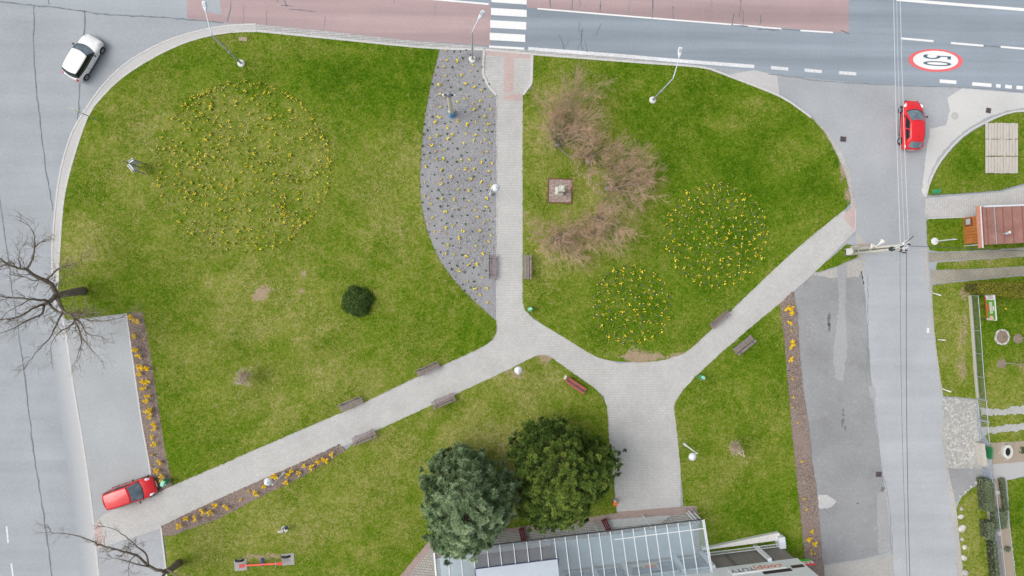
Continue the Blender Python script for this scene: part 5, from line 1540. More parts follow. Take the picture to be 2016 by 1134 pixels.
# ------------------------------------------------------------------ conifers
def needle_mesh(name, pos, dirs, nb, lo, hi, wid, mat, rng, tipv, basev, spread=(.25, 1.2)):
    n = len(pos)
    P0 = np.repeat(pos, nb, 0); D = np.repeat(dirs, nb, 0); N = n * nb
    rv = rng.normal(0, 1, (N, 3)); rv -= D * (rv * D).sum(1)[:, None]; rv = unit(rv)
    an = rng.uniform(*spread, N)[:, None]
    nd = D * np.cos(an) + rv * np.sin(an)
    ln = rng.uniform(lo, hi, N)[:, None]
    sd = unit(np.cross(nd, rng.normal(0, 1, (N, 3)))) * wid
    st = P0 + rng.normal(0, .03, (N, 3)) + nd * .03
    V = np.empty((N, 3, 3)); V[:, 0] = st - sd; V[:, 1] = st + sd; V[:, 2] = st + nd * ln
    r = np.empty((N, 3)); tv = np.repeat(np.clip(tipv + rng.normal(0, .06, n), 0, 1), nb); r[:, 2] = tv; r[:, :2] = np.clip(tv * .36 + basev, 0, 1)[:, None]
    return arrmesh(name, V.reshape(-1, 3), np.arange(3 * N).reshape(-1, 3), mat, {'rnd': r.ravel()})


def conifer(base, H, R, zm, label, mat, n, seed, nb=22, lo=.18, hi=.34, wid=.017, lob=.12, clus=None, sg=.09, sq=1.0, tipm=.6):
    rng = np.random.default_rng(seed)
    b = P(*base, .1); root = thing('conifer', label, 'tree', b)
    m = MB(); m.tube([(0, 0, -.1), (.05, 0, H * .4), (0, 0, H * .9)], [.24, .17, .03], 10); m.build('trunk', M_BARKT, root, smooth=True)
    # branch ends: clusters of shoots on lobes
    NL = clus or 170
    th = rng.uniform(0, 2 * np.pi, NL); lobes = 1 + lob * np.sin(3 * th + 1.1) + lob * .6 * np.sin(5 * th + .7) + rng.normal(0, .075, NL)
    rho = np.sqrt(rng.uniform(0, 1, NL)); top = rng.uniform(0, 1, NL) < .68
    zt = zm + (H - zm) * np.power(np.clip(1 - rho ** 2.2, 0, 1), .62) - rng.uniform(0, .9, NL) * (rho > .15)
    zs_ = rng.uniform(.45, zm + (H - zm) * .35, NL)
    rs_ = R * np.where(zs_ > zm, np.sqrt(np.clip(1 - ((zs_ - zm) / (H - zm)) ** 2, 0, 1)), 1 - .12 * (1 - zs_ / zm)) * rng.uniform(.86, 1.0, NL)
    rr = np.where(top, R * rho * .97, rs_) * lobes; zz = np.where(top, zt, zs_)
    zz = zz + rng.normal(0, .22, NL)
    cl = np.c_[rr * np.cos(th), rr * np.sin(th) * sq, zz]
    k = rng.integers(0, NL, n)
    off = rng.normal(0, 1, (n, 3)) * np.array([sg, sg, sg * .8])
    pos = cl[k] + off
    inner = rng.uniform(0, 1, n) < .16
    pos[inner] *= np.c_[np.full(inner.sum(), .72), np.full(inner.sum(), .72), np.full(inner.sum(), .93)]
    nc = n // 3; cr = cl[rng.integers(0, NL, nc)] * rng.uniform(.62, .9, (nc, 1)) * np.array([1, 1, .96]) + rng.normal(0, .12, (nc, 3))
    pos = np.concatenate([pos, cr]); k = np.concatenate([k, rng.integers(0, NL, nc)]); n += nc
    out = np.c_[pos[:, 0], pos[:, 1], np.zeros(n)]; out = unit(out)
    dirs = unit(out * .75 + np.array([0, 0, .9]) + rng.normal(0, .22, (n, 3)))
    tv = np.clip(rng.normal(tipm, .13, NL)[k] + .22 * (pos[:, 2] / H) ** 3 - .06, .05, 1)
    me = needle_mesh('crown', pos, dirs, nb, lo, hi, wid, mat, rng, tv, .02)
    link('crown', me, root)
    bm_ = [];
    q = cl[rng.choice(NL, min(NL, 90), replace=False)]
    p0 = np.c_[np.zeros(len(q)), np.zeros(len(q)), q[:, 2] * .88]; ends = q * np.array([.96, .96, 1.0])
    mid = (p0 + ends) / 2 + np.array([0, 0, -.1])
    link('branches', twig_mesh('branches', p0, mid, ends, np.full(len(q), .05), np.full(len(q), .015), M_BARK, np.full(len(q), .3)), root)
    return root


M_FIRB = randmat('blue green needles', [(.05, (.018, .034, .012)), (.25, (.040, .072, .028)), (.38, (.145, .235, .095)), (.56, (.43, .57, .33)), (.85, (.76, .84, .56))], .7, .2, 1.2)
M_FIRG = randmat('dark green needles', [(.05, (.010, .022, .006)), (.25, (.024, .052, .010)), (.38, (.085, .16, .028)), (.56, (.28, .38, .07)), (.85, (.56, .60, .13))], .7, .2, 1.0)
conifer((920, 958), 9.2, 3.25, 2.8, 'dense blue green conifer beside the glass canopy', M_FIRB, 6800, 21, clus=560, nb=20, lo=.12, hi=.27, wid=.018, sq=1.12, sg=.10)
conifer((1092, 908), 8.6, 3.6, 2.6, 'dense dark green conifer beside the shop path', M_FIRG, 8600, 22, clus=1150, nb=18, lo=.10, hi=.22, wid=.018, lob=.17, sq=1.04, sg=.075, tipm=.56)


# ------------------------------------------------------------------ leafy bushes and hedges
def leaf_mesh(name, pts, nrm, size, mat, rng, tilt=.7):
    n = len(pts)
    d = unit(nrm + rng.normal(0, tilt, (n, 3)))
    a = unit(np.cross(d, rng.normal(0, 1, (n, 3)))); b = np.cross(d, a)
    s = size * rng.uniform(.6, 1.3, n)[:, None]
    V = np.empty((n, 4, 3)); V[:, 0] = pts - a * s; V[:, 1] = pts - b * s * .5; V[:, 2] = pts + a * s + d * s * .3; V[:, 3] = pts + b * s * .5
    base = np.arange(n)[:, None] * 4
    F = np.concatenate([base + np.array((0, 1, 2)), base + np.array((0, 2, 3))])
    return arrmesh(name, V.reshape(-1, 3), F, mat, {'rnd': np.repeat(rng.uniform(0, 1, n), 4)})


M_LEAFD = randmat('dark bush leaves', [(.1, (.018, .05, .008)), (.4, (.038, .095, .014)), (.7, (.075, .14, .022)), (.95, (.17, .20, .05))], .6, .3, 3)
M_LEAFY = randmat('yellow green hedge leaves', [(.1, (.09, .11, .008)), (.45, (.19, .20, .012)), (.8, (.30, .285, .022)), (.95, (.4, .37, .06))], .65, .25, 2)
M_LEAFH = randmat('dull hedge leaves', [(.1, (.06, .085, .045)), (.45, (.13, .17, .09)), (.8, (.22, .265, .16)), (.95, (.33, .36, .25))], .65, .25, 3)


def dome_bush(px, R, H, label, mat, n, seed, name='round_bush', size=.05, z=.1):
    rng = np.random.default_rng(seed)
    r = thing(name, label, 'bush', P(*px, z))
    u, th = rng.uniform(0, 1, n), rng.uniform(0, 2 * np.pi, n)
    ct = u ** .8; stt = np.sqrt(1 - ct ** 2)
    nr = np.c_[stt * np.cos(th), stt * np.sin(th), ct]
    rad = rng.uniform(.80, 1.03, n) * (1 + .06 * np.sin(4 * th) + .05 * np.sin(7 * th + 4 * ct))
    pts = nr * rad[:, None] * np.array([R, R, H])
    link('foliage', leaf_mesh('foliage', pts, nr, size, mat, rng), r)
    m = MB(); m.tube([(0, 0, -.05), (0, 0, H * .6)], [.07, .03], 7); m.build('stem', M_BARKT, r)
    st_ = rng.uniform(0, 2 * np.pi, 20)
    tip = np.c_[np.cos(st_) * R * .8, np.sin(st_) * R * .8, rng.uniform(.3, .8, 20) * H]
    link('twigs', twig_mesh('twigs', np.zeros((20, 3)), tip * .5 + np.array([0, 0, .1]), tip, np.full(20, .02), np.full(20, .008), M_BARK, np.full(20, .3)), r)
    return r


dome_bush((704, 593), 1.2, 1.1, 'round dark green bush on the large lawn', M_LEAFD, 7000, 31, size=.055)


def hedge(poly_top, z1, label, mat, n, seed, z0=.05, size=.05, name='hedge'):
    """poly_top: corners in photo at the height of the hedge top"""
    rng = np.random.default_rng(seed)
    W = [P(x, y, z1) for x, y in poly_top]; c = sum(W, Vector()) / len(W); b = Vector((c.x, c.y, 0))
    r = thing(name, label, 'hedge', b)
    Q = np.array([(w.x - b.x, w.y - b.y) for w in W])
    m = MB(); inn = [(q[0] * .93, q[1] * .93) for q in Q]; 
    if sum(inn[i][0] * inn[(i + 1) % len(inn)][1] - inn[(i + 1) % len(inn)][0] * inn[i][1] for i in range(len(inn))) < 0: inn = inn[::-1]
    m.prism(inn, z0, z1 - .07); m.build('branch_core', plain('hedge core', (.03, .03, .015), .9, .3) if 'hedge core' not in MATS else MATS['hedge core'], r)
    lo, hi = Q.min(0), Q.max(0)
    g = rng.uniform(lo, hi, (n * 3, 2)); g = g[inside(g[:, 0], g[:, 1], Q)][:n]
    top = np.c_[g, z1 + rng.normal(0, .03, len(g)) + .03 * np.sin(g[:, 0] * 5) * np.sin(g[:, 1] * 4)]; tn = np.tile([0, 0, 1.], (len(g), 1))
    S_, SN = [], []
    per = [np.linalg.norm(Q[(i + 1) % len(Q)] - Q[i]) for i in range(len(Q))]
    for i in range(len(Q)):
        k = int(n * .9 * per[i] / sum(per)); t = rng.uniform(0, 1, k)[:, None]
        pt = Q[i] + (Q[(i + 1) % len(Q)] - Q[i]) * t; e = Q[(i + 1) % len(Q)] - Q[i]; nn = np.array([e[1], -e[0]]); nn = nn / np.linalg.norm(nn)
        if nn @ (Q[i] + e / 2) < 0: nn = -nn
        S_.append(np.c_[pt + nn * rng.normal(0, .03, (k, 1)), rng.uniform(z0, z1, k)]); SN.append(np.tile([nn[0], nn[1], .2], (k, 1)))
    pts = np.concatenate([top] + S_); nr = np.concatenate([tn] + SN)
    link('foliage', leaf_mesh('foliage', pts, nr, size, mat, rng), r)
    return r


hedge([(1924, 558), (1960, 555), (2016, 559), (2150, 552), (2150, 580), (2016, 586), (1950, 581), (1922, 573)], 1.8, 'clipped yellow green hedge at the top of the garden', M_LEAFY, 7000, 41, size=.045)
hedge([(1938, 945), (1955, 945), (1960, 1005), (1943, 1008)], 1.0, 'dull green hedge along the lower fence, upper stretch', M_LEAFH, 2600, 42)
hedge([(1944, 1030), (1957, 1030), (1959, 1062), (1946, 1062)], 1.0, 'dull green hedge along the lower fence, middle stretch', M_LEAFH, 1700, 43)
hedge([(1955, 1066), (1962, 1066), (1969, 1134), (1974, 1200), (1966, 1200), (1961, 1134)], .9, 'dull green hedge along the lower fence, lowest stretch', M_LEAFH, 1700, 44)
hedge([(1960, 1006), (1983, 1008), (1983, 1040), (1962, 1042)], 1.0, 'square clipped bush at the lower fence', M_LEAFH, 2200, 45, name='square_bush')
hedge([(1969, 943), (1978, 942), (1985, 1004), (1978, 1006)], .35, 'low grey green plant strip beside the lower soil bed', M_LEAFH, 900, 46, name='plant_strip')
dome_bush((1982, 1080), .25, .3, 'low grey green cushion plant in the lower soil bed', M_LEAFH, 260, 47, name='cushion_plant', z=.08)
dome_bush((2012, 886), .28, .35, 'small green plant at the right edge of the soil bed', M_LEAFD, 260, 48, name='garden_plant', size=.045, z=.08)


# ------------------------------------------------------------------ young staked trees
def staked_tree(base, crown, z, R, stakes, label, seed, mound=True):
    rng = np.random.default_rng(seed)
    b = P(*base, .1); r = thing('young_tree', label, 'young tree', b, 0, 'young staked trees')
    c = np.array(P(*crown, z) - b)
    m = MB(); m.tube([(0, 0, 0), tuple(c * .5), tuple(c)], [.03, .025, .015], 6); m.build('trunk', M_BARKT, r)
    n = 46
    d = unit(rng.normal(0, 1, (n, 3)) + np.array([0, 0, .4]))
    tw = grow(np.tile(c, (n, 1)) + rng.normal(0, .12, (n, 3)), d, rng.uniform(.4, .8, n) * R, np.full(n, .012), [(6, .5, .6, .7, .5, 0), (5, .5, .6, .8, .7, 0)], rng)
    tw[3] = np.maximum(tw[3], .006); tw[4] = np.maximum(tw[4], .005)
    link('crown', twig_mesh('crown', *tw[:5], MATS.get('beige twigs') or randmat('beige twigs', [(.1, (.30, .24, .18)), (.5, (.50, .40, .30)), (.9, (.66, .55, .43))], .8, .1, 6), tw[5]), r)
    S_ = [P(x, y, 1.5) - b for x, y in stakes]
    M_ST = MATS.get('stake wood') or plain('stake wood', (.58, .50, .43), .8, .15, 8)
    for s in S_:
        m = MB(); m.tube([(s.x, s.y, -.05), (s.x, s.y, 1.52)], .035, 7); m.build('stake', M_ST, r)
    for i in range(3):
        a, e = S_[i], S_[(i + 1) % 3]
        m = MB(); m.beam(Vector((a.x, a.y, 1.46)), Vector((e.x, e.y, 1.46)), .04, .09); m.build('rail', M_ST, r)
    return r


staked_tree((478, 748), (480, 741), 1.55, .62, [(464, 753.5), (470, 744), (476, 756)], 'young tree with round brown crown and three stakes', 51)
staked_tree((1455, 889), (1446, 880), 1.5, .5, [(1453, 892), (1461, 886), (1465, 899)], 'young sparse tree with three stakes on the narrow lawn', 52)


# ------------------------------------------------------------------ flowers
M_PETAL = randmat('daffodil petals', [(.1, (.88, .60, .015)), (.5, (.93, .77, .03)), (.9, (.95, .86, .16))], .6, .2, 9)
M_BLADE = randmat('daffodil leaves', [(.1, (.05, .11, .025)), (.5, (.095, .175, .055)), (.9, (.18, .26, .12))], .6, .2, 9)
M_FORS = randmat('golden petals', [(.1, (.92, .58, .006)), (.5, (.95, .68, .010)), (.9, (.97, .78, .05))], .6, .2, 9)
M_FADE = randmat('faded petals', [(.1, (.45, .30, .20)), (.5, (.60, .42, .27)), (.9, (.72, .56, .40))], .7, .2, 9)


def flower_arrays(rng, nf, nl, R, fs, hgt, ringy=0.0):
    """blossoms as six petal cups, leaves as bent blades -> V, F, mat index, rnd"""
    V, F, MI, RN = [], [], [], []
    def put(vs_, fs_, mi, rn):
        b = len(V); V.extend(vs_); RN.extend([rn] * len(vs_))
        for f in fs_: F.append([b + i for i in f]); MI.append(mi)
    for _ in range(nl):
        a = rng.uniform(0, 6.28); l = rng.uniform(.5, 1.0) * R * 1.15; w = .016 + R * .03
        c, s = math.cos(a), math.sin(a); o = rng.normal(0, R * .25, 2)
        put([(o[0] - s * w, o[1] + c * w, 0), (o[0] + s * w, o[1] - c * w, 0), (o[0] + c * l * .55 + s * w, o[1] + s * l * .55 - c * w, hgt * .8), (o[0] + c * l * .55 - s * w, o[1] + s * l * .55 + c * w, hgt * .8), (o[0] + c * l, o[1] + s * l, hgt * .55)],
            [(0, 1, 2), (0, 2, 3), (3, 2, 4)], 1, rng.uniform(0, 1))
    for _ in range(nf):
        a = rng.uniform(0, 6.28); r = R * math.sqrt(rng.uniform(ringy, 1)) * .9; x, y, z = r * math.cos(a), r * math.sin(a), hgt * rng.uniform(.8, 1.15)
        tl = rng.normal(0, .35, 2); rn = rng.uniform(0, 1); q = fs * rng.uniform(.75, 1.25)
        vs_ = [(x, y, z - q * .35)]
        for k in range(6):
            an = k * math.pi / 3 + a
            vs_.append((x + q * math.cos(an), y + q * math.sin(an), z + q * (tl[0] * math.cos(an) + tl[1] * math.sin(an)) + (.2 * q if k % 2 else 0)))
        put(vs_, [(0, 1 + k, 1 + (k + 1) % 6) for k in range(6)], 0, rn)
    return np.array(V), np.array(F), np.array(MI), np.array(RN)


def flower_mesh(name, arr, mats):
    V, F, MI, RN = arr
    me = arrmesh(name, V, F, mats, {'rnd': RN}); me.polygons.foreach_set('material_index', MI.astype(np.int32)); me.update()
    return me


frng = np.random.default_rng(77)
DAFF = [flower_arrays(frng, int(frng.integers(3, 9)), 7, .19, .037, .26) for _ in range(8)]
DAFFM = [flower_mesh('daffodil_clump', a, [M_PETAL, M_BLADE]) for a in DAFF]
DG = [flower_arrays(frng, int(frng.integers(7, 11)), 8, .14, .05, .26, .25) for _ in range(6)]
DGM = [flower_mesh('daffodil_clump', a, [M_PETAL, M_BLADE]) for a in DG]
M_SHOOT = randmat('pale shoots', [(.1, (.10, .17, .055)), (.5, (.17, .25, .10)), (.9, (.28, .35, .19))], .6, .2, 9)
LFM = [flower_mesh('leafy_shoots', flower_arrays(frng, 0, 9, .15, .05, .2), [M_PETAL, M_SHOOT]) for _ in range(4)]
SML = [flower_mesh('small_plant', flower_arrays(frng, 0, 12, .09, .05, .1), [M_PETAL, M_BLADE]) for _ in range(4)]
FAD = [flower_mesh('faded_flower', flower_arrays(frng, 5, 4, .09, .045, .14), [M_FADE, M_BLADE]) for _ in range(4)]


def poisson(cx, cy, rx, ry, dmin, rng, n=6000):
    pts = []
    for _ in range(n):
        a, r = rng.uniform(0, 6.283), math.sqrt(rng.uniform(0, 1))
        p = (cx + rx * r * math.cos(a), cy + ry * r * math.sin(a))
        if all((p[0] - q[0]) ** 2 + (p[1] - q[1]) ** 2 > dmin ** 2 for q in pts[-400:]): pts.append(p)
    return pts


def put(meshes, name, px, z, label, cat, group, smin=.85, smax=1.15):
    o = link(name, meshes[int(frng.integers(0, len(meshes)))])
    o.location = P(*px, z); s = frng.uniform(smin, smax); o.scale = (s, s, s); o.rotation_euler = (0, 0, frng.uniform(0, 6.28))
    tag(o, label, cat, group)
    return o


def sector(p, cx, cy, rx, ry):
    dx, dy = (p[0] - cx) / rx, (p[1] - cy) / ry; r = math.hypot(dx, dy)
    if r < .33: return 'near the centre of'
    d = ['right', 'lower right', 'lower', 'lower left', 'left', 'upper left', 'upper', 'upper right'][int(round(math.atan2(dy, dx) / (math.pi / 4))) % 8]
    return ('halfway to the ' + d + ' side of') if r < .72 else ('at the ' + d + ' rim of')


def strip_place(p):
    x, y = p
    v = 'main road end' if y < 200 else 'upper half' if y < 310 else 'lower half' if y < 430 else 'pointed lower end'
    c = 897 if y < 400 else 920 if y < 500 else 945
    return v, ('left' if x < c else 'right')


for p in poisson(1407, 463, 101, 102, 12.8, frng): put(DAFFM, 'daffodil_clump', p, .1, 'yellow daffodil clump ' + sector(p, 1407, 463, 101, 102) + ' the larger round patch', 'daffodils', 'daffodil clumps in the right round patch')
for p in poisson(1243, 602, 76, 79, 13.5, frng): put(DAFFM, 'daffodil_clump', p, .1, 'yellow daffodil clump ' + sector(p, 1243, 602, 76, 79) + ' the smaller round patch', 'daffodils', 'daffodil clumps in the small round patch')
for p in poisson(1407, 463, 98, 98, 17, frng): put(LFM, 'leafy_shoots', p, .1, 'flowerless leafy shoots ' + sector(p, 1407, 463, 101, 102) + ' the larger round patch', 'shoots', 'leafy shoots in the right round patch')
for p in poisson(1243, 602, 76, 79, 16, frng): put(LFM, 'leafy_shoots', p, .1, 'flowerless leafy shoots ' + sector(p, 1243, 602, 76, 79) + ' the smaller round patch', 'shoots', 'leafy shoots in the small round patch')
big = [q for q in poisson(480, 329, 173, 167, 11.0, frng, 9000) if frng.uniform() < .66 + .2 * math.sin(q[0] * .05 + 1.3 * math.sin(q[1] * .04))] + [(561 + frng.normal(0, 1), y) for y in range(386, 444, 6)] + [(480 + 172 * math.cos(a) * frng.uniform(.95, 1.01), 329 + 167 * math.sin(a) * frng.uniform(.95, 1.01)) for a in np.arange(-2.6, 1.0, .062)]
Vs, Fs, Ms, Rs, off = [], [], [], [], 0
for p in big:
    V, F, MI, RN = DAFF[int(frng.integers(0, len(DAFF)))]; w = P(*p, .1); a = frng.uniform(0, 6.28); s = frng.uniform(.5, .95)
    Rm = np.array([[math.cos(a), -math.sin(a), 0], [math.sin(a), math.cos(a), 0], [0, 0, 1]]) * s
    Vs.append(V @ Rm.T + np.array(w)); Fs.append(F + off); Ms.append(MI); Rs.append(np.clip(RN + frng.normal(0, .1), 0, 1)); off += len(V)
o = link('daffodil_mass', flower_mesh('daffodil_mass', (np.concatenate(Vs), np.concatenate(Fs), np.concatenate(Ms), np.concatenate(Rs)), [M_PETAL, M_BLADE]))
tag(o, 'hundreds of yellow daffodil clumps in the wide circle on the large lawn', 'daffodils', None, 'stuff')
G1 = [(1125, 357), (1185, 365), (1283, 388), (1107, 400), (1120, 450), (1208, 447), (1235, 495), (1080, 505), (1287, 515), (1328, 540), (1087, 560), (1385, 570), (1190, 603), (1230, 587), (1325, 600), (1088, 632), (1283, 648), (1385, 648), (1082, 692), (1055, 722), (1190, 717), (1300, 722), (1348, 693), (1372, 733), (1130, 755), (1248, 738), (1240, 790), (1357, 777), (1067, 803), (1030, 818), (1160, 800), (1135, 823), (1298, 803), (1287, 833), (1352, 825), (1037, 858), (1227, 850), (1385, 848), (1107, 888), (1362, 900), (1007, 932), (1067, 942), (1103, 940), (1210, 950), (1262, 943), (1327, 962), (1005, 987), (1097, 1007), (1235, 1000), (1288, 1000), (1377, 1017), (1152, 1047), (1265, 1060), (993, 1077), (1092, 1087), (1330, 1077), (1195, 1120), (1258, 1125), (1385, 1103), (1395, 965)]
G2 = [(998, 22), (1035, 75), (1100, 42), (1168, 47), (1258, 52), (1360, 40), (1297, 108), (1357, 92), (1118, 120), (1042, 153), (1310, 150), (1367, 170), (1125, 213), (1163, 198), (1050, 235), (1222, 232), (1320, 232), (1200, 270), (1390, 257), (1372, 295), (1130, 315), (1298, 317), (1117, 367), (1167, 367), (1240, 382), (1342, 363), (1257, 432), (1307, 427), (1197, 465), (1338, 505), (1245, 525), (1292, 567), (1362, 570), (1322, 608), (1368, 655)]
GP = [(504 + x / 3, y / 3) for x, y in G1] + [(504 + x / 3, 378 + y / 3) for x, y in G2]
for p in GP: put(DGM, 'daffodil_clump', p, .08, 'yellow daffodil clump in the %s of the gravel bed, %s side' % strip_place(p), 'daffodils', 'daffodil clumps in the gravel bed', .55, .95)
gx = [q for q in poisson(905, 350, 78, 270, 11.5, frng, 5000) if inside(np.array([q[0]]), np.array([q[1]]), GRAV)[0] and all((q[0] - g_[0]) ** 2 + (q[1] - g_[1]) ** 2 > 60 for g_ in GP)]
for i, p in enumerate(gx):
    if p[0] > 973: continue
    if i % 5 == 0: put(FAD, 'faded_flower', p, .08, 'faded peach coloured flower tuft in the %s of the gravel bed, %s side' % strip_place(p), 'flowers', 'faded flowers in the gravel bed', .7, 1.1)
    else: put(SML, 'small_plant', p, .08, 'small green plant in the %s of the gravel bed, %s side' % strip_place(p), 'plant', 'small plants in the gravel bed', .6, 1.3)


def golden(rng, n, R):
    """spiky golden shrub: arching sprays set with petals"""
    V, F, MI, RN = [], [], [], []
    for k in range(n):
        a = rng.uniform(0, 6.28); L = R * rng.uniform(.5, 1.1); c, s = math.cos(a), math.sin(a)
        for j in range(9):
            t = (j + 1) / 9; x, y, z = c * L * t, s * L * t, .12 + .30 * math.sin(t * 2.0)
            for h in range(3):
                d = rng.normal(0, 1, 3); d /= np.linalg.norm(d); e = np.cross(d, rng.normal(0, 1, 3)); e /= np.linalg.norm(e); q = .058
                o = np.array([x, y, z]) + rng.normal(0, .025, 3); b = len(V)
                V += [o - e * q * .6, o + e * q * .6, o + d * q * 1.5]; F.append([b, b + 1, b + 2]); MI.append(0); RN += [rng.uniform(0, 1)] * 3
        b = len(V); w = .008
        V += [np.array([-s * w, c * w, 0]), np.array([s * w, -c * w, 0]), np.array([c * L * .8, s * L * .8, .36])]; F.append([b, b + 1, b + 2]); MI.append(1); RN += [.3] * 3
    return np.array(V), np.array(F), np.array(MI), np.array(RN)


GOLD = [flower_mesh('golden_shrub', golden(frng, int(frng.integers(4, 8)), .27), [M_FORS, M_BARK]) for _ in range(7)]
BL = [(x / 3, 378 + y / 3) for x, y in ((795, 740), (820, 770), (803, 848), (855, 862), (813, 935), (827, 970), (830, 1025), (870, 1045), (833, 1070), (843, 1045), (877, 1115), (866, 1122))] + [(x / 3, 756 + y / 3) for x, y in ((855, 18), (882, 72), (880, 98), (893, 150), (888, 165), (890, 195), (927, 238), (917, 258), (907, 315), (928, 350), (903, 415), (947, 460), (940, 505), (968, 545), (973, 572))]
BDg = [(x / 3, 756 + y / 3) for x, y in ((1073, 825), (1110, 790), (1155, 780), (1197, 742), (1253, 750), (1282, 713), (1340, 725), (1423, 677), (1473, 630), (1503, 632))] + [(504 + x / 3, 756 + y / 3) for x, y in ((10, 640), (55, 600), (95, 552), (125, 538), (180, 570), (195, 535), (208, 518), (260, 522), (285, 475), (337, 488), (370, 458), (403, 440), (415, 450), (455, 412))]
BR = [(1512 + x / 3, 378 + y / 3) for x, y in ((100, 695), (125, 685), (125, 715), (113, 770), (133, 820), (130, 885), (127, 915), (127, 980), (137, 1100))] + [(1512 + x / 3, 756 + y / 3) for x, y in ((147, 75), (140, 140), (192, 455), (170, 230), (208, 672), (225, 740), (253, 865), (235, 905), (260, 938), (250, 975), (252, 997), (272, 1000))]
SMALL = {(x, y) for x, y in BL[3:4] + BL[22:23] + BDg[7:10] + BR[4:5] + BR[8:15] + BR[18:]}
BL.sort(key=lambda q: q[1]); BR.sort(key=lambda q: q[1]); BDg.sort(key=lambda q: q[0])
for bed, lab, grp in ((BL, 'golden flowering low shrub in the left mulch bed', 'golden shrubs in the left bed'), (BDg, 'golden flowering low shrub in the diagonal mulch bed', 'golden shrubs in the diagonal bed'), (BR, 'golden flowering low shrub in the right mulch bed', 'golden shrubs in the right bed')):
    for p in bed:
        sm_ = p in SMALL
        put(GOLD, 'golden_shrub', p, .09, ('tiny ' if sm_ else '') + lab + (', ' + ['first', 'second', 'third', 'fourth', 'fifth', 'sixth', 'seventh', 'eighth', 'ninth', 'tenth', 'eleventh', 'twelfth', 'thirteenth', 'fourteenth', 'fifteenth', 'sixteenth', 'seventeenth', 'eighteenth', 'nineteenth', 'twentieth', 'twenty first', 'twenty second', 'twenty third', 'twenty fourth', 'twenty fifth', 'twenty sixth', 'twenty seventh'][bed.index(p)] + (' from its left end' if 'diagonal' in lab else ' from its upper end')), 'shrub', grp, .36 if sm_ else .8, .48 if sm_ else 1.2)


# ================================================================== SHOP
E0, E1 = P(855, 1090, 2.8), P(1385, 1025, 2.8)
sang = math.atan2(E1.y - E0.y, E1.x - E0.x); SL = (E1 - E0).length
shop = thing('shop_building', 'white shop building with a glazed front canopy and sign', 'building', (E1.x, E1.y, 0), sang)
SINV = (Matrix.Translation((E1.x, E1.y, 0)) @ Matrix.Rotation(sang, 4, 'Z')).inverted()


def SLoc(px, py, z): return SINV @ P(px, py, z)


M_CLAD = plain('pale cladding', (.83, .86, .91), .45, .04, 1.5)
M_CLADW = plain('white trim', (.74, .78, .83), .45, .04, 3)
M_ALU = plain('white aluminium', (.76, .79, .82), .35, .04, 3)
M_NAVY = plain('navy trim', (.06, .08, .16), .5, .1)
M_BROWNW = plain('brown wall', (.24, .075, .065), .8, .25, 5)
M_PINKW = plain('rendered wall', (.52, .45, .46), .85, .08, 4)
M_TILEW = pavers('wall brick', (.30, .27, .25), (.25, .225, .21), (.16, .15, .14), 0, .12, .3, .02)
M_DARKW = plain('dark window', (.045, .02, .05), .15, .2, 3)
M_GLZ = glass_pane('canopy glass', (.86, .91, .93), (.72, .79, .85), .13)
M_GLW = plain('shop window glass', (.17, .23, .27), .08, .3, 1.2)
FY, XR = -3.6, 6.8
m = MB(); m.box((( -22 + XR) / 2, FY - .2, 5.1), (XR + 22, .4, 4.2)); m.build('facade', M_CLAD, shop)
m = MB(); m.box(((-22 + XR) / 2, FY - 5.4, 7.0), (XR + 22, 10.0, .4)); m.build('roof', plain('flat roof', (.5, .52, .54), .8, .1, 1), shop)
m = MB(); m.box((XR - .2, FY - 5.4, 3.4), (.4, 10, 6.8)); m.build('side_wall', M_CLAD, shop)
m = MB(); m.box(((.2 + XR) / 2, FY - .26, 1.5), (XR - .4, .3, 3.0)); m.build('lower_wall', M_TILEW, shop)
m = MB(); m.box((-10.6, FY - .26, 1.5), (21.2, .3, 3.0)); lw = m.build('shop_front', plain('shop front', (.62, .66, .68), .7, .08, 1.5), shop)
for x in (-9.6, -7.2, -3.2, -.9):
    m = MB(); m.box((x, FY - .08, 1.55), (2.0 if x > -5 else 1.9, .08, 2.0)); w_ = m.build('shop_window', M_GLW, shop)
    m = MB(); m.box((x, FY - .05, 2.58), (2.1, .12, .08)); m.build('frame', M_ALU, w_)
for x in (-10.9, -8.4, -6.0, -1.9, .35, 4.7):
    m = MB(); m.box((x, FY + .12, 1.5), (.28, .24, 3.0)); m.build('pilaster', M_CLADW, shop)
# poster of produce on the shop front
ps = thing('poster', 'colourful produce poster under the right part of the canopy', 'poster', shop.matrix_world @ Vector((0, 0, 0)))
ps.location = Matrix.Translation((E1.x, E1.y, 0)) @ Matrix.Rotation(sang, 4, 'Z') @ Vector((-4.6, FY + .06, 1.4)); ps.rotation_euler = (0, 0, sang)
m = MB(); m.box((0, 0, 0), (2.2, .04, 1.3)); m.build('backing', plain('poster ground', (.55, .5, .42), .5, .2, 3), ps)
for x, z, w, h, c in ((0, .5, 2.1, .22, (.08, .16, .5)), (.55, .05, .9, .6, (.62, .12, .05)), (-.5, .1, .8, .6, (.16, .16, .16)), (.6, -.42, .9, .3, (.75, .5, .04)), (-.45, -.4, .9, .28, (.7, .66, .55)), (0, .2, .2, .2, (.1, .4, .1))):
    m = MB(); m.box((x, .025, z), (w, .012, h)); m.build('printed_patch', plain('print %.2f %.2f' % (x, z), c, .5, .35, 9), ps)
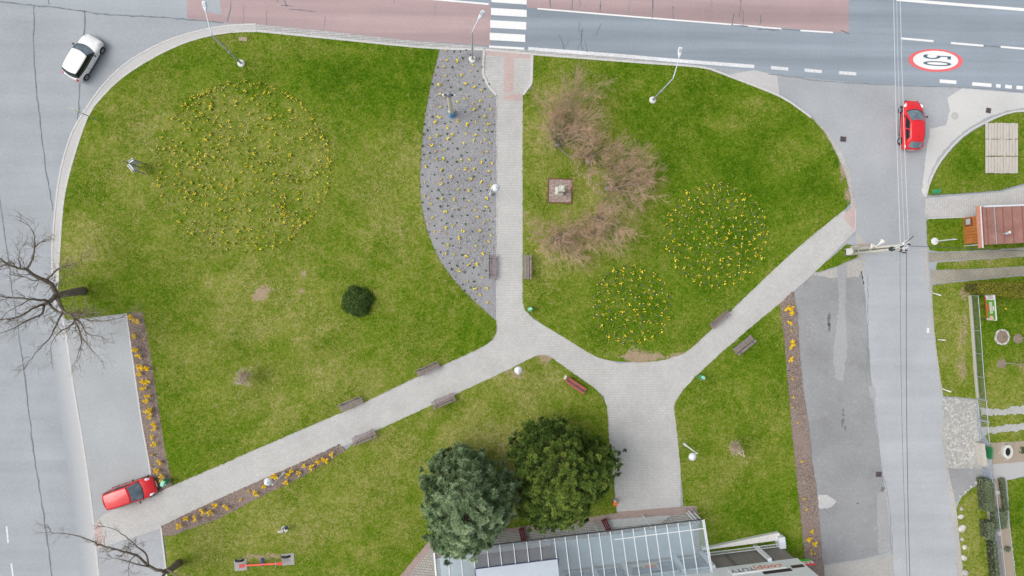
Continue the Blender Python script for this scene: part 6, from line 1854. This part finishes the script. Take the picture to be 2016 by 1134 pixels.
# front block with brown wall at the left
bx0, bx1, by = -17.35, -11.35, -1.48
m = MB(); m.box(((bx0 + bx1) / 2, by - 1.1, 1.45), (bx1 - bx0, 2.2, 2.9)); m.build('porch_wall', [M_BROWNW], shop)
m = MB(); m.box(((bx0 + bx1) / 2, by - 1.05, 3.05), (bx1 - bx0 + .1, 2.3, .3)); pr = m.build('porch_roof', plain('porch sheet roof', (.50, .56, .63), .5, .06, 1.2), shop, bevel=.02)
m = MB(); m.box(((bx0 + bx1) / 2, by + .125, 3.14), (bx1 - bx0 + .2, .05, .12)); m.build('gutter', M_NAVY, pr)
m = MB(); m.box((bx1 + .075, by - 1.0, 3.14), (.05, 2.2, .12)); m.build('gutter', M_NAVY, pr)
# canopy
can = MB()
RX = [854, 881, 905.5, 930, 957, 982, 1008.7, 1034.4, 1060, 1089, 1110, 1132.7, 1155.5, 1177, 1199, 1222, 1244, 1267, 1288, 1311, 1333.5, 1357, 1383]
ribs = [-(1385 - x) / 530 * SL for x in RX]
def cz(y): return 2.8 + (-y / 3.5) * .75
for x in ribs:
    ye = by + .15 if bx0 - .1 < x < bx1 + .1 else FY + .03
    m = MB(); m.beam((x, .06, cz(.06) + .05), (x, ye, cz(ye) + .05), .055, .09); m.build('rafter', M_ALU, shop)
for a, b in zip(ribs, ribs[1:]):
    mid = (a + b) / 2
    ye = by + .16 if bx0 < mid < bx1 else FY + .04
    m = MB(); g0 = .03
    m.add([(a + g0, .04, cz(.04)), (b - g0, .04, cz(.04)), (b - g0, ye, cz(ye)), (a + g0, ye, cz(ye)), (a + g0, .04, cz(.04) - .01), (b - g0, .04, cz(.04) - .01), (b - g0, ye, cz(ye) - .01), (a + g0, ye, cz(ye) - .01)],
          [(0, 3, 2, 1), (4, 5, 6, 7), (0, 1, 5, 4), (1, 2, 6, 5), (2, 3, 7, 6), (3, 0, 4, 7)]); m.build('glass_pane', M_GLZ, shop)
m = MB(); m.beam((-SL, .1, 2.78), (.05, .1, 2.78), .06, .12); m.build('eaves_beam', M_DARKM, shop)
m = MB(); m.beam((-6.9, -.52, cz(-.52) + .06), (.05, -.52, cz(-.52) + .06), .06, .07); m.build('purlin', M_ALU, shop)
m = MB(); m.beam((.03, .1, cz(0) - .02), (.03, FY, cz(FY) - .02), .07, .16); m.build('end_rafter', M_CLADW, shop)
m = MB(); m.beam((-SL + .02, .1, cz(0)), (-SL + .02, FY, cz(FY)), .07, .2); m.build('end_rafter', M_CLADW, shop)
for x in (-20.1, -16, -12, -8, -4, -.1):
    m = MB(); m.tube([(x, 0, .05), (x, 0, 2.75)], .05, 8); m.build('canopy_post', M_ALU, shop)
m = MB(); m.box((-5.7, -2.35, .085), (11.2, 2.3, .03)); m.build('canopy_floor', plain('pale floor slabs', (.52, .55, .57), .5, .06, 1.2), shop)
m = MB(); m.box((-14.4, -1.3, .083), (5.9, .36, .03)); m.build('porch_floor', plain('pink floor slabs', (.52, .44, .46), .6, .06, 1.2), shop)
m = MB(); m.box((-18.9, -2.35, .084), (2.6, 2.3, .03)); m.build('canopy_floor', MATS['pale floor slabs'], shop)
# ledge and railing right of the canopy
m = MB(); m.prism([(.35, -3.15), (6.3, -3.1), (6.75, -3.05), (6.6, -2.5), (6.0, -2.55), (.9, -3.0), (.4, -2.9)][::-1], .0, .5); m.build('ledge', M_CONCP, shop)
m = MB(); m.box((6.62, -3.2, .45), (.5, .9, .9)); m.build('end_pier', M_CLADW, shop)
for y, z in ((-3.2, .95), (-3.42, .95)):
    m = MB(); m.tube([(.4, y, z), (6.9, y, z)], .022, 6); m.build('rail', M_ALU, shop)
for i in range(54):
    x = .45 + i * .12
    m = MB(); m.beam((x, -3.2, .95), (x, -3.42, .95), .016, .016, up=(1, 0, 0)); m.build('rail_bar', M_ALU, shop)
# sign on the facade
sg = thing('shop_sign', 'white sign board lettered coop and TUTY on the shop facade', 'sign', Matrix.Translation((E1.x, E1.y, 0)) @ Matrix.Rotation(sang, 4, 'Z') @ Vector((3.25, FY + .05, 4.05)), sang)
m = MB(); m.box((0, 0, 0), (4.1, .08, .95)); m.build('board', plain('sign white', (.84, .84, .84), .4, .02), sg)
TM = Matrix(((-1, 0, 0, 0), (0, 0, 1, 0), (0, 1, 0, 0), (0, 0, 0, 1)))
M_SRED = plain('sign red', (.72, .06, .03), .5, .05); M_SBLUE = plain('sign blue', (.02, .05, .28), .5, .05)
text_mesh('coop', 'lettering', M_SRED, sg, Matrix.Translation((.95, .046, .08)) @ TM @ Matrix.Diagonal((.92, .95, 1, 1)), .004)
text_mesh('|', 'lettering', M_SRED, sg, Matrix.Translation((-.12, .046, .0)) @ TM @ Matrix.Diagonal((.8, .8, 1, 1)), .004)
text_mesh('TUTY', 'lettering', M_SBLUE, sg, Matrix.Translation((-1.1, .046, .0)) @ TM @ Matrix.Diagonal((.72, .75, 1, 1)), .004)
for x, w, z in ((4.45, 2.1, 4.85), (6.15, .9, 4.45), (.5, 2.6, 5.3)):
    m = MB(); m.box((x, FY + .01, z), (w, .06, .42)); m.build('slot_window', M_DARKW, shop)
fs = thing('flag_sign', 'small green, white and red projecting sign at the shop corner', 'sign', Matrix.Translation((E1.x, E1.y, 0)) @ Matrix.Rotation(sang, 4, 'Z') @ Vector((XR + .05, FY - .15, 3.7)), sang)
for z, h, c in ((-.42, .42, (.05, .45, .06)), (0, .42, (.8, .8, .78)), (.34, .22, (.72, .06, .08))):
    m = MB(); m.box((.42, 0, z), (.8, .06, h)); m.build('stripe', plain('stripe %.2f' % z, c, .5, .06), fs)
for x, c in ((.3, (.7, .06, .05)), (.45, (.85, .6, .02)), (.6, (.25, .08, .3))):
    m = MB(); m.box((x, .035, .0), (.12, .012, .2)); m.build('emblem', plain('emblem %.2f' % x, c, .5), fs)

# ================================================================== HUT, DECK AND GARDEN
hb = P(1925, 448, 0)
hut = thing('hut', 'hut with rusty sheet metal roof beside the paved walk', 'hut', hb)


def HL(px, py, z): return P(px, py, z) - hb


M_RUST = NT('rusty sheet metal'); _a = M_RUST.noise(.9, 5, .65); _b = M_RUST.noise(6, 4, .7)
M_RUST.col(M_RUST.mix(M_RUST.ramp(_b, [(.45, (0, 0, 0)), (.75, (.5, .5, .5))]), M_RUST.ramp(_a, [(.3, (.24, .115, .095)), (.55, (.32, .165, .14)), (.75, (.40, .25, .22))]), (.42, .20, .10))).set(Roughness=.6); M_RUST = M_RUST.m
M_RUSTD = plain('rusty seam', (.24, .10, .08), .7, .2); M_TERRA = plain('terracotta cap', (.50, .23, .15), .8, .2, 8)
M_OWOOD = NT('orange stained boards'); _n = M_OWOOD.noise(2, 4, .6, M_OWOOD.pos((14, 1.5, 1))); M_OWOOD.col(M_OWOOD.ramp(_n, [(.3, (.42, .13, .035)), (.7, (.60, .23, .06))])).set(Roughness=.5); M_OWOOD = M_OWOOD.m
zr_ = 2.7
A, B = HL(1930, 408, zr_), HL(2016, 405, zr_); Cc, D = HL(1935, 482, zr_ - .25), HL(2016, 478, zr_ - .25)
ex = (B - A).normalized(); B2, D2 = A + ex * 9, Cc + (D - Cc).normalized() * 9
m = MB(); m.add([A, B2, D2, Cc, A - Vector((0, 0, .08)), B2 - Vector((0, 0, .08)), D2 - Vector((0, 0, .08)), Cc - Vector((0, 0, .08))], [(0, 3, 2, 1), (4, 5, 6, 7), (0, 1, 5, 4), (1, 2, 6, 5), (2, 3, 7, 6), (3, 0, 4, 7)])
rf = m.build('roof', M_RUST, hut)
for t, mt, w in ((.12, M_RUSTD, .03), (.45, M_RUSTD, .04), (1.1, M_STEEL, .05), (1.15, M_RUSTD, .03), (1.75, M_RUSTD, .04), (2.5, M_RUSTD, .04), (3.3, M_RUSTD, .04), (4.2, M_RUSTD, .04), (5.2, M_RUSTD, .04)):
    m = MB(); m.beam(A + ex * t + Vector((0, 0, .02)), Cc + ex * t + Vector((0, 0, .02)), w, .05); m.build('standing_seam', mt, rf)
m = MB(); m.beam(A + Vector((.3, .06, .0)), B2 + Vector((0, .06, .0)), .12, .1); m.build('gutter', M_STEELP, hut)
m = MB(); m.beam(A + Vector((-.22, .1, .02)), Cc + Vector((-.22, -.25, .02)), .32, .06); cp = m.build('barge_cap', M_TERRA, hut)
m = MB(); m.beam(A + Vector((-.04, .1, .07)), Cc + Vector((-.04, -.25, .07)), .07, .05); m.build('flashing', M_STEELP, cp)
for px, py in ((1977, 460), (1982, 458)):
    m = MB(); m.lathe([(.07, -.05), (.07, .3), (.12, .32), (.02, .42)], 12, HL(px, py, 2.6)); m.build('vent_pipe', M_CONCP if px > 1980 else M_STEEL, hut)
W0 = [HL(1899, 430, 0), HL(2016, 427, 0), HL(2016, 474, 0), HL(1900, 480, 0)]
W0[1] = W0[0] + (W0[1] - W0[0]).normalized() * 9.2; W0[2] = W0[3] + (W0[2] - W0[3]).normalized() * 9.2
m = MB(); m.prism([(p.x, p.y) for p in W0][::-1], .0, 2.36); m.build('wall', plain('hut render', (.5, .45, .4), .85), hut)
q0, q1 = HL(1896, 428.5, 0), HL(1897.5, 481, 0)
for i in range(9):
    a, b = q0.lerp(q1, i / 9 + .006), q0.lerp(q1, (i + 1) / 9 - .006); m = MB(); m.beam(a + Vector((0, 0, 1.2)), b + Vector((0, 0, 1.2)), .05, 2.36); m.build('plank', M_OWOOD, hut)
hc = HL(1908, 437, .75) + Vector((-.05, 0, 0))
m = MB(); m.box(hc, (.1, .66, .74)); wd_ = m.build('window_frame', plain('hatch brown', (.2, .06, .03), .7), hut)
m = MB(); m.box(hc + Vector((-.045, .02, .02)), (.05, .46, .5)); m.build('pane', plain('hatch glass', (.45, .48, .5), .2, .3, 9), wd_)
m = MB(); m.tube([HL(1898, 484, .1), HL(1924, 482, 2.3)], .04, 6); m.build('downpipe', M_STEELP, hut)
# plank deck: three sections of boards
dk = thing('plank_deck', 'pale weathered plank deck in three sections on the corner lawn', 'deck', P(1972, 292, .1)); db = P(1972, 292, .1)
M_PLANK = NT('weathered planks'); _n = M_PLANK.noise(1.6, 5, .7, M_PLANK.pos((9, 1, 1))); M_PLANK.col(M_PLANK.ramp(_n, [(.25, (.42, .385, .335)), (.5, (.52, .485, .43)), (.8, (.62, .585, .53))])).set(Roughness=.85); M_PLANK = M_PLANK.m
for row, (y0, y1) in enumerate(((242, 273.5), (274.5, 307), (308.5, 341))):
    for i in range(11):
        x0 = 1940 + i * 5.86 + random.uniform(-.2, .2); a, b = P(x0 + .35, y0 + random.uniform(-.6, .6), .22) - db, P(x0 + 5.5, y1 + random.uniform(-.6, .6), .22) - db
        m = MB(); m.box(((a.x + b.x) / 2, (a.y + b.y) / 2, .1 + random.uniform(-.006, .006)), (abs(b.x - a.x), abs(b.y - a.y), .04)); m.build('plank', M_PLANK, dk)
    m = MB(); a, b = P(1941, (y0 + y1) / 2, .1) - db, P(2003, (y0 + y1) / 2, .1) - db; m.beam((a.x, a.y, .04), (b.x, b.y, .04), .1, .08); m.build('bearer', M_TIMBER, dk)


# fence: base wall, posts, rail, wire mesh
def fence(pts, h, label, mesh_mat, gates=()):
    W = [P(x, y, .05) for x, y in pts]; b = W[0]
    r = thing('wire_fence', label, 'fence', b)
    m = MB()
    for a, e in zip(W, W[1:]): m.beam(a - b + Vector((0, 0, .08)), e - b + Vector((0, 0, .08)), .14, .3)
    m.build('base_wall', M_CONCB, r)
    m = MB(); m.tube([w - b + Vector((0, 0, h)) for w in W], .022, 6); m.build('top_rail', M_STEEL, r)
    seg = []
    for a, e in zip(W, W[1:]):
        L = (e - a).length; n = max(1, round(L / 2.2))
        for i in range(n + (1 if e is W[-1] else 0)):
            p = a.lerp(e, i / n) - b
            m = MB(); m.tube([p, p + Vector((0, 0, h + .03))], .03, 6); m.build('post', M_STEEL, r)
        seg.append((a - b, e - b))
    Vv, Ff = [], []
    for a, e in seg:
        L = (e - a).length; t = (e - a) / L; H_ = h - .2
        n = int(L / .07)
        for i in range(-int(H_ / .07), n):
            for s in (1, -1):
                s0, s1 = (i * .07, i * .07 + H_) if s == 1 else (i * .07 + H_, i * .07)
                z0, z1 = .22, h
                lo, hi = min(s0, s1), max(s0, s1)
                if hi < 0 or lo > L: continue
                def cl_(sv, zv, so, zo):
                    if sv < 0: zv = zv + (zo - zv) * (0 - sv) / (so - sv); sv = 0
                    if sv > L: zv = zv + (zo - zv) * (L - sv) / (so - sv); sv = L
                    return sv, zv
                q0, q1 = cl_(s0, z0, s1, z1), cl_(s1, z1, s0, z0)
                p0, p1 = a + t * q0[0] + Vector((0, 0, q0[1])), a + t * q1[0] + Vector((0, 0, q1[1]))
                nb = len(Vv); o = Vector((-t.y, t.x, 0)) * .004
                Vv += [p0 - o, p0 + o, p1 + o, p1 - o]; Ff.append((nb, nb + 1, nb + 2, nb + 3))
    me = bpy.data.meshes.new('wire_mesh'); me.from_pydata([tuple(v) for v in Vv], [], Ff); me.materials.append(mesh_mat)
    o = link('wire_mesh', me, r); o['kind'] = 'stuff'
    return r


M_WIREG = plain('green wire', (.10, .16, .13), .6, .1); M_WIREGR = plain('grey wire', (.24, .28, .30), .6, .1)
fence([(1908, 582), (1913, 650), (1919, 740), (1923, 783)], 1.05, 'wire fence on a low wall beside the verge', M_WIREG)
fence([(1938, 944), (1945, 1010), (1952, 1070), (1959, 1134), (1968, 1220)], 1.25, 'wire fence along the lower soil bed', M_WIREGR)


def gate(a, b, h, label, bars, mat):
    A_, B_ = P(*a, .05), P(*b, .05); r = thing('garden_gate', label, 'gate', A_); d = B_ - A_
    for p in (Vector(), d):
        m = MB(); m.tube([p, p + Vector((0, 0, h + .12))], .04, 8); m.build('post', M_STEEL, r)
    for z in (.12, h):
        m = MB(); m.tube([d * .02 + Vector((0, 0, z)), d * .98 + Vector((0, 0, z))], .025, 6); m.build('rail', mat, r)
    for i in range(bars):
        p = d * ((i + 1) / (bars + 1)); m = MB(); m.tube([p + Vector((0, 0, .12)), p + Vector((0, 0, h))], .012, 5); m.build('bar', mat, r)
    return r


M_GATE = plain('blue grey gate paint', (.30, .38, .48), .5, .1)
gate((1923, 785), (1926, 825), 1.1, 'grey tube gate above the stone apron, upper leaf', 9, M_STEEL)
gate((1926, 827), (1929, 866), 1.1, 'grey tube gate above the stone apron, lower leaf', 9, M_STEEL)
gate((1934, 922), (1937, 942), 1.0, 'blue grey barred gate at the garden path', 8, M_GATE)
r = thing('letterbox_wall', 'short brown wall with green slatted bin store behind the gate', 'wall', P(1937, 893, 0)); lb = P(1937, 893, 0)
m = MB(); a, b = P(1930, 872, .5) - lb, P(1936, 916, .5) - lb; m.beam((a.x, a.y, .4), (b.x, b.y, .4), .3, .8); m.build('wall', M_CONCB, r)
for i in range(9):
    m = MB(); c = P(1944, 880 + i * 2.6, .6) - lb; m.box((c.x, c.y, .55), (.36, .045, 1.0)); m.build('slat', M_GREENB, r)
m = MB(); m.lathe([(.02, -.13), (.1, -.09), (.14, 0), (.1, .09), (.02, .13)], 14, P(1950.5, 893.5, .6)); m.tube([P(1950, 893.5, .05), P(1950.3, 893.5, .5)], .03, 6)
tag(m.build('globe_lamp', M_CONCP, None, smooth=True), 'small white globe lamp behind the gate', 'garden lamp')

# banner on posts
bn = thing('banner', 'colourful printed banner board on three posts by the hedge', 'banner', P(1923, 604, .05)); bb = P(1923, 604, .05)
y0_, y1_ = P(1922, 580, .05) - bb, P(1926, 629, .05) - bb
for t in (.02, .5, .98):
    p = y0_.lerp(y1_, t); m = MB(); m.tube([p + Vector((.05, 0, 0)), p + Vector((.05, 0, 2.05))], .03, 6); m.build('post', M_DARKM, bn)
d = y1_ - y0_
def bq(u0, u1, v0, v1, mat, off, name='print', par=bn):
    a, b = y0_ + d * u0, y0_ + d * u1; o = Vector((-off, 0, 0)); m = MB()
    m.add([a + o + Vector((0, 0, .95 + v0 * 1.1)), b + o + Vector((0, 0, .95 + v0 * 1.1)), b + o + Vector((0, 0, .95 + v1 * 1.1)), a + o + Vector((0, 0, .95 + v1 * 1.1))], [(0, 1, 2, 3)])
    return m.build(name, mat, par)
m = MB(); c = y0_ + d * .5; m.beam(y0_ + Vector((.02, 0, 1.5)), y1_ + Vector((.02, 0, 1.5)), .03, 1.1); board = m.build('board', plain('banner white', (.76, .76, .78), .5, .05), bn)
bq(.2, .98, .12, .92, plain('banner green', (.10, .30, .03), .5, .4, 7), .006, par=board)
bq(.08, .93, .02, .12, plain('banner red', (.75, .06, .03), .5, .1), .010, par=board)
bq(.36, .64, .2, .32, MATS['banner red'], .010, par=board)
for v in (.42, .52, .62): bq(.28, .74, v, v + .06, MATS['banner white'], .010, par=board)
bq(.44, .62, .74, .86, MATS['banner white'], .010, par=board)
bq(.82, .99, .35, .72, plain('skin print', (.68, .45, .34), .6, .15, 6), .012, par=board)
bq(.9, .99, .2, .34, plain('lilac print', (.62, .42, .58), .6, .1), .012, par=board)
bq(.02, .16, .3, .85, plain('grey print', (.52, .50, .52), .6, .25, 12), .010, par=board)


# stones: ring bed, boulders
def rock_mesh(rng, name, mat):
    bm = bmesh.new(); bmesh.ops.create_icosphere(bm, subdivisions=2, radius=1.0)
    f = rng.normal(0, 1, (6, 3))
    for v in bm.verts:
        k = 1 + .12 * sum(math.sin(3 * v.co.dot(Vector(q)) + i) for i, q in enumerate(f)) / 2
        v.co = Vector((v.co.x * k, v.co.y * k * .85, v.co.z * k * .6))
    me = bpy.data.meshes.new(name); bm.to_mesh(me); bm.free(); me.materials.append(mat)
    return me


rrng = np.random.default_rng(9)
M_ROCKW = plain('white rock', (.56, .54, .50), .9, .15, 6); M_ROCKG = plain('grey rock', (.44, .42, .38), .9, .2, 6)
ROCKS = [rock_mesh(rrng, 'stone', M_ROCKW) for _ in range(4)]; ROCKG = [rock_mesh(rrng, 'stone', M_ROCKG) for _ in range(4)]
words = ['topmost', 'second from the top', 'third from the top', 'fourth from the top', 'fifth from the top', 'sixth from the top', 'seventh from the top', 'eighth from the top', 'ninth from the top', 'tenth from the top', 'eleventh from the top', 'lowest']
for i, (x, y, s) in enumerate(((1922, 950, .14), (1912, 958, .09), (1905, 964, .10), (1901, 967.5, .13), (1891, 977, .17), (1893, 1002, .16), (1891.5, 1017, .24), (1894, 1040, .34), (1894.5, 1062, .18), (1899.5, 1077, .2), (1898, 1098, .24), (1901, 1128, .28))):
    o = link('boulder', (ROCKS if i in (1, 6, 7, 9, 10) else ROCKG)[i % 4]); o.location = P(x, y, .08); o.scale = (s, s, s * .9); o.rotation_euler = (0, 0, rrng.uniform(0, 6))
    tag(o, ('white' if i in (1, 6, 7, 9, 10) else 'grey') + ' edging stone on the lower right verge, ' + words[i], 'stone', 'edging stones of the lower right verge')
sr = thing('stone_ring', 'round soil bed ringed with pale stones in the garden', 'flower bed', P(1972, 663.5, .07)); sb = P(1972, 663.5, .07)
m = MB(); m.lathe([(.5, 0), (.48, .1), (.2, .13)], 20); o = m.build('soil', M_SOIL, sr)
for i in range(20):
    a = i * 2 * math.pi / 20; o = link('stone', ROCKS[i % 4] if i % 3 else ROCKG[i % 4], sr); s = rrng.uniform(.09, .12); o.location = (.56 * math.cos(a) + rrng.normal(0, .015), .56 * math.sin(a) * 1.03, .06); o.scale = (s, s, s * 1.2); o.rotation_euler = (0, 0, rrng.uniform(0, 6))
o = link('plant', LFM[0], sr); o.location = (.1, .02, .12); o.scale = (.7, .7, .8)
fp = thing('garden_fountain', 'oval stone basin with dark water in the soil bed', 'basin', P(1979.5, 888, .08))
m = MB(); m.lathe([(.42, 0), (.42, .32), (.34, .36), (.26, .34), (.24, .2)], 20, sy=1.35); m.build('basin', M_STONEL, fp, smooth=True, sharp=40)
m = MB(); m.lathe([(.25, .24), (.25, .25)], 20, (-.03, 0, 0), sy=1.3); m.build('water', plain('dark water', (.01, .016, .022), .05, .2), fp)
for i in range(9):
    a = rrng.uniform(0, 6.28); o = link('stone', ROCKG[i % 4], fp); o.location = (.52 * math.cos(a), .7 * math.sin(a), .03); o.scale = (.1, .1, .1)
for i, (x, y, s, lab) in enumerate(((1963, 969, .22, 'white stone at the upper end of the lower soil bed'), (1967, 1050, .22, 'pale stone below the square clipped bush'), (1971, 1083, .2, 'grey stone in the lower soil bed'), (2010, 887, .14, 'pale stone at the right edge of the gate soil bed'))):
    o = link('garden_stone', (ROCKS if i != 2 else ROCKG)[i]); o.location = P(x, y, .1); o.scale = (s, s * 1.1, s); tag(o, lab, 'stone')
for i in range(24):
    t = i / 23; x, y = (1984 + 15 * t, 1022 + 118 * t)
    pass
eb = thing('stone_edging', 'row of pale edging stones right of the lower soil bed', 'edging', P(1990, 1060, .06)); e0 = P(1990, 1060, .06)
for i in range(34):
    t = i / 33; x, y = 1985.5 + 14.5 * t + rrng.normal(0, .3), 1020 + 118 * t
    o = link('stone', ROCKS[i % 4], eb); o.location = P(x, y, .08) - e0; s = rrng.uniform(.045, .075); o.scale = (s * .8, s * 1.1, s); o.rotation_euler = (0, 0, rrng.uniform(0, .6))
# young bare garden trees with soil discs
for (x, y), lean, lab, sd_ in (((1972, 716), (36, 2), 'bare young tree in the lower middle of the garden lawn', 61), ((2004, 667), (40, -4), 'bare young tree at the right edge beside the stone ring', 62)):
    rng = np.random.default_rng(sd_); b = P(x, y, .07); r = thing('garden_tree', lab, 'tree', b, 0, 'bare young garden trees')
    m = MB(); m.lathe([(.4, 0), (.36, .05), (.1, .07)], 18); m.build('soil_disc', M_SOIL, r)
    tp = P(x + lean[0], y + lean[1], 2.0) - b
    m = MB(); m.tube([(0, 0, 0), (tp.x * .4, tp.y * .4 + .1, 1.0), tuple(tp)], [.035, .03, .015], 6); m.build('trunk', plain('pale bark', (.42, .38, .33), .9, .2), r) if 'pale bark' not in MATS else m.build('trunk', MATS['pale bark'], r)
    n = 12; d_ = unit(rng.normal(0, .6, (n, 3)) + np.array([.4, 0, .7])); st0 = np.array([0, .05, 1.0]) + rng.uniform(0, 1, (n, 1)) * (np.array(tp) - np.array([0, .05, 1.0]))
    tw = grow(st0, d_, rng.uniform(.4, .8, n), np.full(n, .012), [(3, .45, .6, .7, .5, .1), (3, .45, .6, .7, .6, .1)], rng); tw[3] = np.maximum(tw[3], .005); tw[4] = np.maximum(tw[4], .004)
    link('crown', twig_mesh('crown', *tw[:5], M_TWIGR, tw[5]), r)
put(DGM, 'daffodil_clump', (1977, 607), .07, 'single yellow flower tuft on the garden lawn beside the banner', 'daffodils', None, .6, .7)
# fallen dry leaves over the park lawns
lx, ly = RNG.uniform(-34, 26, 900), RNG.uniform(-22, 20, 900)
kk = np.zeros(900, bool)
for poly in (LA, LB, LC, LD): kk |= inside(lx, ly, np.array(w2(poly, .1)))
lx, ly = lx[kk], ly[kk]; nl_ = len(lx)
me = leaf_mesh('fallen_leaves', np.c_[lx, ly, np.full(nl_, .145)], np.tile([0, 0, 1.], (nl_, 1)), .042, randmat('dry leaves', [(.1, (.30, .19, .09)), (.5, (.5, .38, .22)), (.9, (.72, .64, .5))], .8, .1), np.random.default_rng(4), .5)
tag(link('fallen_leaves', me), 'scattered dry leaves lying on the park lawns', 'leaves', None, 'stuff')
